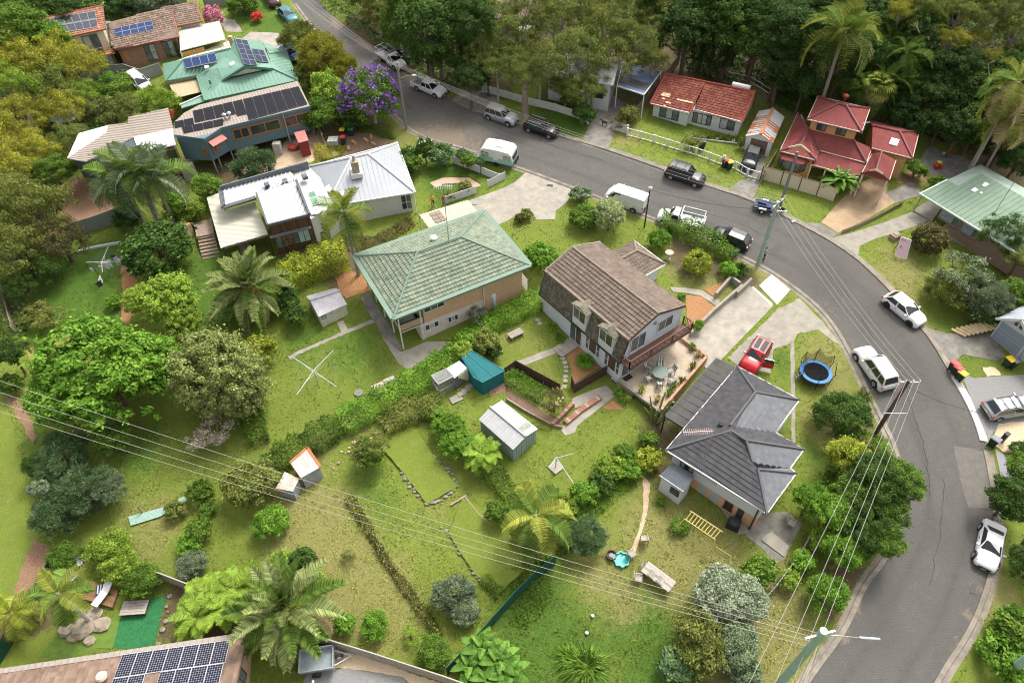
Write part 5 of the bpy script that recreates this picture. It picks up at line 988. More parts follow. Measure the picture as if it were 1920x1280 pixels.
 window(w0,u,v,0,0,FR,[GLASS,GLASSM,GLASS],3,rect=(.1,LL-.1,zz-2.2,zz-.4),fw=.12);window(w0,u,v,0,0,FR,mat('dark_opening',(.05,.045,.04)),4,rect=(LL*.2,LL*.95,zz-4.6,zz-2.9),bars=2,fw=.1)
 for t in(.05,.95):p=u.lerp(v,t);g=M();g.beam((p.x,p.y,gz(p.x,p.y)-.4),(p.x,p.y,zz-.3),.1,.1);g.o('post',ALU,w0)
 p=A(322,212,zz-.2);g=M();g.slab([A(317,206,zz-.2),A(325,206,zz-.2),A(327,221,zz-1.2),A(320,225,zz-1.2)],.06,off=V((0,-1,0)));g.o('red_panel',RED,w0)
 g=T('deck_ramp','pale timber handrail running down beside the dark pavilion into the mulch','handrail',G(110,370));railing(g,[G(106,372),G(150,342)],G(110,370).z+.1,1.0,mat('new_pine',(.55,.42,.25),.7),1.6)
house_blue()
# green metal roof house
def house_green_metal():
 b0=G(390,200);H_=T('green_metal_house','house under a jade green metal roof with gablet and three solar arrays','house',b0);z0=b0.z;ze=z0+2.9
 GN=mat('jade_metal',(.150,.275,.205),.6,var=.06,sc_=.8);GD=mat('jade_trim',(.10,.235,.165),.5,var=.05)
 e={k:A(x,y,ze)for k,(x,y)in dict(a=(305,120),b=(310,152.5),c=(368.6,142),d=(383.7,189),e=(559,151),f=(536,96.5),g=(491,78),h=(439,70)).items()}
 zr=ze+2.4;g0=A(459,124.4,zr-.2);g1=A(440,71,zr-.2);gl_,gr=A(417,151,ze+.9),A(511.6,129.4,ze+.9);m=A(400,128,zr-.9);k0,k1=A(343,113,ze+1.3),A(432,91.5,ze+1.6)
 faces=[[e['b'],e['c'],A(408,128,ze+1.2),k1,k0],[e['a'],e['b'],k0],[e['a'],k0,k1,A(408,96,ze+.1)],[e['c'],e['d'],gl_,A(409,128,ze+1.2)],[e['d'],e['e'],gr,gl_],[e['e'],e['f'],A(500,95,ze+.6),gr],[gl_+V((0,0,.05)),g0,g1,k1,A(408,128,ze+1.25)],[g0,gr+V((0,0,.05)),A(491,78,ze+.4),g1],[A(491,78,ze+.39),e['f']+V((0,0,.02)),A(505,100,ze+.7)]]
 roof(H_,faces,GN,'rib',pitch=.5,w=.025,h=.025,ridge=[(g0,g1),(e['b'],k0),(k0,k1),(e['e'],gr)],rm=GD,fascia=[(e['b'],e['c']),(e['c'],e['d']),(e['d'],e['e']),(e['e'],e['f'])],fm=GD,gw=.12)
 gb=M();gb.slab([A(434,144,ze+1.1),A(493,131.5,ze+1.1),g0+V((0,0,-.3))],.05,off=V((0,1,0)));gb.o('gablet',CREAM,H_)
 for p,q in((gl_,g0),(g0,gr)):g=M();g.beam(p+V((0,-.1,.05)),q+V((0,-.1,.05)),.3,.25);g.o('barge_board',GD,H_)
 walls(H_,inset([e[k]for k in 'abcdefh'],.5),z0-1,ze-.02,CREAM)
 solar(H_,faces[0],((342,111),(403,98.5),(408,116),(348,129)),4,1,PANBL,ALU,raise_=.25);solar(H_,up([V(p)for p in faces[7]]),((440,72),(463.5,75.5),(483,123.5),(458,120.5)),2,5,PAND,ALU,raise_=.25);solar(H_,up([V(p)for p in faces[7]]),((472,90.5),(494,94),(504.5,117.5),(482,114.5)),2,2,PAND,ALU,raise_=.2)
 for q in(((430,119),(438,114.5),(440,119),(432,124)),((382.5,124),(390,122),(392,126),(384,128.5))):k=Az(ze+1.9 if q[0][0]>400 else ze+1.15,*q);g=M();g.slab(up(k),.12);g.o('skylight',WHITE,H_)
 p=A(395,158,ze+.7);g=M();g.cyl(p,.15,.55,8);g.o('vent_pipe',GD,H_);p=A(434,78,ze+1.8);g=M();g.box((p.x,p.y,p.z),(.5,.5,1.4));g.o('chimney',brickmat('orange_brick',(.5,.29,.15),(.6,.38,.21),(.5,.4,.3)),H_)
 q=Az(ze-.5,(340,196),(382,176),(384,190),(340,203));roof(H_,[q],GN,'rib',pitch=.5,w=.025,h=.025,name='lean_to_roof',fascia=[(A(337,197,ze-.4),A(381,178,ze-.4))],fm=WHITE)
 t=T('pergola','flat beige battened pergola roof beside the jade green metal roof','pergola',G(345,175));q=Az(ze-.5,(317,158),(368,146),(378,172),(330,184));n_=9
 for i in range(n_):g=M();g.slab(up([q[0].lerp(q[1],i/n_),q[0].lerp(q[1],(i+.96)/n_),q[3].lerp(q[2],(i+.96)/n_),q[3].lerp(q[2],i/n_)]),.06);g.o('panel',mat('beige_batten',(.40,.31,.19),.85,var=.15,sc_=5),t)
 for p in q:g=M();g.beam((p.x,p.y,gz(p.x,p.y)-.3),(p.x,p.y,p.z-.05),.1,.1);g.o('post',TIMB,t)
house_green_metal()
# brown tiled brick house, top left
def house_top_left():
 b0=G(240,120);H_=T('brick_tile_house','red brown brick house under brown tiled skillion roofs with two solar arrays','house',b0);z0=b0.z
 RT=mat('brown_red_tile',(.155,.105,.075),.85,sc_=1.5,col2=(.24,.17,.13),att=.3,bump=.4,bsc=9);RO=mat('orange_tile',(.34,.15,.09),.85,var=.2,att=.25);RC=mat('brick_red_trim',(.30,.10,.07),.7,var=.1)
 zm=z0+2.9;m=[A(200.6,43,zm+2.0),A(320.6,12,zm+2.0),A(335.6,69.4,zm),A(212,93.8,zm)]
 roof(H_,[m],RT,'tile',tw=.36,tl=.38,lift=.06,roll=.03,fascia=[(m[3],m[2]),(m[1],m[2])],fm=RC,gw=.15)
 l=[A(74,33.8,z0+7.0),A(193,10.3,z0+7.0),A(198,54.4,z0+5.4),A(88,78,z0+5.4)];roof(H_,[l],RO,'tile',tw=.36,tl=.38,lift=.06,roll=.03,fascia=[(l[3],l[2]),(l[0],l[1])],fm=RC,gw=.15,name='upper_roof')
 r=[A(321.6,11,zm+1.7),A(367.5,2,zm+1.7),A(378.8,40.3,zm+.2),A(332,49.7,zm+.2)];roof(H_,[r],RT,'tile',tw=.36,tl=.38,lift=.06,roll=.03,fascia=[(r[3],r[2]),(r[1],r[2])],fm=RC,gw=.15,name='east_roof')
 solar(H_,up([V(p)for p in l]),((83,36.5),(178,19.5),(184,51),(104,64)),6,2,PANG,ALU);solar(H_,up([V(p)for p in m]),((213,53.5),(284.5,38.5),(289,55.5),(216.5,70.5)),5,2,PANBL,ALU)
 fl=lambda p:V((*p.xy,0));n1=(fl(m[1])-fl(m[2])).normalized()
 walls(H_,inset(m,.5),z0-1.2,zm-.1,BRICKR);walls(H_,inset(r,.4),z0-.8,zm,CREAM,'east_wall');walls(H_,inset(l,.5),z0+2.6,z0+5.3,mat('cream_boards',(.70,.63,.46),.6,var=.05,wave=.2),'upper_wall');walls(H_,inset(l,.55),z0-1.2,z0+2.58,BRICKR,'lower_wall')
 def wallpts(q):ip=inset(q,.5);return[min(ip,key=lambda k:(k.xy-p.xy).length)for p in(q[3],q[2])]
 u,v=wallpts(m);L=(v-u).length
 for f0,f1 in((.42,.60),(.74,.93)):window(H_,u,v,0,0,mat('brown_frame',(.08,.05,.035)),[GLASSM,GLASSL],2,rect=(L*f0,L*f1,z0+.35,z0+2.5),bars=1)
 door(H_,u,v,(230,97),(244,112),TIMBO,None)
 u,v=wallpts(l);L=(v-u).length;window(H_,u,v,0,0,TIMBD,[GLASSL,GLASSM],2,rect=(L*.55,L*.85,z0+2.75,z0+4.9));window(H_,u,v,0,0,mat('brown_frame',(.08,.05,.035)),[GLASSM,GLASSL],2,out=.06,rect=(L*.62,L*.95,z0+.6,z0+2.0))
 fn=facing(u,v);d=(v-u).normalized();g=M();P_=lambda s,e_:V((*u.xy,0))+d*s*L+fn*e_;g.prism([P_(.2,1.4),P_(1.05,1.4),P_(1.05,.03),P_(.2,.03)]if 1 else[],z0+2.45,z0+2.6);g.o('balcony',TIMBO,H_);railing(H_,[P_(.2,.1),P_(.2,1.4),P_(1.05,1.4),P_(1.05,.1)],z0+2.55,1.0,TIMB,1.5,name='balcony_railing',rails=(1.0,.6,.3))
 p=onplane(206,55,*frame2(up([V(p)for p in m]))[:2]);g=M();g.lathe((p.x,p.y,p.z+.6),((.05,-.6),(.05,0),(.45,.25),(.5,.3)),12);g.o('satellite_dish',GREYM,H_)
 t=T('carport','weathered white corrugated carport beside the brown tiled brick house','carport',G(380,110));zc=z0+2.5;q=Az(zc,(335,56.5),(410.6,39.4),(423,74),(338,95.5));roof(t,[q],mat('weathered_white_sheet',(.40,.385,.35),.7,var=.2,sc_=1.4),'rib',pitch=.3,w=.07,h=.06,t=.08)
 for p in q:g=M();g.beam((p.x,p.y,gz(p.x,p.y)-.3),(p.x,p.y,p.z-.05),.12,.12);g.o('post',WHITE,t)
 u,v=V((*q[3].xy,0)),V((*q[3].lerp(q[2],.5).xy,0))
 for i in range(8):g=M();a_,b_=u.lerp(v,i/8),u.lerp(v,(i+.9)/8);g.slab([a_+V((0,0,z0-.2)),b_+V((0,0,z0-.2)),b_+V((0,0,zc-.25)),a_+V((0,0,zc-.25))],.05,off=V((0,1,0)));g.o('screen_panel',mat('cane_screen',(.42,.22,.07),.85,var=.2,sc_=6),t)
house_top_left()
# blue carport house behind the big gum trees
def house_behind_gums():
 b0=G(1160,185);z0=b0.z;H_=T('blue_carport','blue sheet carport roof on white posts beside the big gum trees','carport',b0);zc=z0+2.7
 q=Az(zc,(1168,117),(1240,134.5),(1207.5,178),(1157,161));BS=mat('blue_sheet',(.07,.11,.20),.5,var=.3,sc_=.5);n_=7
 for i in range(n_):
  g=M();f=up([q[0].lerp(q[3],i/n_),q[1].lerp(q[2],i/n_),q[1].lerp(q[2],(i+.97)/n_),q[0].lerp(q[3],(i+.97)/n_)]);g.slab(f,.05);g.o('roof_sheet',mat('dark_grey_sheet',(.05,.05,.052),.6)if i in(4,5)else BS,H_)
 for u,v in((0,1),(1,2),(2,3),(3,0)):g=M();g.beam(q[u],q[v],.1,.16);g.o('gutter',WHITE,H_)
 for p in q:g=M();g.beam((p.x,p.y,gz(p.x,p.y)-.3),(p.x,p.y,zc),.11,.11);g.o('post',WHITE,H_)
 h2=T('white_house','white house with pale roof mostly hidden behind the big gum trees','house',G(1060,150));zz=G(1060,150).z;e=Az(zz+3.0,(1035,95),(1165,118),(1150,160),(1020,140));rr0,rr1=(e[0]+e[3])/2+V((0,0,1.2)),(e[1]+e[2])/2+V((0,0,1.2));roof(h2,[[e[3],e[2],rr1,rr0],[e[1],e[0],rr0,rr1]],mat('pale_sheet',(.45,.46,.45),.6,var=.08),'rib',pitch=.4,w=.05,h=.04);ip=inset(e,.5);walls(h2,ip,zz-.8,zz+2.95,WHITEB)
 u,v=[min(ip,key=lambda k:(k.xy-p.xy).length)for p in(e[3],e[2])];L=(v-u).length
 for f0 in(.1,.45,.75):window(h2,u,v,0,0,BLACKM,GLASS,2,rect=(L*f0,L*(f0+.16),zz+.8,zz+2.3))
 h3=T('hidden_house','white walled house under a brown tiled roof glimpsed through trees at the top','house',G(985,70));zz=G(985,70).z;e=Az(zz+3,(915,-20),(1000,-10),(990,45),(905,30));roof(h3,[[e[0],e[1],e[2],e[3]]],mat('brown_red_tile',(.155,.105,.075)),'tile',tw=.36,tl=.38,lift=.06);walls(h3,inset(e,.4),zz-1,zz+2.9,WHITE)
 e=Az(zz+2.6,(962,46),(1010,33),(1018,50),(975,62));roof(h3,[e],mat('white_sheet_roof',(.6,.6,.59),.5),'rib',pitch=.4,name='porch_roof')
house_behind_gums()
# vegetation builders
LM={}
for k,(d,l_,t)in dict(lime=((0.110,0.194,0.019),(0.365,0.486,0.074),.35),bright=((0.065,0.155,0.015),(0.23,0.4,0.05),0.32),mid=((0.052,0.112,0.015),(0.19,0.3,0.044),0.3),dark=((0.028,0.066,0.013),(0.105,0.18,0.036),0.25),deep=((0.022,0.05,0.012),(0.078,0.138,0.032),0.22),olive=((0.085,0.108,0.02),(0.275,0.305,0.078),0.3),yellow=((0.17,0.185,0.022),(0.48,0.46,0.07),0.35),gum=((0.08,0.11,0.022),(0.27,0.33,0.078),0.3),sage=((0.084,0.121,0.063),(0.270,0.331,0.182),.3),blue=((0.055,0.1,0.036),(0.17,0.265,0.11),0.28),silver=((0.121,0.152,0.089),(0.446,0.499,0.338),.3),vari=((.17,.23,.07),(.55,.60,.31),.3),cyp=((0.15,0.185,0.05),(0.43,0.48,0.165),0.3),dead=((.28,.23,.17),(.50,.43,.34),.1),bronze=((0.047,0.053,0.019),(0.189,0.149,0.061),.25),golden=((0.13,0.175,0.018),(0.42,0.46,0.06),0.35),purple=((0.1,0.045,0.19),(0.27,0.14,0.42),0.3),white=((.7,.7,.62),(.85,.85,.8),.2),pink=((.5,.12,.2),(.75,.4,.45),.2),red=((.5,.04,.02),(.7,.1,.06),.2),palm=((0.05,0.105,0.018),(0.19,0.27,0.05),0.25),palmy=((0.13,0.165,0.022),(0.36,0.38,0.075),0.25),date=((0.105,0.14,0.042),(0.36,0.41,0.15),0.2),fern=((0.079,0.152,0.015),(0.297,0.432,0.061),.35),straw=((.36,.28,.12),(.60,.50,.28),.2),cactus=((.16,.20,.07),(.30,.33,.14),.15),banana=((0.058,0.142,0.019),(0.223,0.392,0.068),.35)).items():
 LM[k]=leafmat('leaf_'+k,d,l_,t)
BARKG=mat('pale_gum_bark',(.36,.31,.25),.8,var=.25,sc_=3);BARKB=mat('brown_bark_trunk',(.13,.09,.065),.9,var=.3,sc_=4,bump=.5);BARKP=mat('grey_palm_trunk',(.30,.26,.215),.85,var=.25,sc_=6,bump=.4)
def unit(a):return a/np.maximum(1e-9,np.linalg.norm(a,axis=1,keepdims=True))
def leafmesh(name,pos,nrm,size,asp,g,c,droop=None,along=None):
 n=len(pos);nrm=unit(nrm);r=unit(g.normal(size=(n,3)))
 if along is not None:r=unit(along+r*.45);nrm=unit(np.cross(r,g.normal(size=(n,3)))+1e-6);nrm*=np.where(nrm[:,2:3]<0,-1,1)
 if droop is not None:r=unit(r*.5+np.array([0,0,-1])*droop)
 tx=unit(np.cross(nrm,np.cross(r,nrm))+1e-6);ty=np.cross(nrm,tx)
 L=(size*g.uniform(.5,1.55,n))[:,None];Wd=L/asp
 v=np.stack([pos-tx*L*.5,pos+ty*Wd*.5-nrm*L*.06,pos+tx*L*.5-nrm*L*.12,pos-ty*Wd*.5-nrm*L*.06],1).reshape(-1,3)
 me=bpy.data.meshes.new(name);me.vertices.add(4*n);me.vertices.foreach_set('co',v.ravel().astype(np.float32))
 me.loops.add(4*n);me.loops.foreach_set('vertex_index',np.arange(4*n));me.polygons.add(n);me.polygons.foreach_set('loop_start',np.arange(0,4*n,4));me.polygons.foreach_set('loop_total',np.full(n,4))
 me.update();a=me.attributes.new('c','FLOAT','FACE');a.data.foreach_set('value',c.astype(np.float32));me.materials.append(None);return me
def crown_proto(name,seed,n,leaf,ncl,crad,inner=.5,zmin=-.45,asp=1.8,upb=.5,droop=None,fuzz=.28,flat=.8,cspread=.6,spike=False):
 g=np.random.default_rng(seed);C_=[]
 while len(C_)<ncl:
  d=unit(g.normal(size=(1,3)))[0]
  if d[2]<zmin:continue
  cr=crad*g.uniform(.55,1.45);p=d*(1-cr)*g.uniform(inner,1.02)
  if all(np.linalg.norm(p-q[0])>.45*(cr+q[1])for q in C_)or g.random()<.05:C_.append((p,cr))
 cen=np.array([q[0]for q in C_]);cr=np.array([q[1]for q in C_]);w_=cr**2;k=g.choice(ncl,n,p=w_/w_.sum())
 d=unit(g.normal(size=(n,3)));cd=unit(cen)[k];s=(d*cd).sum(1)<-.35;d[s]*=-1;low=(d[:,2]<-.35)&(g.random(n)<.6);d[low,2]*=-1
 pos=cen[k]+d*(cr[k]*(1-fuzz*g.random(n)**1.5+.1*g.random(n)))[:,None]*np.array([1,1,flat])
 st=g.random(n)<.07;pos[st]*=g.uniform(1.03,1.22,st.sum())[:,None]
 nrm=d*.75+np.array([0,0,upb])+g.normal(size=(n,3))*.55
 cc=np.clip((g.random(ncl)[k]-.5)*cspread*.8+.5+(g.random(n)-.5)*1.1,0,1)**1.25
 return leafmesh(name,pos,nrm,np.full(n,leaf),asp,g,cc,droop,(d+np.array([0,0,.3]))if spike else None),cen,cr
PROTO={}
def proto(kind,i):
 key=(kind,i)
 if key in PROTO:return PROTO[key]
 s=100*i+sum(map(ord,kind))
 a=dict(round=dict(n=6000,leaf=.105,ncl=46,crad=.27,inner=.95,zmin=-.35,fuzz=.25,asp=1.6),shrub=dict(n=3600,leaf=.14,ncl=30,crad=.28,inner=.6,zmin=-.35,fuzz=.6),tree=dict(n=8500,leaf=.080,ncl=48,crad=.24,inner=.62,fuzz=.6),big=dict(n=15000,leaf=.055,ncl=90,crad=.18,inner=.66,fuzz=.6),broad=dict(n=16000,leaf=.074,ncl=150,crad=.145,inner=.5,zmin=-.35,fuzz=.7,asp=2.0,upb=.7),gum=dict(n=13000,leaf=.055,ncl=52,crad=.2,inner=.45,fuzz=.9,asp=3.0,droop=.9,upb=.25),sparse=dict(n=3000,leaf=.07,ncl=18,crad=.25,inner=.4,fuzz=.95,asp=2.2,droop=.4),fine=dict(n=15000,leaf=.115,ncl=60,crad=.22,inner=.6,fuzz=.85,asp=7,upb=.2,spike=True),cyp=dict(n=26000,leaf=.048,ncl=150,crad=.135,inner=.82,zmin=-.75,fuzz=.35,asp=1.4),bloss=dict(n=1500,leaf=.075,ncl=60,crad=.15,inner=.88,zmin=-.3,fuzz=.5,asp=1.1,upb=.6),dots=dict(n=60,leaf=.10,ncl=30,crad=.15,inner=.9,zmin=-.2,fuzz=.3,asp=1.0))[kind]
 me,cen,cr=crown_proto('crown_'+kind,s,**a)
 b=M();g=random.Random(s);idx=sorted(range(len(cen)),key=lambda q:-cr[q])[:(16 if kind in('gum','sparse')else 9)]
 for q in idx:
  p=V(cen[q]);st=V((0,0,-.75+.35*g.random()));m1=st.lerp(p,.5)+V((g.uniform(-.08,.08),g.uniform(-.08,.08),-.10));rr=.016 if kind in('gum','sparse')else.02
  b.tube([st,m1,p,p+V((p.x*.15,p.y*.15,.08))],[rr*1.6,rr,rr*.5,rr*.2],5)
 bo=b.o('branches',BARKB,None,world=False);bm_=bo.data;bpy.data.objects.remove(bo)
 PROTO[key]=(me,bm_);return PROTO[key]
def mobj(name,me,parent,m=None,loc=(0,0,0),rot=(0,0,0),scale=(1,1,1)):
 o=bpy.data.objects.new(name,me);COL.objects.link(o);o.parent=parent;o.location=loc;o.rotation_euler=rot;o.scale=scale
 if m:o.material_slots[0].link='OBJECT';o.material_slots[0].material=m
 return o
NV=[0]
def plant(kind,px,py,rp,m,label,h=None,vr=.85,name='tree',cat='tree',group=None,bark=None,tr=None,fl=None,asym=1.0,base=None):
 """tree or shrub whose crown is seen at (px, py) with radius rp; h = height of the crown's middle above the ground"""
 hh=h if h is not None else 0
 for _ in range(3):
  c=G(px,py,hh);r=rp*mpp(c)
  if h is None:hh=r*vr*.82
 bx,by=c.x,c.y;g0=gz(bx,by);t=T(name,label,cat,(bx,by,g0),group);NV[0]+=1;i=NV[0]
 me,br=proto(kind,i%3);rz=rnd.uniform(0,6.28);ax_=rnd.uniform(.86,1.14);tl_=(rnd.uniform(-.12,.12),rnd.uniform(-.12,.12),rz)if kind!='round' else(0,0,rz)
 mobj('crown' if cat=='tree' else 'foliage',me,t,LM[m],(0,0,hh),tl_,(r*ax_,r*asym/ax_,r*vr))
 b=bark or BARKB
 mobj('branches',br,t,b,(0,0,hh),tl_,(r*ax_,r*asym/ax_,r*vr))
 k=M();rr=tr or max(.05,.045*r+.012*hh);top=max(.15,hh-r*vr*.45);lx=rnd.uniform(-.06,.06)*hh
 k.tube([(0,0,-.25),(0,0,.1),(lx*.5,0,top*.5),(lx*.3,lx*.3,top),(0,0,max(top+.1,hh))],[rr*1.5,rr*1.15,rr,rr*.8,rr*.45],7);k.o('trunk',b,t,world=False,smooth=True)
 if fl:mobj('blossom',proto(fl[0],1)[0],t,LM[fl[1]],(0,0,hh),(0,0,rz+1),(r*1.03,r*1.03*asym,r*vr*1.03))
 return t
def hedge(px,wd,ht,m,label,leaf=.19,dens=190,name='hedge',cat='hedge',wob=.25,fl=None,group=None,sm=1):
 pts=smooth(gl(px),sm);g=np.random.default_rng(len(label)+int(px[0][0]));ps=[];ns_=[]
 for a,b in zip(pts[:-1],pts[1:]):
  L=(b-a).length;n=int(L*max(150,dens*1.6)*(wd+2*ht));d=np.array((b-a).normalized());s=np.array([-d[1],d[0],0]);u=g.random(n);q=g.random(n)*(wd+2*ht)
  x=np.where(q<ht,-wd/2,np.where(q>ht+wd,wd/2,q-ht-wd/2));z=np.where(q<ht,q,np.where(q>ht+wd,q-ht-wd,ht));top=(q>=ht)&(q<=ht+wd)
  z=np.where(top,ht*(1-.18*(2*x/wd)**2),z);p0=np.array(a)[None]+d[None]*(u*L)[:,None]
  wv=1+wob*(np.sin(p0[:,0]*1.3+1)*np.cos(p0[:,1]*1.7)+.5*np.sin(p0[:,0]*3.1+p0[:,1]*2.3))
  p=p0+s[None]*(x*wv)[:,None];p[:,2]=SL*(p[:,1]-Y0)+z*wv*g.uniform(.93,1.04,n);ps.append(p);ns_.append(np.where(top[:,None],np.array([0,0,1.0])[None],s[None]*np.sign(x)[:,None]+np.array([0,0,.3])))
 p=np.concatenate(ps);nn=np.concatenate(ns_)+g.normal(size=(len(p),3))*.45;c0=pts[len(pts)//2];c=np.clip(.5+.35*np.sin(p[:,0]*2.1)*np.cos(p[:,1]*1.6)+g.normal(size=len(p))*.28,0,1)
 L=V((c0.x,c0.y,gz(c0.x,c0.y)));t=T(name,label,cat,L,group);me=leafmesh('hedge',p-np.array(L)+g.normal(size=p.shape)*.09,nn,np.full(len(p),leaf),1.7,g,c);mobj('foliage',me,t,LM[m])
 b=M()
 for q in resamp(pts,1.4):b.tube([q-V((0,0,.1)),q+V((rnd.uniform(-.1,.1),rnd.uniform(-.1,.1),ht*.8))],[.04,.02],5)
 b.o('stems',BARKB,t,kind='stuff')
 if fl:
  n=int(len(p)*fl[1]);k=g.choice(len(p),n,replace=False);me=leafmesh('flowers',p[k]-np.array(L)+nn[k]*.08,nn[k],np.full(n,leaf*.8),1.1,g,g.random(n));mobj('blossom',me,t,LM[fl[0]])
 return t
 # fronds
def frond_mesh(name,n=26,droop=.9,width=.20,vee=.35,curl=.5,wl=.022,tip=.55,seed=1):
 g=random.Random(seed);b=M();P_=[]
 for i in range(13):
  t=i/12;P_.append(V((t*(1-.18*droop*t*t),0,.10*math.sin(t*2.2)-droop*.42*t**2.3)))
 def at(t):k=min(11,int(t*12));return P_[k].lerp(P_[k+1],t*12-k)
 for i in range(12):a,c=P_[i],P_[i+1];w_=.014*(1-i/13);b.add([a+V((0,-w_,0)),a+V((0,w_,0)),c+V((0,w_*.9,0)),c+V((0,-w_*.9,0))],((0,1,2,3),),0,.9)
 for i in range(n):
  t=.12+.87*i/(n-1);p=at(t);L=width*(math.sin(min(1,t*1.15)*math.pi*.62+.35))*(1-.45*max(0,t-.6)/.4)
  for s in(-1,1):
   l=L*g.uniform(.85,1.1);e=p+V((l*tip,s*l,l*vee*g.uniform(.6,1.2)));e2=p+V((l*(tip+.42),s*l*1.45,l*(vee-curl)*g.uniform(.7,1.2)));c=g.random()
   b.add([p+V((-wl,0,0)),p+V((wl,0,0)),e+V((wl*.8,0,0)),e+V((-wl*.8,0,0)),e2],((0,1,2,3),(3,2,4)),0,c)
 o=b.o(name,LM['palm'],None,world=False);me=o.data;bpy.data.objects.remove(o);return me
def fan_mesh(seed=1,n=26,spread=2.5):
 g=random.Random(seed);b=M();b.add([V((0,-.012,0)),V((0,.012,0)),V((.42,.012,.05)),V((.42,-.012,.05))],((0,1,2,3),),0,.9);o=V((.42,0,.05))
 for i in range(n):
  a=(i/(n-1)-.5)*spread*2;l=.55*(1-.25*abs(i/(n-1)-.5));d=V((math.cos(a),math.sin(a),.05));s=V((-d.y,d.x,0))*.035;m_=o+d*l*.6;e=o+d*l-V((0,0,.12+.1*g.random()));b.add([o,m_+s,e,m_-s],((0,1,2,3),),0,g.random())
 q=b.o('fan',LM['palm'],None,world=False);me=q.data;bpy.data.objects.remove(q);return me
def paddle_mesh(seed=1,wd=.22,torn=.3):
 g=random.Random(seed);b=M();N=9;P_=[V((t*(1-.12*t),0,.16*math.sin(t*2.4)-.40*t**2.4))for t in[i/N for i in range(N+1)]]
 b.add([P_[0]+V((0,-.02,-.25)),P_[0]+V((0,.02,-.25)),P_[2]+V((0,.015,0)),P_[2]+V((0,-.015,0))],((0,1,2,3),),0,.95)
 for i in range(1,N):
  t0,t1=i/N,(i+1)/N;f=lambda t:wd*math.sin(min(1,max(0,(t-.08)/.92))*math.pi)**.6
  for s in(-1,1):
   gp=.015 if g.random()<torn else 0;a,c=P_[i],P_[i+1];b.add([a,c,c+V((-gp,s*f(t1),.03-.04*g.random())),a+V((gp,s*f(t0),.03-.04*g.random()))],((0,1,2,3)if s<0 else(3,2,1,0),),0,g.random()*.7+.15*(s>0))
 q=b.o('paddle',LM['banana'],None,world=False);me=q.data;bpy.data.objects.remove(q);return me
FR=dict(queen=[frond_mesh('frond',44,d,.21,.30,.6,.010,seed=i)for i,d in enumerate((.8,1.25,1.6))],date=[frond_mesh('frond',50,d,.105,.45,.12,.0115,.9,seed=i+5)for i,d in enumerate((.35,.6,.95))],fern=[frond_mesh('frond',26,d,.19,.05,.12,.020,.35,seed=i+9)for i,d in enumerate((.35,.55,.8))],fan=[fan_mesh(i)for i in range(2)],banana=[paddle_mesh(i,.17)for i in range(3)],bop=[paddle_mesh(i+7,.12,.15)for i in range(2)])
def palm(kind,px,py,length,n,m,label,h=5.0,tr=.16,emax=75,emin=-25,name='palm_tree',cat='palm',bark=None,seed=1,basepx=None,stems=1,dead=0,part='frond',group=None,petiole=0):
 g=random.Random(seed);c=G(px,py,h);t=T(name,label,cat,(c.x,c.y,gz(c.x,c.y)),group);k=M();lean=g.uniform(-.25,.25)
 if h>.3:
  segs=[(lean*(1-q)*.6,0,-.3+(h+.3)*q)for q in(0,.05,.35,.7,.95,1)];k.tube(segs,[tr*1.35,tr*1.1,tr*.95,tr*.85,tr*.8,tr*.6],9);k.o('trunk',bark or BARKP,t,world=False,smooth=True)
 for i in range(n):
  f=(i+.5)/n;el=emax+(emin-emax)*f**.9;az=i*2.39996+g.uniform(-.2,.2);L=length*(.72+.28*min(1,f*2.2))*g.uniform(.88,1.08);me=FR[kind][min(len(FR[kind])-1,int(f*len(FR[kind])*.999))]
  mm=LM['straw']if i>=n-dead else(LM[m]if not(isinstance(m,tuple))else LM[m[i%len(m)]])
  mobj(part,me,t,mm,(0,0,h-.1+petiole),(g.uniform(-.25,.25),-R(el+g.uniform(-8,8)),az),(L,L,L))
 return t
def strappy(px,py,rp,m,label,h=.9,n=160,name='strappy_plant',cat='plant',wd=.05,group=None):
 c=G(px,py,h*.4);r=rp*mpp(c);t=T(name,label,cat,(c.x,c.y,gz(c.x,c.y)),group);b=M()
 for i in range(n):
  a=rnd.uniform(0,6.28);e=rnd.uniform(.25,1.3);l=r*rnd.uniform(.7,1.1);d=V((math.cos(a),math.sin(a),0));s=V((-d.y,d.x,0))*wd/2;o=d*r*.25*rnd.random();m1=o+d*l*.45*math.cos(e*.6)+V((0,0,h*math.sin(e)*.9));e_=o+d*l*(.95 if e<.9 else.6)+V((0,0,h*math.sin(e)*.55));b.add([o-s,o+s,m1+s,m1-s,e_],((0,1,2,3),(3,2,4)),0)
 b.o('leaves',LM[m],t,world=False);return t
 # planting
 # bushland at the top: individual trees of a few kinds
FG='trees of the bushland behind the houses'
for px,py,r_,h in((1290,60,66,6),(1340,85,54,4),(1372,50,66,7),(1330,15,60,8),(1420,85,52,6),(1432,30,60,8),(1482,55,62,9),(1470,118,46,6),(1500,12,60,9),(1540,88,48,7),(1562,28,58,9),(1625,48,56,8),(1660,10,52,9),(1508,158,34,4),(1800,128,50,7),(1722,62,48,9),(1762,15,60,9),(1645,105,42,7),(1890,235,52,5),(1903,140,56,7),(1850,160,46,6),(1590,120,40,6),(1250,-10,60,8),(1400,-20,60,9),(1540,-30,60,9),(1690,-30,60,9),(1830,-30,60,9),(1935,-10,60,9),(1940,200,50,6),(1700,195,34,4),(1610,180,30,4),(1460,150,30,3.5)):
 plant('big' if r_>44 else 'tree',px,py,r_,('deep','dark','deep')[int(px)%3],'dark green rainforest tree massed in the bushland behind the red roofed houses',h=h,vr=.95,group=FG,name='rainforest_tree')
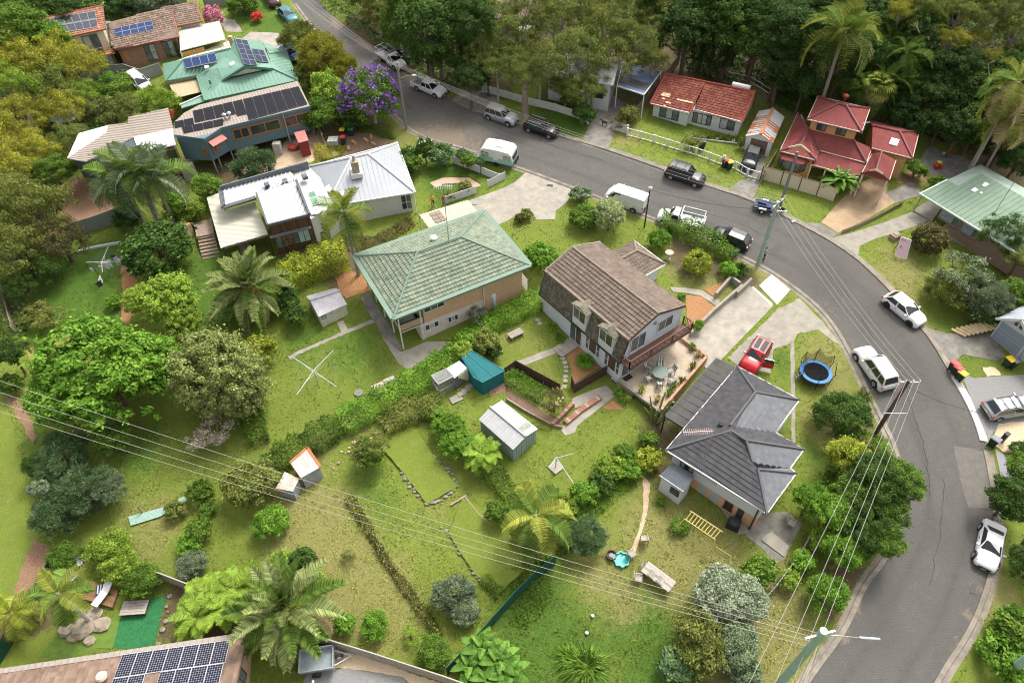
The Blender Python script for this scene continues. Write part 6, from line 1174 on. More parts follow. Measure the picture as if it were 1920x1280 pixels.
for px,py,r_,h in((1285,25,34,11),(1395,20,36,11),(1420,60,30,10),(1510,70,30,9),(1595,15,34,11),(1690,90,26,9),(1500,115,26,7),(1510,55,26,10),(1345,50,28,11)):
 plant('tree',px,py,r_,('mid','bright')[px%2],'lighter green tree standing among dark bushland trees',h=h*.62,vr=.9,group='lighter trees in the bushland',name='bushland_tree')
for px,py,r_,h in((1716,42,28,14),(1752,62,26,13),(1792,74,27,13),(1832,72,28,12),(1800,28,40,15),(1862,112,27,11),(1850,28,46,15),(1908,62,44,14),(1892,8,52,16),(1812,0,40,16),(1902,158,32,10),(1930,105,40,12),(1740,10,40,16),(1690,25,34,15)):
 plant('gum',px,py,r_,('yellow','lime')[px%2]if r_<36 else 'olive','tall gum tree with pale trunk and yellow green crown at the top right',h=h*.72,vr=.85,bark=BARKG,group='tall pale trunked gums',name='gum_tree',tr=.11)
for px,py,r_,h in((1688,215,30,3),(1722,232,28,3),(1768,225,34,3.5),(1800,245,36,3.5),(1782,180,40,5),(1730,170,36,5),(1860,205,42,5),(1665,205,26,3),(1705,150,32,6),(1760,130,40,7),(1825,165,40,6),(1880,270,40,3),(1910,300,40,3),(1845,255,30,2.5)):
 plant('tree',px,py,r_,('deep','dark')[px%2],'low dark tree filling the shaded gully under the tall gums',h=h,vr=1.0,group='low dark trees in the shaded gully',name='gully_tree')
for i,(b_,t_,hh)in enumerate((((1790,185),(1872,148),9),((1770,180),(1836,80),9.5),((1775,170),(1795,70),10),((1790,190),(1895,158),8),((1748,120),(1716,45),13),((1755,118),(1740,70),11),((1800,170),(1865,115),9))):
 p,q=G(*b_),G(*t_,hh);t=T('leaning_trunk','pale bare gum trunk leaning out of the dark gully at the top right','tree trunk',p,'pale leaning gum trunks');g=M();m1=p.lerp(q,.45)+V((-.6,0,.8));g.tube([p-V((0,0,.4)),m1,q],[.20,.14,.07],7);g.o('trunk',BARKG,t,smooth=True)
 g=M();
 for k in range(3):s=m1.lerp(q,.2+.25*k);g.tube([s,s+V((rnd.uniform(-1.4,1.4),rnd.uniform(-.8,.8),1.6))],[.05,.02],5)
 g.o('branches',BARKG,t)
 # big gums and dark trees above the road
GG='olive gum trees beyond the road'
for px,py,r_,h in((932,132,42,7.5),(962,70,58,10),(1012,118,62,9),(1045,40,60,11),(1082,100,62,9.5),(1092,165,46,6),(1132,55,62,11),(1150,110,54,8.5),(1188,80,52,10),(1225,118,38,7),(1000,10,58,12),(1090,0,60,12),(1170,10,58,12),(1240,40,52,10),(1060,165,34,5),(1112,165,30,4.5),(905,95,44,9),(920,25,52,11)):
 plant('gum',px,py,r_*1.04,('gum','olive','gum')[px%3],'spreading olive green gum crown beyond the road above the parked dark cars',h=h*.62,vr=.8,bark=BARKG,group=GG,name='gum_tree',tr=.16)
t=plant('gum',985,140,44,'gum','big gum with thick brown trunk on the lawn behind the black wagon',h=5.6,vr=.85,bark=mat('brown_gum_bark',(.24,.18,.14),.9,var=.3,sc_=3,bump=.5),tr=.42,name='gum_tree')
for px,py,r_,h,m_ in((800,55,72,8,'dark'),(850,92,52,5,'dark'),(800,98,38,4.2,'dark'),(752,45,52,5,'mid'),(885,40,52,9,'dark'),(860,10,60,9,'deep'),(712,20,40,4,'olive'),(685,-10,40,4,'olive'),(880,150,34,4,'deep'),(770,-10,60,9,'mid'),(915,140,26,3,'deep')):
 plant('big',px,py,r_,m_,'dense dark fig like tree shading the upper side of the road',h=h,vr=.95,group='dark roadside trees',name='shade_tree')
for b_,hh in(((828,150),7),((858,118),8),((812,128),7),((905,135),7)):
 p=G(*b_);t=T('bare_tree','bare brown trunk under the dark roadside trees','tree trunk',p,'bare trunks under the dark trees');g=M();g.tube([p-V((0,0,.3)),p+V((.1,.2,hh*.5)),p+V((.3,.1,hh))],[.24,.18,.12],7);g.o('trunk',mat('brown_gum_bark',(.24,.18,.14)),t,smooth=True)
p=G(735,70);t=T('bare_tree','bare grey tree with leafless spreading branches at the road edge','tree',p);g=M();rr_=random.Random(4)
def br_(o,d,l,r,k):
 e=o+d*l;g.tube([o,o.lerp(e,.5)+V((rr_.uniform(-.1,.1)*l,0,.05*l)),e],[r,r*.8,r*.6],5)
 if k:
  for _ in range(3):br_(e,(d+V((rr_.uniform(-.8,.8),rr_.uniform(-.8,.8),rr_.uniform(-.15,.5)))).normalized(),l*.68,r*.55,k-1)
br_(p-V((0,0,.2)),V((-.15,0,1)).normalized(),5.2,.2,4);g.o('trunk',BARKG,t)
# palms of the bushland
palm('queen',1582,62,5.2,22,('palm','palmy'),'tallest palm with orange seed pod rising behind the red roofed house',h=11,tr=.24,seed=2,dead=1)
for px,py,h,s in((1700,98,8.5,3),(1712,70,8,4),(1660,150,6,5),(1628,168,5,6),(1735,120,7,7),(1604,150,4.5,14),(1672,75,8,15),(1730,20,11,16)):palm('queen',px,py,3.6,12,'palm','slim bangalow palm with grey trunk among the dark bushland trees',h=h,tr=.11,seed=s,emax=70,emin=-35,group='slim bangalow palms')
palm('fan',1648,158,2.3,44,('palmy','palm'),'fan palm with a dense round head and dead skirt behind the red roofed house',h=6.2,tr=.22,seed=8,emax=85,emin=-70,dead=12,part='fan_leaf')
for px,py,h,s in((1892,180,10,9),(1912,150,12,10),(1905,215,8,11)):palm('queen',px,py,4.0,14,('palm','palmy'),'palm with long pale bare trunk at the right edge above the green roof',h=h,tr=.16,seed=s,emax=65,emin=-60,dead=4,group='palms at the right edge')
plant('tree',1748,168,38,'deep','dark round crowned tree on a straight trunk right of the slim palms',h=5.5,vr=.9,tr=.22)
plant('big',1835,232,58,'dark','broad dark tree overhanging the lawn behind the pale green roof',h=4,vr=.8)
def scatter_stuff(name,poly,n,m,hmax,leaf,seed=1,asp=1.7):
 g=np.random.default_rng(seed);P_=[G(*q)for q in poly];x0,x1=min(p.x for p in P_),max(p.x for p in P_);y0,y1=min(p.y for p in P_),max(p.y for p in P_)
 xy=np.column_stack([g.uniform(x0,x1,n*2),g.uniform(y0,y1,n*2)]);ins=np.zeros(len(xy),bool)
 for a,b in zip(P_,P_[1:]+P_[:1]):c=((a.y>xy[:,1])!=(b.y>xy[:,1]))&(xy[:,0]<(b.x-a.x)*(xy[:,1]-a.y)/((b.y-a.y)or 1e-9)+a.x);ins^=c
 xy=xy[ins][:n];n=len(xy);hm=hmax*np.clip(.45+.5*np.sin(xy[:,0]*.9+seed)*np.cos(xy[:,1]*.75)+.3*np.sin(xy[:,0]*2.3+xy[:,1]*1.9),.06,1);z=SL*(xy[:,1]-Y0)+hm*g.random(n)**.5
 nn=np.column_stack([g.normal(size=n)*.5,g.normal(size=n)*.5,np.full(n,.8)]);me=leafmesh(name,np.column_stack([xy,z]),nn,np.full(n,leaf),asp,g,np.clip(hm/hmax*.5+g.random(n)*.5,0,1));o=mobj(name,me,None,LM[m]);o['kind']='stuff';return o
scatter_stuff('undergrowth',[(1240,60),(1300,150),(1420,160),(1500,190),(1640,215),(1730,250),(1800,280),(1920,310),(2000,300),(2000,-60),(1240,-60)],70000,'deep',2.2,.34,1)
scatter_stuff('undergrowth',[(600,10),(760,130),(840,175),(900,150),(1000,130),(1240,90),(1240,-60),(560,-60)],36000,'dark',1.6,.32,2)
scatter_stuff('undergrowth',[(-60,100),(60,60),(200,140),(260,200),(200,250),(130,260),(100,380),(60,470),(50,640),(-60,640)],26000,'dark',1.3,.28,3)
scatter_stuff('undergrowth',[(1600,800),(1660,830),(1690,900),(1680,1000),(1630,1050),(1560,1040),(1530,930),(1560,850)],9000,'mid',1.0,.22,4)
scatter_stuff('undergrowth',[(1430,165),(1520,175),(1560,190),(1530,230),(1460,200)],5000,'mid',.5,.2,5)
scatter_stuff('ground_cover',[(640,250),(660,225),(730,245),(745,262),(720,262),(690,250)],3500,'mid',.6,.16,6)
scatter_stuff('ground_cover',[(1180,860),(1225,830),(1250,850),(1200,900),(1120,970),(1060,1040),(1010,1060),(1000,1000),(1080,920)],9000,'bright',.7,.18,7)
scatter_stuff('ground_cover',[(640,440),(700,445),(770,405),(780,425),(730,455),(680,475),(650,470)],4500,'bronze',.5,.15,8)
scatter_stuff('ground_cover',[(960,1060),(1020,1050),(1040,1120),(990,1180),(950,1170)],1500,'mid',.5,.17,9)
scatter_stuff('long_grass',[(590,275),(650,275),(640,300),(590,305)],2500,'yellow',.7,.35,10,8)
# yellow green gums on the left
LG='yellow green gums on the left side'
for px,py,r_,h in((62,120,58,8),(25,170,56,8),(112,108,52,7),(150,128,46,6),(95,165,52,6),(40,225,54,6.5),(120,205,44,5),(10,260,54,6),(70,285,46,5),(20,110,50,9),(135,265,40,4),(30,320,50,5),(165,180,34,4)):
 plant('gum',px,py,r_*1.12,('yellow','lime','yellow','gum')[px%4],'feathery yellow green gum crown with pale limbs at the left edge',h=h*.7,vr=.9,bark=BARKG,group=LG,name='gum_tree')
for px,py,r_,h,m_ in((30,55,58,8,'mid'),(85,80,46,6,'bright'),(10,10,50,8,'dark'),(120,30,44,6,'deep'),(60,15,50,7,'dark'),(180,10,40,5,'deep')):plant('big',px,py,r_,m_,'dense green tree beside the top left brick house',h=h,vr=.9,group='dense trees at the top left corner')
for px,py,r_,h,m_ in((70,400,74,6,'olive'),(30,470,66,5.5,'olive'),(110,450,52,4.5,'bronze'),(20,370,54,6,'olive'),(90,500,40,3,'dark'),(40,540,34,2.5,'dark')):plant('gum',px,py,r_*1.1,m_,'dark olive wattle tree overhanging the clothesline lawn on the left',h=h*.65,vr=.95,group='olive wattles by the clothesline lawn')
D=plant
D('tree',215,165,38,'mid','rounded green shrub tree in front of the white ute near the grey fence',h=2.6);D('sparse',210,212,44,'olive','loose olive shrub left of the lime green bush above the beige roof',h=2.6,vr=.7);D('gum',235,200,38,'olive','olive feathery tree directly above the pavilion roof',h=3,vr=.7)
D('fine',295,192,44,'lime','lime green feathery bush beside the beige pergola',h=2.2,vr=.7);D('big',100,320,40,'mid','green bush at the corner of the dark pavilion',h=3)
D('shrub',355,95,26,'deep','dark gap filling shrub',h=1)if 0 else None
hedge([(183,128),(240,112),(300,104),(338,98)],2.4,2.2,'dark','clipped dark hedge with white flowers below the brown tiled brick house',.2,60,fl=('white',.004))
D('fine',605,105,54,'yellow','tall yellow green casuarina leaning over the road edge',h=3.6,vr=.9);D('fine',560,72,40,'olive','pale feathery casuarina at the top of the driveway',h=3.2,vr=.8);D('fine',640,128,36,'yellow','smaller yellow green casuarina above the lime bush',h=2.8,vr=.9)
D('tree',612,168,40,'lime','lime green bush between the casuarinas and the purple tree',h=2.8,vr=.95);D('tree',600,215,40,'mid','mid green bush below the lime bush beside the blue grey house',h=2.2);D('shrub',660,225,34,'dark','dark shrub under the purple flowering tree',h=1.3);D('shrub',575,140,30,'olive','olive shrub between the green roof and casuarinas',h=2);D('shrub',640,205,26,'bright','bright shrub left of the purple flowering tree',h=2)
D('big',695,180,60,'mid','round tree covered in purple blossom beside the road',h=3.6,vr=.95,fl=('bloss','purple'),bark=BARKG,name='flowering_tree');D('big',690,185,40,'olive','x',h=2)if 0 else None
D('fine',474,312,44,'blue','feathery grey green shrub on stilts side of the blue grey house',h=1.9,vr=.9);D('tree',390,352,34,'mid','round green shrub left of the cream roof extension',h=1.9);D('shrub',350,400,36,'lime','lime shrub under the feathery palms beside the grey fence',h=1.2);D('shrub',330,380,30,'bright','bright shrub behind the palm trunks',h=1.4)
D('round',297,468,62,'dark','large round dark camellia tree beside the clothesline lawn',h=2.6,vr=.85,name='camellia_tree');D('shrub',305,525,34,'dark','low dark shrub below the round camellia',h=1);D('shrub',240,410,30,'deep','dark shrub against the grey sheet fence',h=1.2);D('shrub',212,567,17,'bright','small bright shrub beside the orange bark path')
D('broad',318,562,58,'lime','lime green rounded tree above the big leafy tree',h=3.4,vr=.85);D('broad',345,605,40,'lime','lime green lobe leaning over the bark path',h=2.6,vr=.85);D('broad',262,560,34,'lime','small lime tree beside the bark path',h=2.4)
D('broad',190,700,128,'bright','largest glossy bright green tree left of the clipped cypress',h=4.6,vr=.78,name='magnolia_tree',cat='tree',tr=.3);D('broad',110,745,66,'bright','left lobe tree of the big glossy green group',h=3.6,vr=.85);D('broad',300,680,52,'bright','right hand tree of the glossy green group',h=3.6,vr=.9);D('broad',210,820,34,'mid','low glossy tree at the foot of the big green tree',h=2)
D('cyp',412,705,84,'cyp','tall pale olive cypress with cloudy foliage and bleached skirt',h=4.4,vr=1.25,name='cypress_tree');t=D('round',412,712,70,'cyp','pale olive cloudy lobe on the lower front of the tall cypress',h=3.2,vr=1.2,name='cypress_tree');D('cyp',455,735,46,'cyp','right hand cloudy lobe of the pale olive cypress',h=3.2,vr=1.2,name='cypress_tree');D('cyp',365,700,40,'cyp','left hand cloudy lobe of the pale olive cypress',h=3.6,vr=1.2,name='cypress_tree');D('sparse',395,815,46,'dead','bleached dead skirt of branches under the pale olive cypress',h=1.5,vr=.75,bark=BARKG,name='dead_shrub',cat='dead shrub')
for px,py,r_,m_ in((115,860,62,'blue'),(150,925,66,'blue'),(105,960,52,'blue'),(195,915,44,'sage'),(70,870,30,'dark')):D('fine',px,py,r_,m_,'sprawling blue green needle leafed bush at the lower left boundary',h=1.9,vr=.75,group='blue green bushes on the lower left',name='needle_bush',cat='bush')
D('shrub',72,915,20,'sage','small pale green plant in the blue green bushes',h=3.2);D('tree',15,660,34,'dark','dark tree with grey trunk at the left edge',h=3.2);D('shrub',70,590,30,'olive','straggly olive shrub at the left lawn edge',h=1);D('sparse',95,600,36,'olive','thin straggly shrub on the left lawn',h=1.3);D('shrub',20,720,26,'mid','green shrub at the left edge by the soil strip',h=1)
# centre
hedge([(536,535),(575,515),(615,500),(652,490)],3.0,2.1,'golden','bright yellow green hedge above the white garden shed',.2,70,wob=.16);D('shrub',555,590,26,'dark','dark shrub on the left side of the white garden shed',h=1.4);D('shrub',540,560,28,'dark','dark shrub between palm and white garden shed',h=1.5)
D('shrub',488,655,36,'golden','yellow green citrus bush by the cross shaped clothes hoist',h=1.5,vr=.9);D('round',1014,484,33,'bright','round clipped bush between the two large houses',h=1.5,vr=.95,name='bush',cat='bush');D('round',1097,408,29,'mid','low spreading green bush left of the pale variegated bush',h=1.1,vr=.8,name='bush',cat='bush');D('round',1143,404,30,'vari','pale variegated bush on the lawn by the lamp post',h=1.9,vr=1.15,name='bush',cat='bush')
D('shrub',1090,366,22,'sage','spiky grey green shrub at the driveway corner',h=.9);D('shrub',987,402,14,'olive','small olive shrub in the driveway garden bed');D('shrub',975,410,12,'bronze','small brown shrub in the driveway garden bed');D('round',1308,494,27,'golden','round golden green clipped bush on the dry front lawn',h=1.2,vr=.95,name='bush',cat='bush');D('shrub',1237,450,24,'bright','light green shrub at the front corner of the gambrel house',h=1.1);D('shrub',1200,470,16,'mid','small shrub against the gambrel house wing')
hedge([(1238,428),(1262,432),(1300,450),(1340,470),(1372,492)],2.0,1.5,'mid','loose hedge with white flowers along the street frontage',.17,75,fl=('white',.008));D('shrub',1365,505,20,'bright','bright shrub at the end of the street hedge')
strappy(1388,505,24,'dark','strappy dark lily clump at the driveway entrance',1.0,200,wd=.07)
D('round',1743,450,33,'bronze','round brown green clipped bush beside the pink sale board',h=1.4,vr=.95,name='bush',cat='bush');D('sparse',1800,520,66,'sage','large thin grey green tree on the right verge',h=2.6,vr=.75);D('fine',1850,560,50,'sage','grey green feathery tree in front of the grey garage',h=2.2,vr=.8);D('fine',1775,545,44,'olive','olive feathery shrub below the pink board',h=1.5,vr=.7);D('gum',1885,440,50,'dark','dense dark tree in front of the pale green roof',h=3.4,vr=.9);D('shrub',1842,590,30,'dark','dark shrub with pale flowers by the timber steps',h=1.2,fl=('dots','white'));D('tree',1905,550,36,'mid','green tree at the right edge above the grey garage',h=2);D('gum',1915,480,34,'olive','olive tree at the right edge by the pale green roof',h=3)
D('shrub',797,280,20,'dark','dark magnolia bush with white flowers by the street corner',h=1.9,vr=1.4,fl=('dots','white'));D('shrub',830,290,27,'blue','blue green shrub beside the white flowered magnolia',h=1.5);D('shrub',868,292,17,'blue','small round tree behind the white picket panels',h=1.5);D('shrub',878,300,18,'mid','second small round tree behind the white picket panels',h=1.5);D('shrub',900,303,11,'blue','smallest round tree at the white picket corner',h=1.7);D('shrub',770,310,26,'mid','shrub against the silver roof of the weatherboard house',h=1.2);D('shrub',872,350,16,'olive','flowering shrub in the brick ring path');D('shrub',765,290,20,'dark','dark shrub behind the silver roof',h=1.3);D('shrub',845,365,14,'olive','low plants along the white garden fence',h=.5)
hedge([(1020,562),(980,583),(935,606),(890,632)],2.0,1.1,'bright','clipped bright hedge strip beside the gambrel house lawn',.15,85,wob=.1);hedge([(890,632),(862,668),(815,700),(760,737),(700,770),(640,800)],2.2,1.2,'bright','long creeper covered boundary hedge crossing the middle of the yards',.16,85,wob=.16);hedge([(640,800),(590,832),(540,858),(500,878)],2.2,1.1,'mid','lower end of the boundary hedge above the rusty shed',.16,80);D('shrub',868,655,22,'lime','lime creeper clump on the boundary hedge',h=1.6)
hedge([(470,770),(480,800),(490,835)],1.6,1.2,'mid','short dark hedge right of the pale olive cypress',.16,70)
D('shrub',910,640,30,'olive','olive shrub behind the teal shade cage',h=1.6);D('shrub',925,660,20,'deep','dark shrub between lawn and teal shade cage',h=1)
D('sparse',690,840,44,'olive','loose olive tree in the middle of the sloping yard',h=2,vr=.8);D('tree',690,850,32,'mid','rounded olive green tree below the bare branches',h=1.7);hedge([(720,810),(755,785),(790,770),(825,772)],2.0,1.3,'olive','olive shrub row above the philodendron clump',.16,60);D('shrub',815,775,20,'bright','bright shrub at the top of the philodendron clump')
D('broad',840,800,34,'bright','large leafed philodendron clump left of the green shed',h=1.2,vr=.7,name='philodendron',cat='plant');D('broad',862,835,36,'bright','lower philodendron clump beside the tree fern',h=1.3,vr=.7,name='philodendron',cat='plant')
palm('fern',902,848,2.0,16,'fern','bright tree fern beside the grey green shed',h=1.8,tr=.12,seed=3,emax=40,emin=-15,name='tree_fern',cat='fern',bark=BARKB)
hedge([(915,880),(940,910),(965,945),(985,985)],1.5,1.0,'mid','low hedge strip running down from the tree fern',.15,75);D('shrub',935,960,28,'mid','dark green shrub left of the small palm',h=1.1);D('shrub',985,1000,24,'bright','shrub below the hedge strip',h=.9)
palm('queen',1005,965,3.6,13,('palmy','palm'),'palm with drooping yellow green fronds beside the right boundary',h=4.8,tr=.18,seed=12,emax=60,emin=-30)
for px,py,r_,m_,l_ in((1142,875,30,'lime','lime bush at the top of the right boundary'),(1095,925,30,'bright','bright bush midway along the right boundary'),(1128,905,28,'dark','dark bush behind the lime bush on the right boundary'),(1060,950,26,'lime','lime bush above the drooping palm'),(1172,850,24,'mid','mid green bush by the patio cactus lawn'),(1097,1005,44,'blue','blue green shrub on the neighbour side of the boundary'),(1215,862,28,'golden','golden broad leafed shrub by the neighbour path'),(1216,822,20,'mid','shrub at the foot of the terrace cactus'),(1180,880,26,'bright','bright shrub beside the golden broad leafed shrub'),(1050,1005,24,'mid','green shrub right of the drooping palm')):D('shrub' if r_<40 else 'fine',px,py,r_,m_,l_,h=None,vr=.85,name='bush',cat='bush')
for px,py,r_,m_,l_ in((470,905,56,'olive','olive citrus tree beside the rusty shed'),(508,980,38,'bright','round citrus tree on the dry lawn below the rusty shed'),(375,922,28,'mid','dense low bush by the green shade cloth'),(372,995,30,'mid','upper small tree on the left dry lawn'),(355,1025,28,'bright','bright small tree on the left dry lawn'),(360,1060,32,'sage','grey green small tree on the left dry lawn'),(205,1030,42,'lime','lime shrub at the lower left corner'),(225,1062,38,'lime','second lime shrub overhanging the timber deck'),(265,1090,38,'mid','green rounded shrub beside the timber deck'),(122,1045,34,'mid','green shrub behind the white outdoor chair'),(566,1050,30,'dark','dark green citrus near the date palm'),(522,1062,30,'lime','lime green citrus left of the dark citrus'),(465,1075,32,'lime','loose lime shrub behind the tree ferns'),(510,1095,32,'lime','lime shrub above the date palm crown'),(590,1085,24,'lime','small lime shrub right of the date palm'),(648,1170,24,'bright','shrub right of the date palm fronds'),(702,1172,31,'bright','round citrus on the dry lawn near the bottom fence'),(770,1192,22,'lime','thin young tree near the bottom corner'),(812,1222,36,'mid','shrub in the bottom corner of the yard'),(850,1112,42,'sage','grey green tree on the lower lawn'),(870,1145,32,'sage','lower grey green tree on the lower lawn'),(655,1040,18,'olive','sparse little shrub on the dry lawn'),(390,955,18,'mid','small shrub on the dry lawn by the rusty shed'),(330,955,22,'olive','low olive shrub by the shade cloth')):D('sparse' if l_.startswith(('thin','sparse','loose'))else 'tree' if r_>30 else 'shrub',px,py,r_,m_,l_,vr=.85,name='fruit_tree' if 'citrus' in l_ else 'shrub',cat='tree' if 'citrus' in l_ or 'tree' in l_ else 'shrub')
hedge([(655,935),(680,975),(705,1020),(735,1070),(770,1115),(800,1160),(826,1195)],.65,.4,'bronze','low straggly row of yellowing vines down the sloping yard',.13,50,wob=.3,fl=('golden',.10),name='vine_row',cat='plant row',sm=0)
hedge([(905,1085),(925,1105),(940,1115)],.9,.5,'mid','short green strip at the end of the stone edging',.13,60)
for px,py,s in((388,1112,1),(440,1100,2),(365,1150,3),(420,1135,5)):palm('fern',px,py,2.1,16,('fern','lime'),'tree fern with lacy lime fronds along the bottom left fence',h=2.0,tr=.14,seed=s,emax=35,emin=-18,name='tree_fern',cat='fern',bark=BARKB,group='tree ferns along the bottom left fence')
palm('date',535,1140,4.4,48,('date','palm'),'large date palm at the bottom fence beside the box trailer',h=3.2,tr=.42,seed=4,emax=85,emin=-28,bark=BARKB,dead=3)
palm('date',465,540,4.7,54,('date','date','palm'),'large date palm in the yard below the cream roof',h=3.4,tr=.42,seed=6,emax=85,emin=-38,bark=BARKB,dead=3)
for t,n_ in[(o,7)for o in COL.objects if o.name.startswith('palm_tree')and o['label'].startswith('large date')]:
 hh=3.3;g=M()
 for i in range(n_*4):a=rnd.uniform(0,6.28);l=rnd.uniform(.7,1.5);g.tube([(0,0,hh-.1),(l*.6*math.cos(a),l*.6*math.sin(a),hh+.35),(l*math.cos(a),l*math.sin(a),hh+.05)],[.03,.04,.07],5)
 g.o('fruit_stalk',mat('orange_fruit',(.45,.20,.03),.7,var=.2),t,world=False)
palm('queen',645,395,3.7,14,('palm','palmy'),'tall single palm in front of the weatherboard house',h=8.2,tr=.2,seed=7,emax=75,emin=-32)
for px,py,h,s in((250,318,7.5,21),(285,330,6.8,22),(225,335,6,23)):palm('queen',px,py,4.6,18,('palm','sage'),'feathery palm of the clump beside the dark pavilion',h=h,tr=.2,seed=s,emax=75,emin=-40,group='feathery palms beside the pavilion')
palm('queen',108,1112,2.7,12,('palm','palmy'),'palm with pale leaning trunk over the round rocks at the lower left',h=5.0,tr=.17,seed=9,emax=70,emin=-40,bark=mat('white_palm_trunk',(.45,.43,.38),.8));palm('queen',20,1150,2.6,12,('palmy','golden'),'yellowing palm at the lower left edge',h=2.2,tr=.15,seed=10,emax=65,emin=-40)
for px,py,h,s in((905,1215,1.0,1),(935,1240,1.2,2),(880,1250,.9,3),(955,1265,1.1,4),(915,1275,1.0,5)):palm('banana',px,py,1.9,12,'banana','banana plant with broad glossy leaves at the bottom centre',h=h,tr=.12,seed=s,emax=75,emin=5,name='banana_plant',cat='banana plant',part='leaf',group='banana clump at the bottom centre',bark=mat('green_stem',(.16,.22,.08),.7))
palm('bop',1573,345,2.7,28,'banana','bird of paradise plant at the end of the cream fence',h=1.1,tr=.15,seed=3,emax=80,emin=10,name='bird_of_paradise',cat='plant',part='leaf')
strappy(1098,690-14,22,'bright','leafy agapanthus clump in the orange bark bed',.8,220,wd=.09);strappy(1100,1250,52,'mid','large strappy clump with dark leaves at the bottom edge',1.1,360,wd=.09);strappy(1070,1235,34,'bright','leafy clump left of the dark strappy plant',.7,200,wd=.08)
strappy(1035,612,14,'bright','strappy border plants against the white side wall',.6,120,group='border plants against the white wall',name='border_plant');strappy(1048,630,11,'bright','strappy border plants against the white side wall',.5,90,group='border plants against the white wall',name='border_plant');strappy(1052,638,10,'lime','yellow green border plant beside the entry steps',.5,70)
D('big',1578,778,54,'dark','large round dark bush beside the trampoline lawn',h=1.9,vr=.95,name='bush',cat='bush');strappy(1620,745,26,'olive','grassy strappy leaves on the street side of the round dark bush',1.8,160,wd=.05);D('tree',1590,852,42,'golden','golden green tree below the round dark bush',h=2.8);D('big',1648,900,62,'dark','large dark tree overhanging the road',h=3.6,vr=.85);D('big',1690,900,46,'mid','right lobe tree over the asphalt',h=4,vr=.85);D('big',1620,985,56,'dark','lower dark tree of the roadside group',h=3,vr=.85);D('tree',1655,1010,44,'mid','green tree at the lower road bend',h=2.8);D('tree',1520,935,38,'bright','bright tree beside the concrete patio',h=2.4);D('tree',1560,960,44,'bright','bright yellow green tree under the wires',h=3);D('tree',1600,930,48,'mid','mid green tree joining the roadside group',h=3);D('tree',1668,955,42,'mid','round tree at the middle of the roadside group',h=3);D('tree',1580,1030,40,'bright','bright tree at the lower end of the roadside group',h=2.4);D('shrub',1545,1010,34,'lime','lime shrub on the fence by the concrete patio',h=1.4);D('tree',1550,1112,42,'bright','round bright shrub beside the bottom power pole',h=1.7);D('shrub',1505,1050,26,'bright','climbing green shrub along the pale side fence',h=1);D('shrub',1480,1085,22,'lime','small lime climber at the fence end',h=.8);D('shrub',1610,835,26,'olive','olive shrub at the foot of the wooden power pole',h=1.2)
D('tree',1895,935,50,'dark','dark tree at the right edge below the grey driveway',h=2.6);D('tree',1925,880,40,'mid','green tree at the right edge by the gravel bed',h=2);D('big',1945,1060,54,'dark','dark hedge like bush beside the white coupe',h=2);D('shrub',1910,1180,52,'mid','rough green bush at the lower right edge',h=1.2);D('shrub',1880,1235,50,'bright','rough bright scrub in the bottom right corner',h=1);D('shrub',1945,1240,50,'mid','scrub at the bottom right frame corner',h=1.2);D('shrub',1908,840,18,'dark','small shrub beside the beige gravel')
D('tree',1345,1110,56,'silver','silvery grey green shrub on the neighbour lawn',h=2,vr=.8);D('tree',1395,1120,50,'silver','second silvery shrub beside the pale grass strip',h=2,vr=.8);D('tree',1310,1200,62,'olive','olive bush below the silvery shrubs',h=2,vr=.8);D('tree',1380,1210,50,'sage','grey olive bush next to the bottom pole',h=1.8);D('shrub',1425,1070,36,'mid','green bush at the end of the side fence',h=1.5);D('shrub',1270,1245,40,'blue','blue green bush at the bottom edge',h=1.2);D('shrub',1395,1265,38,'sage','pale bush at the bottom right of the lawn',h=1)
D('shrub',1275,985,22,'mid','low flower patch below the white outhouse',h=.4,vr=.5);D('shrub',1240,940,10,'bright','small shrub beside the white outhouse')
D('sparse',1300,262,26,'olive','thin shrub in front of the white cottage',h=1.1);D('shrub',1180,215,22,'olive','grey shrub at the cottage driveway',h=1.1);D('sparse',1160,232,18,'bronze','straggly bush behind the white wall end',h=.9);D('shrub',1390,268,8,'olive','small rounded shrub beside the garage',h=.8,vr=1.4);D('shrub',1095,215,26,'dark','dark shrub behind the low white wall',h=1.3);D('shrub',1075,185,30,'dark','dark bush under the big gums',h=1.6);D('shrub',1462,318,12,'bright','bright shrubs by the cream fence',h=.5);D('shrub',1718,318,22,'mid','green shrub beside the orange brick wing',h=1.1);D('shrub',1760,345,22,'mid','shrub left of the pale green roof',h=.9);D('shrub',400,32,20,'pink','pink flowering bush at the end of the brown roof',h=1.5,vr=1.3);D('shrub',482,32,13,'red','small reddish bush on the top lawn');D('tree',455,8,34,'mid','green bush at the top of the verge lawn',h=1.5);D('tree',300,10,44,'sage','grey green tree behind the brown tiled house',h=2);D('tree',230,15,34,'deep','dark tree between the two brown roofs',h=1.6);D('shrub',990,425-20,10,'olive','x')if 0 else None
D('shrub',930,475+90,24,'sage','sage shrub against the pale rendered wall',h=1.1)if 0 else D('sparse',895,592,26,'sage','sage shrub against the brick side wall',h=1.2)
D('shrub',1310,610,12,'bright','green shrub beside the balcony corner',h=.8);D('shrub',1278,555,9,'bright','small bright shrub at the gable corner');D('sparse',1040,752,32,'bronze','leafy rose bush with dry flowers beside the ramp',h=1.5,fl=('dots','straw'));hedge([(950,706),(975,722),(1000,738),(1018,748)],1.3,.8,'bright','low green hedge in front of the brown fence',.14,80,wob=.12)
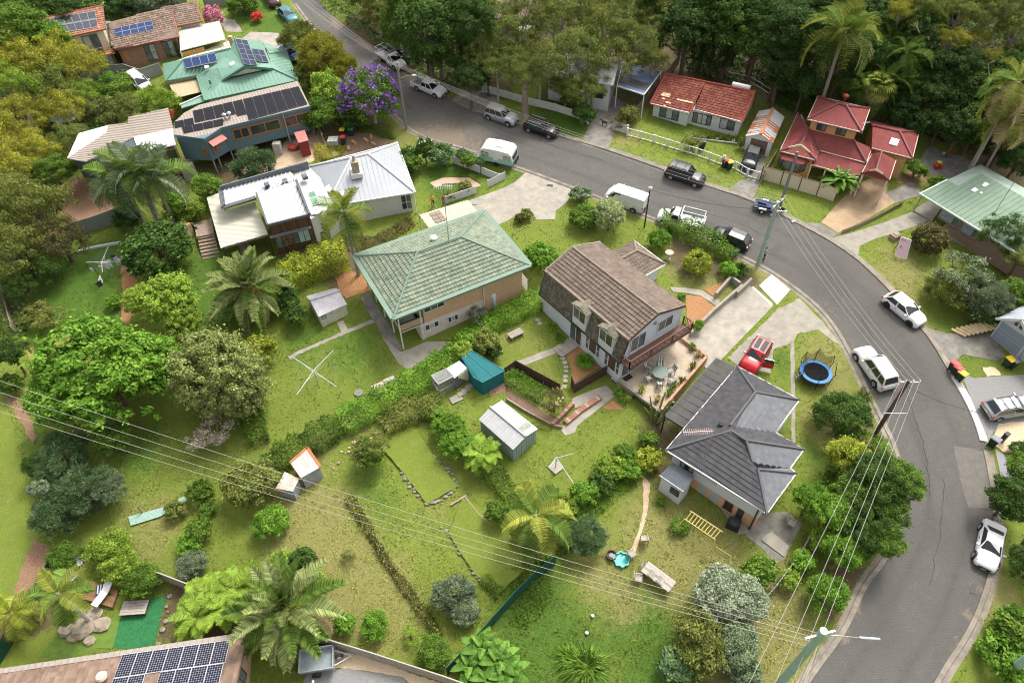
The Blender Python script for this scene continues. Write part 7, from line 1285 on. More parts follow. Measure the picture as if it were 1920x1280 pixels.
for q,n,k in(([(600,-5),(650,42),(712,95),(772,143),(845,182),(905,208),(900,196),(850,172),(780,128),(720,80),(660,28),(620,-10)],5000,1),([(1562,1195),(1590,1130),(1620,1080),(1640,1062),(1632,1055),(1605,1085),(1575,1150),(1548,1200)],2200,2),([(1836,1165),(1862,1095),(1870,1040),(1876,1040),(1868,1100),(1842,1170)],900,3),([(930,210),(1040,240),(1140,270),(1240,305),(1240,312),(1140,280),(1040,252),(930,222)],1200,4),([(1550,560),(1600,640),(1630,730),(1660,800),(1655,805),(1622,740),(1592,650),(1545,570)],900,5),([(600,880),(680,830),(760,780),(790,775),(700,850),(620,900)],1200,6)):scatter_stuff('leaf_litter',q,n,'straw',.10,.10,k,2)
# vehicles
TYRE=mat('tyre_rubber',(.018,.018,.018),.85,var=.1);RIM=mat('alloy_rim',(.42,.43,.44),.35,.6,var=.05);RIMD=mat('dark_rim',(.035,.035,.038),.4,.4,var=.1);CGL=mat('car_glass',(.012,.015,.017),.06,var=.3,sc_=3,spec=.8);PLAS=mat('black_plastic',(.025,.025,.026),.6,var=.1)
LAMP=mat('headlamp',(.62,.64,.66),.15,var=.05,spec=.8);TAIL=mat('tail_lamp',(.42,.02,.02),.25,var=.1);PLATE=mat('number_plate',(.62,.55,.20),.5,var=.05)
def paint(name,c,metal=0.0):return mat('paint_'+name,c,.38,metal,var=.03,coat=.12,spec=.35)
PW_,PB_,PS_,PR_,PT_,PK_=paint('white',(.66,.66,.66)),paint('black',(.012,.012,.013)),paint('silver',(.36,.37,.39),.5),paint('red',(.42,.012,.018)),paint('teal',(.055,.17,.185),.3),paint('dark_grey',(.03,.031,.034))
def wheels(t,xs_,hw,r,rim,w=.22):
 for x in xs_:
  for s in(-1,1):
   g=M();P_=[V((x,s*(hw-w+.03),r)),V((x,s*(hw+.03),r))];g.tube([P_[0],P_[0].lerp(P_[1],.15),P_[0].lerp(P_[1],.85),P_[1]],[r*.9,r,r,r*.9],16);wh=g.o('wheel',TYRE,t,world=False,smooth=True)
   g=M();g.tube([V((x,s*(hw-.02),r)),V((x,s*(hw+.045),r))],[r*.66,r*.6],12);g.o('rim',rim,wh,world=False)
   g=M();n=10;
   for i in range(n):a,b=math.pi*i/n,math.pi*(i+1)/n;R1,R2=r*1.28,r*1.02;g.add([(x+R1*math.cos(a),s*(hw+.012),r+R1*math.sin(a)),(x+R1*math.cos(b),s*(hw+.012),r+R1*math.sin(b)),(x+R2*math.cos(b),s*(hw+.012),r+R2*math.sin(b)),(x+R2*math.cos(a),s*(hw+.012),r+R2*math.sin(a)),(x+R1*math.cos(a),s*(hw-.2),r+R1*math.sin(a)),(x+R1*math.cos(b),s*(hw-.2),r+R1*math.sin(b))],((0,1,2,3),(0,4,5,1)))
   g.o('wheel_arch',PLAS,t,world=False)
def loft(st):
 """body skin from stations (x, half width, z bottom, z shoulder, z top)"""
 g=M();rings=[]
 for x,w,zb,zs_,zt in st:rings.append([V((x,-w*.90,zb)),V((x,-w*.99,zb+.22*(zs_-zb))),V((x,-w,zb+.62*(zs_-zb))),V((x,-w*.94,zs_)),V((x,-w*.80,zt)),V((x,-w*.4,zt+.03)),V((x,0,zt+.04)),V((x,w*.4,zt+.03)),V((x,w*.80,zt)),V((x,w*.94,zs_)),V((x,w,zb+.62*(zs_-zb))),V((x,w*.99,zb+.22*(zs_-zb))),V((x,w*.90,zb))])
 n=len(rings[0]);vs_=[p for r_ in rings for p in r_];fs=[(i*n+k,(i+1)*n+k,(i+1)*n+k+1,i*n+k+1)for i in range(len(rings)-1)for k in range(n-1)]+[(i*n+n-1,(i+1)*n+n-1,(i+1)*n,i*n)for i in range(len(rings)-1)]+[tuple(range(n)),tuple(range(len(vs_)-1,len(vs_)-n-1,-1))]
 g.add(vs_,fs,0,.5);return g
def bil(q,u,v):return q[0].lerp(q[1],u).lerp(q[3].lerp(q[2],u),v)
def patch(name,q,u0,u1,v0,v1,m,t,e=.012):
 c=[bil(q,u0,v0),bil(q,u1,v0),bil(q,u1,v1),bil(q,u0,v1)];n=(c[1]-c[0]).cross(c[3]-c[0]).normalized();ctr=sum(c,V((0,0,0)))/4
 if n.dot(V((ctr.x*.3,ctr.y,.4)))<0:n=-n
 g=M();g.slab([p+n*e for p in c]if(c[1]-c[0]).cross(c[3]-c[0]).dot(n)>0 else[p+n*e for p in c][::-1],.01,off=-n);return g.o(name,m,t,world=False)
def car(label,cat,a,b,pnt,L,W=1.8,Hh=1.45,hood=.95,belt=.95,cab=(-.47,-.30,.05,.22),roofw=.72,glass=((.04,.47),(.53,.95)),wr=.33,rim=None,tail=.62,rails=False,deck=None,name='car',h=.5,tray=None,grp=None,roofm=None,zb=.2,boxy=0,rear_glass=True,top=None,xw=(.31,.32)):
 """a = pixel of the tail, b = pixel of the nose (bumper height)"""
 pa,pb=G(*a,h),G(*b,h);c=(pa+pb)/2;d=pb-pa;rz=math.atan2(d.y,d.x);z=gz(c.x,c.y);pitch=-math.atan(SL*math.sin(rz));roll=math.atan(SL*math.cos(rz))
 t=T(name,label,cat,(c.x,c.y,z+.02),grp,rz);t.rotation_euler=(roll,pitch,rz);hl=L/2;w=W/2;dk=deck or belt
 x0,x1,x2,x3=[f*L for f in cab]
 bx=.03 if boxy else.0
 if tray is None:st=[(-hl,w*(.82+bx*3),.38,.60,tail),(-hl+.07,w*.92,.26,.74,dk-.10),(-hl+.25,w*.97,zb,.82,dk-.02),(x1-.0,w,zb,belt-.1,max(dk,belt)-.0),(0,w,zb,belt-.1,belt),(x3,w,zb,belt-.12,belt+.02),(x3+(hl-x3)*.5,w*.98,zb,hood-.17,hood-.0),(hl-.32,w*.94,zb,hood-.22,hood-.10),(hl-.08,w*.84,.26,.58,.66),(hl,w*.70,.34,.5,.56)]
 else:st=[(x0,w*.97,zb+.1,belt-.1,belt),(0,w,zb+.05,belt-.1,belt),(x3,w,zb,belt-.12,belt+.02),(x3+(hl-x3)*.5,w*.98,zb,hood-.17,hood),(hl-.30,w*.94,zb,hood-.2,hood-.08),(hl-.07,w*.86,.28,.6,.70),(hl,w*.74,.36,.52,.58)]
 if top:st=top
 loft(st).o('body',pnt,t,world=False,smooth=True)
 rw=w*roofw;B=[V((x0,-w*.90,dk-.03 if not tray else belt-.02)),V((x0,w*.90,dk-.03 if not tray else belt-.02)),V((x3,w*.91,belt)),V((x3,-w*.91,belt))];Tt=[V((x1,-rw,Hh-.02)),V((x1,rw,Hh-.02)),V((x2,rw,Hh)),V((x2,-rw,Hh))];m0,m1=(Tt[0]+Tt[1])/2+V((.0,0,.045)),(Tt[2]+Tt[3])/2+V((0,0,.045))
 g=M();g.add(B+Tt+[m0,m1],((0,3,7,4),(1,5,6,2),(0,4,8,5,1),(3,2,6,9,7),(4,7,9,8),(8,9,6,5)));g.o('cabin',pnt,t,world=False)
 if roofm:g=M();f=[Tt[0].lerp(m0,.2)+V((.1,0,.0)),Tt[3].lerp(m1,.2)+V((-.15,0,0)),Tt[2].lerp(m1,.2)+V((-.15,0,0)),Tt[1].lerp(m0,.2)+V((.1,0,0))];g.slab([p+V((0,0,.03))for p in f],.03);g.o('sunroof',roofm,t,world=False)
 ws=patch('windscreen',[B[3],B[2],Tt[2],Tt[3]],.04,.96,.05,.95,CGL,t)
 if rear_glass:patch('rear_window',[B[1],B[0],Tt[0],Tt[1]],.08,.92,.18 if tray is None else.1,.93,CGL,t)
 for q in([B[0],B[3],Tt[3],Tt[0]],[B[2],B[1],Tt[1],Tt[2]]):
  for u0,u1 in glass:
   if q[0]is B[2]:u0,u1=1-u1,1-u0
   patch('side_window',q,u0,u1,.10,.90,CGL,t)
 wheels(t,(-L*xw[0]if tray is None else-L*.29,L*xw[1]),w,wr,rim or RIM)
 for s in(-1,1):
  g=M();g.slab([V((hl-.10,s*w*.50,.60)),V((hl-.30,s*w*.88,.62)),V((hl-.42,s*w*.91,.76)),V((hl-.20,s*w*.55,.72))][::s],.05,off=V((-.6,0,-.3)));g.o('headlight',LAMP,t,world=False)
  if tray is None:g=M();g.box((-hl+.07,s*w*.80,dk-.18),(.14,.26,.17));g.o('tail_light',TAIL,t,world=False)
  g=M();g.box((x3-.25,s*(w+.09),belt+.05),(.14,.22,.13));g.o('side_mirror',pnt if pnt is not PB_ else PLAS,t,world=False)
  for xd in(x2-.1 if len(glass)>1 else x3-.5,(x1+x2)/2-.3):g=M();g.box((xd-.5,s*w*.985,belt-.16),(.16,.04,.035));g.o('door_handle',PLAS,t,world=False)
 g=M();g.box((hl-.0,0,.46),(.06,W*.52,.18));g.o('grille',PLAS,t,world=False);g=M();g.box((hl+.02,0,.34),(.04,.36,.10));g.o('number_plate',PLATE,t,world=False)
 if tray is None:g=M();g.box((-hl+.02,0,.42),(.10,W*.78,.20));g.o('bumper',PLAS,t,world=False);g=M();g.box((-hl-.02,0,.66),(.03,.36,.10));g.o('number_plate',PLATE,t,world=False)
 if rails:
  for s in(-1,1):g=M();g.beam((x1+.15,s*rw*.9,Hh+.07),(x2-.1,s*rw*.9,Hh+.08),.05,.05);g.o('roof_rail',rails if not isinstance(rails,bool)else ALU,t,world=False)
 if rails not in(False,True)and rails is PLAS:
  for x in(x1+.6,x2-.5):g=M();g.beam((x,-rw,Hh+.1),(x,rw,Hh+.1),.06,.04);g.o('roof_bar',PLAS,t,world=False)
 if tray:
  m_,hh,kind=tray;xb,xf=-hl,x0-.06;zf=.78
  if kind=='tub':
   for s in(-1,1):g=M();g.box(((xb+xf)/2,s*(w-.06),.68),(xf-xb,.12,.62));g.o('tub_side',pnt,t,world=False);g=M();g.box((-hl+.03,s*w*.86,.66),(.1,.16,.34));g.o('tail_light',TAIL,t,world=False)
   g=M();g.box((xb+.05,0,.68),(.1,W-.1,.62));g.o('tailgate',pnt,t,world=False);g=M();g.box(((xb+xf)/2,0,.55),(xf-xb,W-.2,.1));g.o('tub_floor',GREYM,t,world=False)
   g=M();y=w-.1
   for x in(xf-.1,xb+.9):g.tube([(x,-y,.95),(x,-y,1.75),(x,y,1.75),(x,y,.95)],.035,6)
   g.o('ladder_rack',m_,t,world=False)
  else:
   g=M();g.box(((xb+xf)/2,0,zf),(xf-xb,W+.06,.10));g.o('tray_floor',m_,t,world=False);g=M();g.box(((xb+xf)/2,0,zf-.17),(xf-xb-.2,W*.5,.22));g.o('chassis',PLAS,t,world=False)
   for s in(-1,1):g=M();g.box(((xb+xf)/2,s*w*1.01,zf+.17),(xf-xb,.05,.26));g.o('drop_side',m_,t,world=False);g=M();g.box((xb-.01,s*w*.8,zf-.08),(.06,.3,.12));g.o('tail_light',TAIL,t,world=False)
   g=M();g.box((xb,0,zf+.17),(.05,W,.26));g.o('tailboard',m_,t,world=False);g=M();y=w*.98
   for k in range(4):g.beam((xf,-y,zf+.25+.25*k),(xf,y,zf+.25+.25*k),.05,.05)
   for s in(-1,1):g.beam((xf,s*y,zf),(xf,s*y,zf+1.02),.06,.06)
   g.o('headboard',m_,t,world=False)
   if hh:
    g=M()
    for x in(xf-.05,xb+.15):g.tube([(x,-y,zf+.2),(x,-y,1.85),(x,y,1.85),(x,y,zf+.2)],.035,6)
    for s in(-1,0,1):g.beam((xf,s*y*.95,1.87),(xb+.1,s*y*.95,1.87),.05,.05)
    g.o('ladder_rack',m_,t,world=False)
 return t
SUV=dict(Hh=1.66,hood=1.05,belt=1.05,cab=(-.475,-.40,.06,.20),roofw=.74,wr=.37,glass=((.03,.27),(.30,.60),(.63,.95)),deck=1.05,tail=.7)
HAT=dict(Hh=1.46,hood=.93,belt=.93,cab=(-.455,-.30,.06,.235),deck=.93)
car('white hatchback parked on the outer kerb of the bend','car',(1664,554),(1727,606),PW_,4.35,1.8,rim=RIMD,**{**HAT,'cab':(-.46,-.32,.03,.22)})
car('white four wheel drive with teal sunshade parked beside the trampoline lawn','suv',(1665,727),(1613,653),PW_,4.85,1.88,**{**SUV,'Hh':1.8},rails=True)
c_=car('low white coupe parked at the lower right kerb','car',(1862,983),(1845,1062),PW_,4.2,1.74,Hh=1.24,hood=.84,belt=.84,cab=(-.36,-.19,.03,.20),deck=.86,roofw=.66,glass=((.12,.95),),rim=RIM,h=.4)
car('silver station wagon with roof bars on the grey gravel driveway','car',(1850,770),(1935,757),PS_,4.7,1.82,Hh=1.5,hood=.94,belt=.95,cab=(-.475,-.37,.03,.21),deck=.95,rails=PLAS,glass=((.03,.28),(.31,.60),(.63,.95)))
rc=car('red hatchback SUV parked nose down with its near door open','suv',(1434,637),(1398,697),PR_,4.25,1.8,**{**SUV,'Hh':1.55,'cab':(-.47,-.34,.04,.21)},roofm=PLAS)
g=M();hx,hw_=.75,.92;g.slab([V((hx,hw_,.35)),V((hx-.35,hw_+.95,.35)),V((hx-.35,hw_+.95,1.0)),V((hx,hw_,1.0))],.07,off=V((-.9,-.3,0)));dr=g.o('open_door',PR_,rc,world=False)
g=M();g.slab([V((hx-.02,hw_,1.0)),V((hx-.35,hw_+.9,1.0)),V((hx-.45,hw_+.8,1.45)),V((hx-.15,hw_-.05,1.45))],.03,off=V((-.9,-.3,0)));g.o('pane',CGL,dr,world=False)
car('black crossover parked behind the white tray ute on the inner kerb','suv',(1403,461),(1336,434),PB_,4.25,1.78,**{**SUV,'Hh':1.58,'cab':(-.47,-.33,.05,.22)},roofm=None,rails=False)
car('black four wheel drive with roof load parked below the white rail fence','suv',(1250,318),(1320,341),PK_,4.7,1.86,**{**SUV,'Hh':1.75},rails=PLAS)
car('black hatchback parked nose out in front of the rusty garage','car',(1414,281),(1402,313),PB_,4.1,1.76,**HAT)
car('silver SUV parked on the far kerb behind the black wagon','suv',(912,209),(968,228),PS_,4.55,1.8,**SUV,rails=True)
car('black wagon parked by the lawn of the thick trunked gum','suv',(986,232),(1045,251),PB_,4.5,1.78,**{**SUV,'Hh':1.55},rails=True)
car('white dual cab utility with ladder rack parked on the upper road','utility',(773,152),(837,178),PW_,5.0,1.76,Hh=1.62,hood=.98,belt=.98,cab=(-.16,-.13,.12,.24),roofw=.76,glass=((.04,.46),(.52,.95)),wr=.34,tray=(GALV,1,'tub'))
car('white single cab utility with aluminium tray parked on the inner kerb','utility',(1317,423),(1235,402),PW_,5.1,1.80,Hh=1.68,hood=1.0,belt=1.0,cab=(.02,.05,.16,.27),roofw=.76,glass=((.08,.95),),wr=.36,tray=(mat('tray_alloy',(.46,.47,.47),.5,.3,var=.1),1,'tray'),name='utility_truck')
car('white single cab utility under the dark trees at the far kerb','utility',(714,100),(755,126),PW_,5.0,1.80,Hh=1.68,hood=1.0,belt=1.0,cab=(.02,.05,.16,.27),roofw=.76,glass=((.08,.95),),wr=.36,tray=(GALV,1,'tray'),name='utility_truck')
car('teal sedan parked at the top of the street','car',(524,14),(555,43),PT_,4.6,1.78,Hh=1.4,hood=.9,belt=.9,cab=(-.36,-.20,.06,.23),deck=.93)
car('dark tray truck at the top edge behind the teal sedan','utility',(498,-18),(520,14),paint('maroon',(.05,.015,.012)),5.0,1.8,Hh=1.68,hood=1.0,belt=1.0,cab=(.02,.05,.16,.27),roofw=.76,glass=((.08,.95),),wr=.36,tray=(mat('tray_grey',(.4,.4,.4),.6),0,'tray'),name='utility_truck')
car('white utility half hidden by the green shrub near the grey fence','utility',(252,147),(276,166),PW_,4.8,1.78,Hh=1.7,hood=1.0,belt=1.0,cab=(-.46,-.40,.1,.25),roofw=.76,wr=.36,glass=((.05,.45),(.5,.95)),rails=True)
car('white sedan half hidden behind the purple flowering tree','car',(668,170),(722,200),PW_,4.5,1.75,Hh=1.42,hood=.9,belt=.9,cab=(-.38,-.22,.06,.23),deck=.92)
car('blue car tucked beside the jade green roof under the casuarina','car',(532,92),(560,110),paint('blue',(.02,.09,.35)),4.0,1.7,**HAT)
car('dark car parked on the verge behind the white utility','car',(724,92),(772,112),PK_,4.3,1.75,**HAT)
vt=[(-2.35,.84,.3,1.0,1.95),(-2.25,.90,.22,1.05,2.0),(-1.2,.93,.2,1.1,2.03),(1.0,.93,.2,1.1,2.02),(1.35,.92,.2,1.05,1.96),(2.05,.88,.22,.95,1.18),(2.3,.82,.26,.8,.92),(2.38,.72,.36,.6,.66)]
van=car('white delivery van with roof racks parked at the inner kerb','van',(1209,386),(1137,362),PW_,4.75,1.86,Hh=1.98,hood=1.1,belt=1.12,cab=(-.488,-.47,.25,.445),roofw=.80,glass=((.74,.96),),wr=.33,top=vt,name='van',rear_glass=True,h=.7,xw=(.27,.33))
for x in(-1.6,-.5,.6):g=M();g.beam((x,-.8,2.12),(x,.8,2.12),.05,.05);g.beam((x,-.78,2.0),(x,-.78,2.14),.05,.05);g.beam((x,.78,2.0),(x,.78,2.14),.05,.05);g.o('roof_bar',ALU,van,world=False)
def place(label,cat,name,a,b,h=.5,grp=None):
 pa,pb=G(*a,h),G(*b,h);c=(pa+pb)/2;d=pb-pa;rz=math.atan2(d.y,d.x);t=T(name,label,cat,(c.x,c.y,gz(c.x,c.y)+.02),grp,rz);t.rotation_euler=(math.atan(SL*math.cos(rz)),-math.atan(SL*math.sin(rz)),rz);return t,(pb-pa).length
t,L=place('vintage white and mint green caravan parked on the grass kerb','caravan','caravan',(963,302),(908,290),.5);L=4.1;w=1.02
def carav(z0,z1,m_,name,e=0):
 g=M();prof=[(-L/2,.55),(-L/2-.05,1.2),(-L/2+.12,1.95),(-L/2+.45,2.28),(0,2.38),(L/2-.5,2.28),(L/2-.12,1.95),(L/2+.04,1.2),(L/2,.55)]
 pl=[]
 for(x0,a),(x1,b)in zip(prof[:-1],prof[1:]):
  n_=6
  for i in range(n_):f=i/n_;pl.append((x0+(x1-x0)*f,a+(b-a)*f))
 pl.append(prof[-1]);cl=[(x,min(max(z,z0),z1))for x,z in pl];out_=[]
 for p in cl:
  if not out_ or(abs(p[0]-out_[-1][0])+abs(p[1]-out_[-1][1])>1e-4):out_.append(p)
 n=len(out_);vs_=[V((x,-w-e,z))for x,z in out_]+[V((x,w+e,z))for x,z in out_];fs=[tuple(range(n)),tuple(range(2*n-1,n-1,-1))]+[(i,i+n,(i+1)%n+n,(i+1)%n)for i in range(n)];g.add(vs_,fs);return g.o(name,m_,t,world=False)
carav(.5,1.22,mat('mint_paint',(.27,.47,.42),.4,var=.05),'lower_body');carav(1.225,2.4,mat('caravan_white',(.62,.62,.58),.4,var=.04),'upper_body')
for s in(-1,1):
 for x in(-1.35,1.35):g=M();g.box((x,s*(w+.02),1.55),(.85,.04,.52));wf=g.o('window',BLACKM,t,world=False);g=M();g.box((x,s*(w+.035),1.55),(.75,.03,.42));g.o('pane',GLASSL,wf,world=False)
g=M();g.box((-L/2-.02,0,1.55),(.1,1.5,.5));wf=g.o('window',BLACKM,t,world=False);g=M();g.box((0,.0,1.55),(.62,2*w+.05,1.2));g.o('door',mat('caravan_white',(.62,.62,.58)),t,world=False);g=M();g.box((-.2,0,2.42),(.7,.7,.09));g.o('roof_hatch',WHITE,t,world=False)
for s in(-1,1):g=M();g.tube([(0,s*(w-.15),.32),(0,s*(w+.03),.32)],.32,14);g.o('wheel',TYRE,t,world=False)
g=M();g.beam((L/2,-.5,.5),(L/2+1.1,0,.5),.08,.08);g.beam((L/2,.5,.5),(L/2+1.1,0,.5),.08,.08);g.beam((L/2+.9,0,.5),(L/2+.9,0,.05),.06,.06);g.o('drawbar',GREYM,t,world=False)
for y in(-.3,.35):g=M();g.tube([(-L/2-.22,y,.85),(-L/2-.30,y,.85)],.28,12);g.o('spare_wheel',TYRE,t,world=False)
t,L=place('small blue framed trailer loaded with gear at the outer kerb','trailer','trailer',(1414,381),(1452,390),.5)
BLU=mat('blue_frame',(.03,.06,.22),.5,var=.15);g=M()
for z in(.6,1.0):g.beam((-1.1,-.65,z),(1.1,-.65,z),.06,.06);g.beam((-1.1,.65,z),(1.1,.65,z),.06,.06);g.beam((-1.1,-.65,z),(-1.1,.65,z),.06,.06);g.beam((1.1,-.65,z),(1.1,.65,z),.06,.06)
for x in(-1.1,-.4,.4,1.1):g.beam((x,-.65,.6),(x,-.65,1.0),.05,.05);g.beam((x,.65,.6),(x,.65,1.0),.05,.05)
g.o('cage',BLU,t,world=False);g=M();g.box((0,0,.55),(2.2,1.3,.06));g.o('floor',PLAS,t,world=False)
g=M();g.beam((1.1,-.5,.5),(2.5,0,.45),.07,.07);g.beam((1.1,.5,.5),(2.5,0,.45),.07,.07);g.o('drawbar',GALV,t,world=False)
for s in(-1,1):g=M();g.tube([(-.1,s*.72,.3),(-.1,s*.92,.3)],.3,14);wh=g.o('wheel',TYRE,t,world=False);g=M();g.tube([(-.1,s*.88,.3),(-.1,s*.94,.3)],.15,10);g.o('rim',WHITE,wh,world=False);g=M();g.box((-.1,s*.8,.66),(.8,.28,.06));g.o('mudguard',WHITE,t,world=False)
g=M();g.tube([(2.0,.1,.35),(2.0,.3,.35)],.3,14);g.o('spare_wheel',TYRE,t,world=False);g=M();g.box((-.3,.1,.8),(.9,.5,.4));g.box((.5,-.2,.75),(.6,.5,.3));g.o('load',mat('navy_tarp',(.03,.045,.10),.8),t,world=False)
for s in((1447,404.5),(1487,417)):p=G(*s);tt=T('wheel_chock','pale block lying on the asphalt beside the blue trailer','block',p,'pale blocks by the trailer');g=M();g.box((p.x,p.y,p.z+.1),(.45,.25,.2),.4);g.o('block',CONCW,tt)
t,L=place('dark motorbike parked beside the jade green roof','motorbike','motorbike',(557,105),(575,127),.5)
for x in(-.7,.7):g=M();g.tube([(x,-.07,.32),(x,.07,.32)],.32,14);g.o('wheel',TYRE,t,world=False)
g=M();g.box((.05,0,.55),(.7,.3,.4));g.o('engine',GREYM,t,world=False);g=M();g.ball((.2,0,.9),.26,8,sq=(1.3,.7,.6));g.box((-.4,0,.82),(.75,.26,.12));g.o('seat',PLAS,t,world=False);g=M();g.beam((.55,0,1.0),(.78,0,.35),.08,.08);g.beam((.5,-.35,1.05),(.5,.35,1.05),.05,.05);g.o('fork',GREYM,t,world=False);g=M();g.ball((.66,0,.9),.13,8);g.o('headlight',LAMP,t,world=False)
t,L=place('galvanised box trailer beside the large date palm at the bottom','trailer','box_trailer',(573,1239),(618,1232),.6);w=.75;hl=1.2
g=M();g.box((0,0,.55),(2*hl,2*w,.06));g.o('floor',mat('scuffed_galv',(.25,.29,.30),.55,.3,var=.2,sc_=3),t,world=False)
for s in(-1,1):g=M();g.box((0,s*w,.82),(2*hl,.05,.5));g.o('side_panel',GALV,t,world=False);g=M();g.box((s*hl,0,.82),(.05,2*w,.5));g.o('end_panel',GALV,t,world=False);g=M();g.tube([(-.1,s*(w+.1),.3),(-.1,s*(w+.28),.3)],.3,14);g.o('wheel',TYRE,t,world=False);g=M();g.beam((-hl,s*w,1.12),(hl,s*w,1.12),.06,.06);g.o('rail',ALU,t,world=False)
g=M();g.beam((hl,-.5,.5),(hl+1.2,0,.45),.07,.07);g.beam((hl,.5,.5),(hl+1.2,0,.45),.07,.07);g.o('drawbar',GALV,t,world=False);g=M();g.tube([(hl+.35,-.05,.62),(hl+.35,.15,.62)],.3,16);sw=g.o('spare_wheel',TYRE,t,world=False);g=M();g.tube([(hl+.35,-.09,.62),(hl+.35,.17,.62)],.17,10);g.o('rim',WHITE,sw,world=False)
t=car('white and blue vehicle entering the frame at the bottom edge','utility',(485,1318),(640,1305),PW_,5.0,1.85,Hh=1.7,hood=1.0,belt=1.0,cab=(-.10,-.06,.12,.24),roofw=.76,glass=((.05,.95),),wr=.36,tray=(mat('rack_white',(.6,.6,.6),.5),1,'tray'),name='utility_truck');g=M();g.box((-1.3,0,1.15),(1.9,1.5,.5));g.o('blue_load',mat('bright_blue_cover',(.03,.22,.55),.5),t,world=False)
# short grass tufts on every lawn
def grass_tufts():
 g=np.random.default_rng(5);n=420000;u=g.random(n);Y=11+(122-11)*u**1.35;X=g.uniform(-1,1,n)*(Y*.62+22);xy=np.column_stack([X,Y]);keep=np.ones(n,bool)
 for pl in POLY:
  P_=np.array(pl);bb=(xy[:,0]>P_[:,0].min())&(xy[:,0]<P_[:,0].max())&(xy[:,1]>P_[:,1].min())&(xy[:,1]<P_[:,1].max());k=np.where(bb)[0]
  if not len(k):continue
  q=xy[k];ins=np.zeros(len(k),bool)
  for a,b in zip(P_,np.roll(P_,-1,0)):c=((a[1]>q[:,1])!=(b[1]>q[:,1]))&(q[:,0]<(b[0]-a[0])*(q[:,1]-a[1])/((b[1]-a[1])or 1e-9)+a[0]);ins^=c
  keep[k[ins]]=False
 for pts in(rl,rr):
  for p in pts[::2]:keep&=(xy[:,0]-p.x)**2+(xy[:,1]-p.y)**2>.7**2
 xy=xy[keep];bv=blobvals(xy,BLOBS);w_=np.sin(xy[:,0]*1.9+2*np.sin(xy[:,1]*.7))*np.cos(xy[:,1]*2.3+xy[:,0]*.6)+.6*np.sin(xy[:,0]*5.1)*np.cos(xy[:,1]*4.3);r=g.random(len(xy));k=(r>bv['dirt']*1.15)&(w_+g.normal(size=len(xy))*.8>-1.3);xy=xy[k];w_=w_[k];dry=bv['dry'][k];lush=bv['lush'][k];n=len(xy)
 sz=g.uniform(.09,.22,n)*(1+.25*w_);z=SL*(xy[:,1]-Y0)+sz*.22;pos=np.column_stack([xy,z]);al=np.column_stack([g.normal(size=n)*.6,g.normal(size=n)*.6,np.full(n,.55)]);nn=np.column_stack([g.normal(size=n)*.35,g.normal(size=n)*.35,np.ones(n)])
 c=np.clip(.42+.5*dry-.38*lush+.10*w_+g.normal(size=n)*.11,0,1);me=leafmesh('grass_tufts',pos,nn,sz,3.2,g,c,None,al);o=mobj('grass_tufts',me,None,leafmat('grass_blades',(.100,.185,.022),(.40,.395,.115),.25));o['kind']='stuff'
grass_tufts()
# sheds, fences, furniture, people, poles and wires
def shed(label,base,fl,fr,bl,br,ze,rise,rm,wm,cat='shed',name='garden_shed',along=True,ribp=.2,ov=.06,rb=.6):
 """gabled shed: eave pixels front-left/right, back-left/right at ze above the ground; ridge runs from front to back edges (along) or across"""
 z0=G(*base).z;t=T(name,label,cat,G(*base));e=[A(*p,z0+ze)for p in(fl,fr,br,bl)]
 if along:r0,r1=e[0].lerp(e[1],.5)+V((0,0,rise)),e[3].lerp(e[2],.5)+V((0,0,rise));f=[[e[0],r0,r1,e[3]],[r0,e[1],e[2],r1]]
 else:r0,r1=e[0].lerp(e[3],rb)+V((0,0,rise)),e[1].lerp(e[2],rb)+V((0,0,rise));f=[[e[0],e[1],r1,r0],[r0,r1,e[2],e[3]]]
 roof(t,f,rm,'rib',pitch=ribp,w=ribp*.25,h=.03,t=.05,ridge=[(r0,r1)]);ip=inset(e,.1);b=M();p=up([V((*q.xy,0))for q in ip]);b.prism(p,z0-.4,z0+ze-.02)
 for k in range(4):
  a,c=ip[k],ip[(k+1)%4];L=(c-a).length;d=(c-a)/L;n=V((d.y,-d.x,0))
  if n.dot(a-(ip[0]+ip[2])/2)<0:n=-n
  s=.1
  while s<L-.05:q=V((*(a+d*s).xy,0))+n*.012;b.beam(q+V((0,0,z0-.3)),q+V((0,0,z0+ze-.03)),.05,.03);s+=.3
 b.o('wall',wm,t)
 g=M();mid=[(ip[0],ip[1])]if along else[(min(ip,key=lambda q:(q.xy-e[0].xy).length),min(ip,key=lambda q:(q.xy-e[3].xy).length)),(min(ip,key=lambda q:(q.xy-e[1].xy).length),min(ip,key=lambda q:(q.xy-e[2].xy).length))]
 for k,(u,v)in enumerate(mid+([(min(ip,key=lambda q:(q.xy-e[3].xy).length),min(ip,key=lambda q:(q.xy-e[2].xy).length))]if along else[])):
  tp=(r0,r1)[k];g.slab([V((*u.xy,z0+ze-.03)),V((*v.xy,z0+ze-.03)),V((*tp.xy,tp.z-.05))],.05)
 g.o('gable',wm,t);return t,e,z0,ip
t,e,z0,ip=shed('small cream garden shed with corrugated roof beside the yellow green hedge',(604.5,613),(597.5,594),(650.6,570.5),(574,555),(630,540),1.6,.5,mat('pale_grey_sheet',(.36,.34,.36),.6,sc_=2,col2=(.50,.48,.49)),mat('cream_shed',(.56,.55,.44),.6),along=False,ribp=.16)
u,v=[min(ip,key=lambda q:(q.xy-k.xy).length)for k in(e[0],e[1])];L=(v-u).length;window(t,u,v,0,0,GREYM,GLASSL,1,rect=(.15,.62,z0+1.05,z0+1.4));d_,n_=(v-u)/L,facing(u,v)
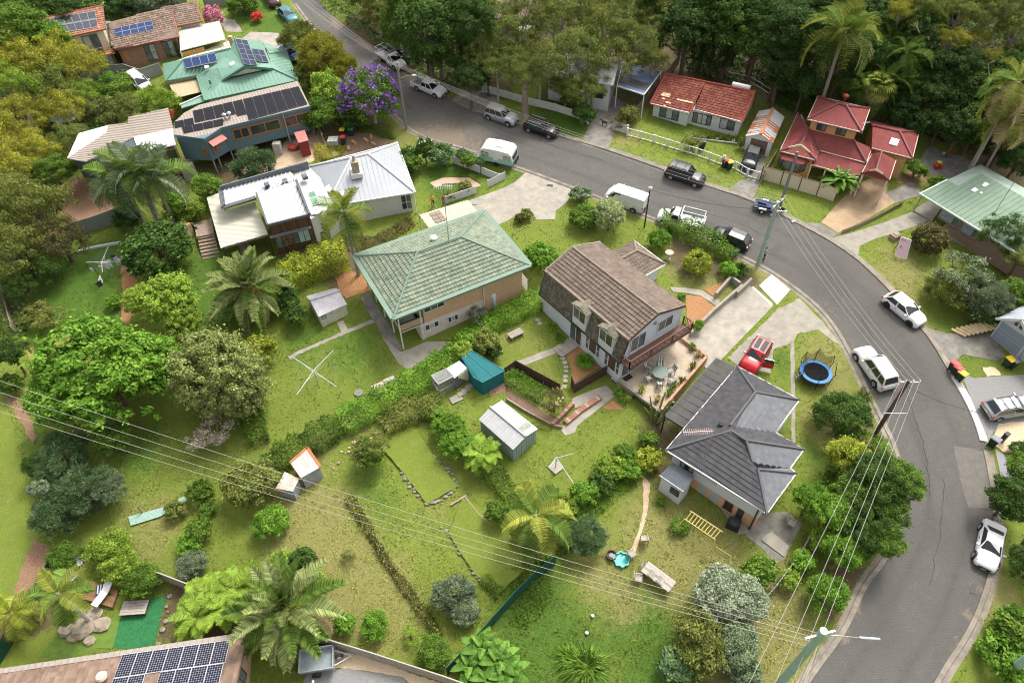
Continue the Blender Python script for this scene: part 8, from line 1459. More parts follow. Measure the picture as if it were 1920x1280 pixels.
for k in range(2):g=M();P_=lambda s,z:V((*u.xy,0))+V((d_.x,d_.y,0))*s+n_*.03+V((0,0,z));g.slab([P_(L*(.42+.28*k),z0),P_(L*(.69+.28*k),z0),P_(L*(.69+.28*k),z0+1.5),P_(L*(.42+.28*k),z0+1.5)],.03,off=-n_);g.o('door',mat('cream_shed',(.56,.55,.44)),t)
t,e,z0,ip=shed('grey green metal shed with pale ribbed roof on the middle lawn',(965,867),(962,843),(1008.7,803.8),(897.5,786),(941,750),2.0,.35,mat('pale_ribbed_roof',(.34,.34,.335),.6,var=.1),mat('sage_green_sheet',(.27,.33,.30),.6,var=.06),ribp=.28)
f=[e[1],e[0].lerp(e[1],.5)+V((0,0,.35)),e[3].lerp(e[2],.5)+V((0,0,.35)),e[2]];o,n,dn,ac=frame2(up([V(p)for p in f]));k=[onplane(*q,o+n*.05,n)for q in((967,805),(987,790),(997,797),(976,812))];g=M();g.slab(up(k),.02);g.o('skylight',mat('mossy_skylight',(.12,.14,.09),.6,sc_=5,col2=(.30,.31,.26)),t)
z0=G(575,915).z;t=T('rusty_shed','tumbledown tin shed with rust streaked white roof beside the olive citrus','shed',G(575,915));e=[A(x,y,z0+1.75)for x,y in((544,867),(576,839),(601,875),(564,896))];RSM=mat('rust_streaked_tin',(.50,.50,.49),.65,sc_=2.2,col2=(.42,.28,.20));RUM=mat('rust_edge',(.36,.13,.05),.9,sc_=4)
for i in range(5):g=M();q=[e[0].lerp(e[1],i/5),e[0].lerp(e[1],(i+.98)/5),e[3].lerp(e[2],(i+.98)/5),e[3].lerp(e[2],i/5)];g.slab(up(q),.03);ribs(g,up(q),.14,.03,.02);g.o('roof_sheet',RSM if i!=1 else mat('grey_tin',(.40,.41,.41),.5,var=.2),t)
for a,c in((e[0],e[1]),(e[1],e[2])):g=M();g.beam(a+V((0,0,.04)),c+V((0,0,.04)),.22,.03);g.o('rusty_flashing',RUM,t)
walls(t,inset(e,.08),z0-.4,z0+1.7,mat('grey_tin_wall',(.31,.33,.35),.6,var=.2,sc_=2))
l=[A(x,y,z0+1.35)for x,y in((534,884),(561,897),(549,921),(517,915))];g=M();g.slab(up(l),.04);ribs(g,up(l),.15,.03,.02);g.o('lean_to_roof',RSM,t);walls(t,inset(l,.08),z0-.5,z0+1.3,mat('grey_tin_wall',(.31,.33,.35)),'lean_to_wall');g=M();q=G(560,913);g.box((q.x,q.y,q.z+.6),(.9,.1,1.2),.5);g.o('old_door',TIMB,t)
z0=G(827,756).z;t=T('aviary','wire mesh bird aviary with white tin roofed end beside the boundary hedge','aviary',G(827,756));MESH=mat('wire_mesh',(.35,.36,.34),.6,alpha=.42);q=[A(x,y,z0+2.0)for x,y in((809,704),(837,691),(851,705),(822,720))];s=[A(x,y,z0+2.0)for x,y in((837,690),(861,676),(877,689),(852,709))]
for a,c in zip(q,q[1:]+q[:1]):g=M();g.slab([V((*a.xy,z0-.1)),V((*c.xy,z0-.1)),c,a],.01,off=V((0,0,0)));g.o('mesh_panel',MESH,t);g=M();g.beam(a,c,.06,.06);g.beam(V((*a.xy,z0-.1)),a,.06,.06);g.beam(V((*a.xy,z0+1)),V((*c.xy,z0+1)),.05,.05);g.o('frame',ALU,t)
g=M();g.add(q,((0,1,2,3),));g.o('mesh_roof',MESH,t);g=M();g.slab(up(s),.05);g.o('tin_roof',mat('white_tin',(.50,.50,.48),.6,var=.15,sc_=3),t);walls(t,inset(s,.08),z0-.1,z0+1.94,mat('dark_board',(.12,.11,.10),.8));a,c=s[3],s[2];g=M();k=[G(853,741),G(872,727)];n_=V((0,-.4,0));g.slab([A(858,722,z0+.1),A(879,714,z0+.1),A(877,692,z0+1.9),A(859,706,z0+1.9)],.05,off=V((0,1,0)));g.o('door',CREAM,t)
for i,(px,py)in enumerate(((855,748),(866,738),(874,731),(881,724))):p=G(px,py);tt=T('paving_slab','pale concrete slab laid in front of the aviary door','slab',p,'slabs by the aviary');g=M();g.box((p.x,p.y,p.z+.04),(.85 if i else 1.1,.5 if i else.8,.1),.5);g.o('slab',CONC,tt)
z0=G(906,745).z;t=T('shade_cage','teal shade cloth covered garden cage beside the brown fence','shade house',G(906,745));TE=mat('teal_shade_cloth',(.006,.115,.125),.8,var=.15,sc_=3);tp=[A(x,y,z0+1.85)for x,y in((860,667),(880,661),(946,695),(905,717),(887,707))];b=M();b.slab(up([tp[0]+V((0,0,.5)),tp[1]+V((0,0,.5)),tp[2],tp[3],tp[4]]),.04);b.o('cover',TE,t);walls(t,inset([V((*p.xy,0))for p in tp],.03),z0-.2,z0+1.8,TE,'side')
for a,c in((tp[3],tp[2]),(tp[2],tp[1]+V((0,0,.5))),(tp[4],tp[3]),(tp[3].lerp(tp[2],.5),tp[0].lerp(tp[1],.5)+V((0,0,.5)))):g=M();g.tube([a+V((0,0,.03)),c+V((0,0,.03))],.035,6);g.o('pipe_frame',mat('teal_pipe',(.02,.19,.20),.5),t)
z0=G(566,297).z;t=T('outhouse','narrow red timber outhouse beside the blue grey house','outhouse',G(566,297));q=[A(x,y,z0+2.1)for x,y in((552,252),(572,247),(578.5,263),(559.5,268))];g=M();g.slab(up([q[0]+V((0,0,.25)),q[1]+V((0,0,.25)),q[2],q[3]]),.06);g.o('roof',mat('dusty_pink_sheet',(.42,.15,.13),.7),t);ipq=inset(q,.1)
walls(t,ipq,z0-.4,z0+2.0,mat('red_boards',(.25,.035,.03),.8,var=.2,sc_=4));a,c=[min(ipq,key=lambda k:(k.xy-p.xy).length)for p in(q[3],q[2])];L=(c-a).length;d_=(c-a)/L;n_=facing(a,c)
for i in range(6):g=M();P_=lambda s,z:V((*a.xy,0))+V((d_.x,d_.y,0))*s+n_*.03+V((0,0,z));g.slab([P_(L*i/6+.01,z0-.3),P_(L*(i+1)/6-.01,z0-.3),P_(L*(i+1)/6-.01,z0+1.95),P_(L*i/6+.01,z0+1.95)],.04,off=-n_);g.o('board',mat('red_boards',(.25,.035,.03)),t)
# fences and walls
def fence(label,px,h,m,post=None,seg=2.3,name='fence',rib=.25,cap=None,group=None,pw=.09,base=None,cat='fence',gap=0.0):
 """panel fence along ground pixels; every panel and every post its own part"""
 pts=resamp(gl(px),seg);t=T(name,label,cat,pts[0],group)
 for a,c in zip(pts[:-1],pts[1:]):
  d=(c-a).normalized();q=M();n=V((-d.y,d.x,0)).normalized();L=(c-a).length;q.slab([a+V((0,0,gap)),c+V((0,0,gap)),c+V((0,0,h)),a+V((0,0,h))],.03,off=n)
  if rib:
   s=rib*.5
   while s<L:w_=a+d*s;q.beam(w_+V((0,0,gap)),w_+V((0,0,h-.01)),rib*.35,.07,up=n);s+=rib
  q.o('panel',m,t)
  if cap:q=M();q.beam(a+V((0,0,h+.02)),c+V((0,0,h+.02)),.08,.06);q.o('top_rail',cap,t)
 for p in pts:q=M();q.beam(p-V((0,0,.2)),p+V((0,0,h+.06)),pw,pw);q.o('post',post or m,t)
 return t
GC=mat('grey_sheet_fence',(.27,.285,.27),.65,var=.08);GRN=mat('dark_green_sheet',(.012,.075,.045),.6,var=.1);BRN=mat('brown_sheet',(.085,.045,.038),.6,var=.1);BEI=mat('beige_sheet',(.34,.31,.26),.7,var=.08)
fence('grey sheet fence between the clothesline lawn and the mulch yard',[(122,452),(150,440),(190,428),(232,412),(262,400)],1.7,GC);fence('grey sheet fence below the clipped dark hedge of the brown brick house',[(165,158),(190,146),(240,142),(270,152),(306,140)],1.6,GC,cap=GC);fence('grey sheet fence behind the brown tiled roof at the top',[(193,38),(255,22),(320,13),(352,8)],1.7,GC);fence('short grey fence at the top beside the pink bush',[(385,14),(430,12)],1.6,GC)
fence('beige sheet fence along the bottom property boundary',[(300,1085),(365,1110),(450,1160),(560,1195),(625,1213),(700,1236),(780,1262),(835,1280),(880,1296)],1.5,BEI,rib=.4,cap=BEI);fence('dark green sheet fence down the right property boundary',[(1040,1058),(1005,1085),(965,1125),(925,1170),(880,1222),(840,1264)],1.5,GRN);fence('dark green fence at the lower left beside the soil strip',[(0,1245),(50,1165),(85,1105),(110,1060)],1.4,GRN)
fence('brown sheet fence around the small side lawn',[(947,706),(967,692),(1008,714),(1049,736)],1.25,BRN);fence('brown sheet fence in front of the orange bark bed',[(1071,722),(1077,736),(1106,719),(1136,702)],1.25,BRN)
fence('cream panel fence in front of the red roofed house',[(1425,336),(1462,346),(1496,357),(1530,367),(1563,378)],1.7,mat('cream_panel',(.58,.50,.37),.75,var=.06),post=mat('red_brown_post',(.13,.05,.04),.6),seg=2.6,rib=0,cap=mat('red_brown_post',(.13,.05,.04)))
fence('white boarded fence on the street side of the garden',[(850,306),(883,318),(937,340)],.95,WHITE,rib=.14,seg=2);fence('white boarded fence end beside the driveway entrance',[(915,352),(947,336)],1.0,WHITE,rib=.14,seg=1.9);fence('white boarded fence along the concrete driveway',[(836,382),(866,372),(893,363)],1.0,WHITE,rib=.14,seg=1.9)
fence('low white wall behind the thick trunked gum',[(905,172),(935,180),(985,195),(1040,208),(1092,225)],1.0,mat('white_masonry',(.55,.54,.50),.85,var=.1),rib=0,seg=3.2,pw=.2,cat='wall',name='wall');fence('white wall end at the brick driveway',[(1093,226),(1102,232)],1.1,mat('white_masonry',(.55,.54,.50)),rib=0,pw=.25,cat='wall',name='wall');fence('white wall panel left of the white rail fence',[(1150,243),(1176,252)],1.2,mat('white_masonry',(.55,.54,.50)),rib=0,pw=.2,cat='wall',name='wall')
fence('weathered timber paling fence beside the cottage driveway',[(1185,228),(1205,205),(1228,180),(1250,150),(1272,120)],1.5,TIMB,rib=.15);fence('grey timber fence beside the outhouse and bins',[(585,225),(600,250),(608,272)],1.4,TIMB,rib=.15);fence('pale side fence overgrown by lime climber',[(1415,1150),(1448,1110),(1490,1055),(1510,1020)],1.3,GC,rib=.3);fence('dark timber fence by the soil strip at the far left',[(0,520),(18,580),(30,625)],1.0,TIMB,rib=.2);fence('timber sleeper wall beside the stencilled driveway',[(1578,438),(1615,424),(1650,407),(1690,385)],.5,TIMB,rib=0,cat='wall',name='wall');fence('rough timber fence beside the garage',[(1425,345),(1437,325),(1452,300)],1.3,TIMB,rib=.18)
pts=gl([(1176,255),(1200,261),(1226,268),(1251,276),(1278,284),(1304,292),(1330,301),(1356,311),(1378,318),(1400,331),(1420,337)]);t=T('rail_fence','white post and rail fence along the front of the white cottage','fence',pts[0])
for i,p in enumerate(pts):g=M();g.box((p.x,p.y,p.z+.5),(.24,.16,1.15));g.o('post',WHITE,t)
for a,c in zip(pts[:-1],pts[1:]):
 for hh in(1.0,.12):g=M();g.beam(a+V((0,0,hh)),c+V((0,0,hh)),.08,.09);g.o('rail',WHITE,t)
 m_=a.lerp(c,.5);g=M();g.beam(m_,m_+V((0,0,1.0)),.08,.08);g.o('stile',WHITE,t)
pts=gl([(1362,150),(1385,155),(1405,160),(1425,172),(1440,182)]);t=T('yard_fence','pale rail fence behind the white cottage','fence',pts[0])
for p in pts:g=M();g.beam(p,p+V((0,0,1.2)),.08,.08);g.o('post',TIMB,t)
for a,c in zip(pts[:-1],pts[1:]):
 for hh in(1.1,.5):g=M();g.beam(a+V((0,0,hh)),c+V((0,0,hh)),.05,.07);g.o('rail',WHITE,t)
def rwall(label,px,h,m,th=.25):
 pts=gl(px);t=T('retaining_wall',label,'wall',pts[0])
 for a,c in zip(pts[:-1],pts[1:]):g=M();d=(c-a).normalized();n=V((-d.y,d.x,0)).normalized()*th/2;g.slab(up([a-n+V((0,0,h)),c-n+V((0,0,h)),c+n+V((0,0,h)),a+n+V((0,0,h))]),h+.3);g.o('wall_section',m,t)
rwall('grey concrete retaining wall beside the sloping driveway',[(1293,632),(1335,590),(1379,552),(1390,543)],.75,CONC);rwall('grey concrete retaining wall at the top of the bark bed',[(1340,560),(1368,528),(1385,540)],.8,CONC);rwall('short concrete wall at the driveway entrance',[(1379,558),(1406,532)],.8,CONC);rwall('brick step wedge between the two concrete ramps',[(1060,795),(1090,770),(1125,747)],.35,BRICKR,.5);rwall('low timber edge along the dark soil bed',[(950,750),(985,772),(1035,799),(1055,803)],.3,TIMB,.15);rwall('low concrete edge under the leafy rose bush',[(1035,800),(1075,760)],.5,BRICKR,.3)
rwall('white painted garden edge on the clothesline lawn',[(144,474),(185,464),(228,456)],.25,WHITE,.2)
def stones(label,px,sz,m,step=.5,h=.2,name='stone_edging',jit=.12):
 pts=resamp(gl(px),step);t=T(name,label,'stone edging',pts[0])
 for p in pts[:90]:g=M();s=sz*rnd.uniform(.6,1.3);q=p+V((rnd.uniform(-jit,jit),rnd.uniform(-jit,jit),h*.3));g.ball(q,s*.5,6,sq=(1.1,rnd.uniform(.7,1),rnd.uniform(.45,.7)));g.o('stone',m,t)
STG=mat('grey_stone',(.16,.14,.11),.9,sc_=4,col2=(.30,.265,.21),bump=.5)
stones('rough stone edging round the raised lawn bed',[(757,885),(770,912),(785,930),(800,945),(828,938),(856,912),(848,890),(825,868),(812,855)],.42,STG,.30);stones('broken line of stones down the middle of the lower lawn',[(725,845),(745,872),(757,885)],.34,STG,.45);stones('stone edging on the lower sloping lawn',[(830,990),(850,1012),(870,1045),(895,1080),(925,1105)],.34,STG,.34);stones('rough rubble line under the boundary hedge',[(750,775),(700,815),(640,852),(628,880)],.4,STONE,.5,jit=.35);stones('stone wall edge below the low green hedge',[(955,718),(980,735),(1010,752),(1035,768)],.4,STG,.4);stones('curved stone edging of the driveway garden bed',[(960,440),(985,428),(1000,412),(1001,402)],.25,STG,.35);stones('pale stones along the soil at the left edge',[(15,545),(25,575),(30,600),(40,620)],.4,STG,.8);stones('log and stone edging beside the right bed',[(925,880),(945,905),(970,935),(985,950)],.28,STG,.5);stones('row of stones beside the artificial turf',[(318,1120),(312,1150),(306,1180),(300,1205)],.4,STG,.5)
t=T('stepping_stones','line of square stepping stones curving past the orange bark bed','stepping stones',G(1050,660))
for q in((1048,663),(1055,672),(1059,680),(1061,688),(1061,696),(1060,706),(1060,714),(1058,725),(1008,600),(1012,607)):p=G(*q);g=M();g.box((p.x,p.y,p.z+.03),(.42,.42,.08),rnd.uniform(-.3,.3));g.o('stepping_stone',CONCL,t)
t=T('timber_edging','weathered timber edging boards round the lower lawn bed','edging',G(860,940))
for a,c in(((845,948),(875,930)),((872,932),(895,960)),((895,960),(920,985)),((1002,970),(985,1000))):p,q=G(*a),G(*c);g=M();g.beam(p+V((0,0,.1)),q+V((0,0,.1)),.15,.2);g.o('board',TIMB,t)
for i,(px,py,r_)in enumerate(((157,1178,1.0),(130,1180,.8),(192,1170,.7),(178,1150,.6),(168,1200,.5),(140,1195,.55))):p=G(px,py);t=T('rock','rounded sandstone boulder of the rock garden beside the leaning palm','rock',p,'rock garden boulders');g=M();g.ball((p.x,p.y,p.z+r_*.15),r_,9,sq=(1,.8,.5));g.v=[(x+rnd.uniform(-.13,.13)*r_,y+rnd.uniform(-.13,.13)*r_,min(z,p.z+r_*.42)+rnd.uniform(-.04,.04)*r_)for x,y,z in g.v];g.o('boulder',mat('pale_boulder',(.22,.175,.125),.9,sc_=2,col2=(.38,.325,.25),bump=.6),t)
for i,(px,py)in enumerate(((655,284),(668,272),(690,268),(705,275),(697,262))):p=G(px,py);t=T('cut_log','cut pale log lying on the bare soil behind the silver roof','log',p,'cut logs on the soil');g=M();a=rnd.uniform(0,3);g.tube([(p.x,p.y,p.z+.15),(p.x+.9*math.cos(a),p.y+.9*math.sin(a),p.z+.15)],.2,8);g.o('log',mat('cut_wood',(.38,.22,.11),.8,var=.2),t)
# garden furniture and small things
GRT=mat('grey_timber',(.33,.29,.25),.85,var=.2,sc_=6,att=.2)
def at(name,label,cat,px,py,rz=0.0,h=0.0,group=None,z=None):p=G(px,py,h)if z is None else A(px,py,z);return T(name,label,cat,p if z is None else p,group,rz)
def chair(label,px,py,rz,m,z=None,group=None,striped=None,w=.55,name='chair'):
 t=at(name,label,'chair',px,py,rz,group=group,z=z);n=5
 for i in range(n):
  m_=striped[i%2]if striped else m;g=M();g.box((0,-w/2+w*(i+.5)/n,.44),(.5,w/n-.015,.03));g.o('seat_slat',m_,t,world=False);g=M();y=-w/2+w*(i+.5)/n;g.slab([V((-.25,y-w/n*.45,.46)),V((-.25,y+w/n*.45,.46)),V((-.42,y+w/n*.45,.98)),V((-.42,y-w/n*.45,.98))],.03,off=V((-1,0,0)));g.o('back_slat',m_,t,world=False)
 for x in(-.24,.22):
  for s in(-1,1):g=M();g.beam((x,s*w/2,0),(x,s*w/2,.44 if x<0 else.64),.04,.04);g.o('leg',m,t,world=False)
 for s in(-1,1):g=M();g.beam((-.3,s*w/2,.64),(.25,s*w/2,.64),.05,.04);g.o('armrest',m,t,world=False)
 return t
chair('grey timber chair on the path near the yellow climbing frame',1207,1014,1.6,GRT);chair('grey timber chair beside the teal paddling pool',1184,1042,.4,GRT);chair('grey timber chair at the upper end of the garden table',1212,1070,-.5,GRT);chair('grey timber chair at the left end of the garden table',1197,1088,-.2,GRT);chair('pale timber chair on the shaded concrete patio',1482,985,-.6,mat('pale_timber',(.45,.40,.32),.8))
def table(label,px,py,rz,l,w,m,n=6,z=None,h=.74):
 t=at('table',label,'table',px,py,rz,z=z)
 for i in range(n):g=M();g.box((0,-w/2+w*(i+.5)/n,h),(l,w/n-.015,.04));g.o('slat',m,t,world=False)
 for x in(-l/2+.15,l/2-.15):
  for s in(-1,1):g=M();g.beam((x,s*(w/2-.1),0),(x,s*(w/2-.1),h),.07,.07);g.o('leg',m,t,world=False)
 return t
tb=table('long grey timber garden table with two chairs folded on top',1232,1088,-.75,2.5,1.05,GRT)
for q in((1222,1076),(1238,1088)):p=G(*q,.8);t=T('folded_chair','folded grey timber chair lying on the long garden table','chair',p,'chairs on the garden table',-.75);g=M();
for c_ in[o for o in COL.objects if o.name.startswith('folded_chair')]:
 for i in range(5):g=M();g.box((-.2+.1*i,0,.05),(.07,.5,.03));g.o('slat',GRT,c_,world=False)
 g=M();g.beam((-.3,-.25,.12),(.3,-.25,.02),.05,.05);g.beam((-.3,.25,.12),(.3,.25,.02),.05,.05);g.o('frame',GRT,c_,world=False)
zt=FH[3];GT=mat('green_patio_metal',(.10,.14,.115),.5,var=.1);SW=mat('white_stripe',(.62,.62,.58),.8)
t=at('patio_table','green octagonal slatted patio table on the terrace','table',1236,707,z=zt);g=M();g.cyl((0,0,.70),.78,.04,8);g.o('table_top',GT,t,world=False)
for i in range(4):g=M();a=math.pi/4+i*math.pi/2;g.beam((.5*math.cos(a),.5*math.sin(a),0),(.4*math.cos(a),.4*math.sin(a),.7),.05,.05);g.o('leg',GT,t,world=False)
c=A(1236,707,zt)
for i in range(6):a=.35+i*math.pi/3;tt=chair('green and white striped patio chair round the octagonal table',0,0,a+math.pi,GT,z=zt,group='striped patio chairs',striped=(GT,SW),name='patio_chair');tt.location=(c.x+1.2*math.cos(a),c.y+1.2*math.sin(a),zt);WL[tt.name]=V(tt.location)
def pot(label,px,py,r,m,lm,z=None,group=None,k='strap',pm=None):
 t=at('pot_plant',label,'pot plant',px,py,z=z,group=group);g=M();g.lathe((0,0,0),((r*.7,0),(r,r*1.3),(r*1.08,r*1.3),(r*.9,r*1.2),(.02,r*1.2)),12);g.o('pot',m,t,world=False);b=M()
 for i in range(46):a=rnd.uniform(0,6.28);l=r*rnd.uniform(1.2,2.6);hh=r*rnd.uniform(.3,2.2);d=V((math.cos(a),math.sin(a),0));s=V((-d.y,d.x,0))*r*.14;o_=V((0,0,r*1.2));m1=o_+d*l*.5+V((0,0,hh));b.add([o_-s*.5,o_+s*.5,m1+s,m1-s,o_+d*l+V((0,0,hh*.6))],((0,1,2,3),(3,2,4)))
 b.o('leaves',LM[lm],t,world=False)
POTB,POTT=mat('blue_glazed_pot',(.05,.16,.22),.3),mat('terracotta_pot',(.30,.13,.07),.8)
pot('blue pot with leafy plant on the ledge nearest the steps',1159,739,.26,POTB,'bright');pot('blue pot with leafy plant at the end of the ledge',1171,751,.28,POTB,'lime')
for q,l_,m_ in(((1202,735),'terracotta pot with green plant near the terrace edge','palmy'),((1232,752),'sparse potted plant at the front corner of the terrace','straw'),((1254,740),'terracotta pot at the terrace parapet','mid'),((1263,726),'small potted plant by the terrace parapet','olive'),((1278,718),'tiny pot beside the brick parapet','bronze'),((1298,690),'scraggly potted shrub along the parapet','olive'),((1308,668),'tall dry potted bush at the far terrace corner','straw'),((1297,655),'green pot hung at the far terrace corner','mid')):pot(l_,*q,.24,POTT,m_,z=zt)
t=at('cactus','tall many armed cactus growing against the terrace wall','cactus',1228,790);g=M()
for i in range(22):a=rnd.uniform(0,6.28);q=V((math.cos(a)*.6,math.sin(a)*.6,0));h_=rnd.uniform(1.4,3.0);g.tube([q*.4,q*rnd.uniform(.8,1.4)+V((0,0,h_*.5)),q*rnd.uniform(1.2,2.2)+V((0,0,h_))],[.07,.08,.05],6)
g.o('arms',LM['cactus'],t,world=False)
t=at('mat','dark door mat on the terrace by the glass door','mat',1177,708,z=zt+.01);g=M();g.box((0,0,.01),(.9,.5,.02),.6);g.o('mat_sheet',PLAS,t,world=False)
def hoist(label,cx,cy,h,ends,base=None,lines=True):
 c=G(cx,cy,h);t=T('clothes_hoist',label,'clothes hoist',(c.x,c.y,gz(c.x,c.y)));g=M();g.tube([(0,0,-.2),(0,0,h)],.045,8);g.o('pole',ALU,t,world=False);P_=[]
 for q in ends:e=G(*q,h+.25)-V((c.x,c.y,gz(c.x,c.y)));g=M();g.tube([(0,0,h-.05),e],.03,6);g.tube([(0,0,h-.5),e*.45+V((0,0,h*.52))],.022,5);g.o('arm',mat('white_steel',(.52,.53,.53),.5),t,world=False);P_.append(e)
 if lines:
  g=M()
  for k in(.4,.6,.8,1):
   for a,b in zip(P_,P_[1:]+P_[:1]):o_=V((0,0,h));g.tube([o_.lerp(a,k),o_.lerp(b,k)],.006,4)
  g.o('wires',GREYM,t,world=False)
 if base:g=M();g.box((0,0,.06),(1.0,1.0,.14),.7);g.o('concrete_base',CONCL,t,world=False)
 return t,P_
hoist('cross armed rotary clothes hoist on the big middle lawn',587.5,694,2.0,((550,670),(625,656),(631,725),(556,740)));hoist('rotary clothes hoist with drooping arms on a concrete pad',1043,857,1.6,((1076,850),(1030,875),(1075,905)),base=True,lines=False);t,P_=hoist('rotary clothes hoist hung with washing on the left lawn',190,490,1.9,((203,462),(232,490),(192,510),(162,492)))
CL=[mat('cloth_%s'%k,c,.9,var=.08)for k,c in(('white',(.6,.6,.6)),('cream',(.55,.45,.30)),('pale_blue',(.35,.45,.55)),('black',(.03,.03,.035)),('aqua',(.12,.42,.40)))]
for i,(px,py,w_,h_,m_)in enumerate(((194,491,.7,.9,0),(199,489,.6,.9,0),(222,485,.4,1.5,1),(215,482,.35,1.1,2),(227,481,.4,1.2,0),(208,497,.4,.4,4),(171,503,.4,.5,2),(178,505,.35,.7,3),(186,520,.6,.7,0),(184,528,.5,.6,3),(210,478,.35,.8,3),(187,498,.3,.5,1))):p=G(px,py,1.9);t=T('garment','washing pegged on the clothes hoist of the left lawn','laundry',(p.x,p.y,p.z-h_),'washing on the clothes hoist',rnd.uniform(0,3));g=M();g.box((0,0,h_/2),(w_,.03,h_));g.box((0,.02,h_*.8),(w_*1.3,.03,h_*.3));g.o('cloth',CL[m_],t,world=False)
t=at('trampoline','round blue edged trampoline with black safety net on the verge lawn','trampoline',1530,697,h=.85);p=G(1530,697,.85);t.location=(p.x,p.y,gz(p.x,p.y));r_=1.42;b=M();n=28;c_=lambda r,a,z:V((r*math.cos(a),r*math.sin(a),z))
for i in range(n):a,c=2*math.pi*i/n,2*math.pi*(i+1)/n;b.slab([c_(r_,a,.88),c_(r_,c,.88),c_(r_*.78,c,.9),c_(r_*.78,a,.9)][::-1],.05)
b.o('blue_pad',mat('blue_pad',(.03,.16,.42),.6),t,world=False);g=M();g.cyl((0,0,.84),r_*.79,.02,28);g.o('jumping_mat',mat('black_mat',(.009,.009,.010),.9,spec=.1),t,world=False);g=M()
for i in range(n):a,c=2*math.pi*i/n,2*math.pi*(i+1)/n;g.quad(c_(r_*.98,a,.3),c_(r_*.98,c,.3),c_(r_*.98,c,.84),c_(r_*.98,a,.84))
g.o('skirt_net',mat('black_net',(.03,.03,.03),.8,alpha=.45),t,world=False)
for i in range(6):
 a=i*math.pi/3+.3;g=M();g.tube([c_(r_*1.02,a,0),c_(r_*1.02,a,.9),c_(r_*1.12,a,1.6),c_(r_*.95,a,2.6)],.035,6);g.o('pole',PLAS,t,world=False)
 if i in(0,1,2):c=a+math.pi/3;g=M();g.add([c_(r_,a,.9),c_(r_,c,.9),c_(r_*.97,c,2.5),c_(r_*.8,(a+c)/2,2.1),c_(r_*.97,a,2.5)],((0,1,2,3,4),));g.o('net',mat('black_net',(.03,.03,.03)),t,world=False)
g=M();g.beam((-r_*1.25,-.2,0),(-r_*.98,-.2,.9),.05,.05);g.beam((-r_*1.25,.2,0),(-r_*.98,.2,.9),.05,.05)
for k in(.3,.6):g.beam((-r_*1.25+.27*r_*k,-.2,.9*k),(-r_*1.25+.27*r_*k,.2,.9*k),.06,.03)
g.o('ladder',ALU,t,world=False)
YL=mat('yellow_steel',(.52,.42,.10),.5,var=.1);h=1.75;q=[G(x,y,h)for x,y in((1294,957),(1354,996),(1341,1011),(1283,972))];t=T('climbing_frame','yellow steel monkey bar frame on the dry neighbour lawn','play frame',G(1310,1000))
for a,c in((q[0],q[1]),(q[3],q[2])):g=M();g.tube([a,c],.04,6);g.o('side_rail',YL,t)
for i in range(10):g=M();g.tube([q[0].lerp(q[1],(i+.5)/10),q[3].lerp(q[2],(i+.5)/10)],.028,6);g.o('rung',YL,t)
for p,d in((q[0],(.5,.8)),(q[1],(.5,.6)),(q[2],(-.2,-.9)),(q[3],(-.9,-.5))):g=M();g.tube([p,(p.x+d[0],p.y+d[1],gz(p.x,p.y))],.04,6);g.o('leg',YL,t)
g=M();p=q[3].lerp(q[2],.25);g.tube([p,p-V((0,0,1.3)),p-V((-.3,0,1.3)),p+V((.3,0,0))],.02,5);g.o('swing',PLAS,t);g=M();p=G(1341,1028);g.tube([p+V((0,0,.3)),p+V((1.0,-.8,.3)),p+V((.9,-1.1,.05))],.035,6);g.o('stabiliser',YL,t)
t=at('paddling_pool','teal scalloped plastic paddling pool on the lawn','paddling pool',1165,1050);b=M();n=40;f=lambda a,k,z:V(((.62+.06*math.cos(4*a*2))*k*math.cos(a),(.62+.06*math.cos(4*a*2))*k*math.sin(a),z))
for i in range(n):a,c=2*math.pi*i/n,2*math.pi*(i+1)/n;b.quad(f(a,1,0),f(c,1,0),f(c,1.02,.25),f(a,1.02,.25));b.quad(f(a,1.02,.25),f(c,1.02,.25),f(c,.86,.25),f(a,.86,.25));b.quad(f(a,.86,.25),f(c,.86,.25),f(c,.82,.06),f(a,.82,.06));b.add([f(a,.82,.06),f(c,.82,.06),V((0,0,.06))],((0,1,2),))
b.o('shell',mat('teal_plastic',(.05,.40,.36),.4),t,world=False)
t=at('fire_pit','round metal fire pit with pale ash beside the paddling pool','fire pit',1146,1043);g=M();g.lathe((0,0,0),((.38,0),(.42,.35),(.36,.35),(.33,.12)),14);g.o('drum',mat('dark_iron',(.06,.05,.045),.8),t,world=False);g=M();g.ball((0,0,.15),.25,8,sq=(1,1,.5));g.o('ash',CONCL,t,world=False)
for q,l_ in(((1111,1155),'white'),((1100,1187),'white')):t=at('ball','white ball lying on the neighbour lawn','ball',*q,group='white balls on the lawn');g=M();g.ball((0,0,.14),.15,8);g.o('ball_shell',WHITE,t,world=False)
t=at('bird_bath','pale pedestal bird bath on the dry front lawn','bird bath',1253,485);g=M();g.lathe((0,0,0),((.28,0),(.2,.12),(.1,.25),(.12,.6),(.2,.7),(.42,.8),(.45,.9),(.38,.88),(.05,.82)),14);g.o('basin',mat('pinkish_stone',(.50,.40,.31),.8),t,world=False,smooth=True)
t=at('bench','weathered grey timber bench on the small side lawn','bench',967,630,.55)
for i in range(4):g=M();g.box((0,-.3+.2*i,.42),(1.5,.17,.05));g.o('slat',GRT,t,world=False)
for x in(-.6,.6):g=M();g.box((x,0,.2),(.1,.7,.4));g.o('leg',GRT,t,world=False)
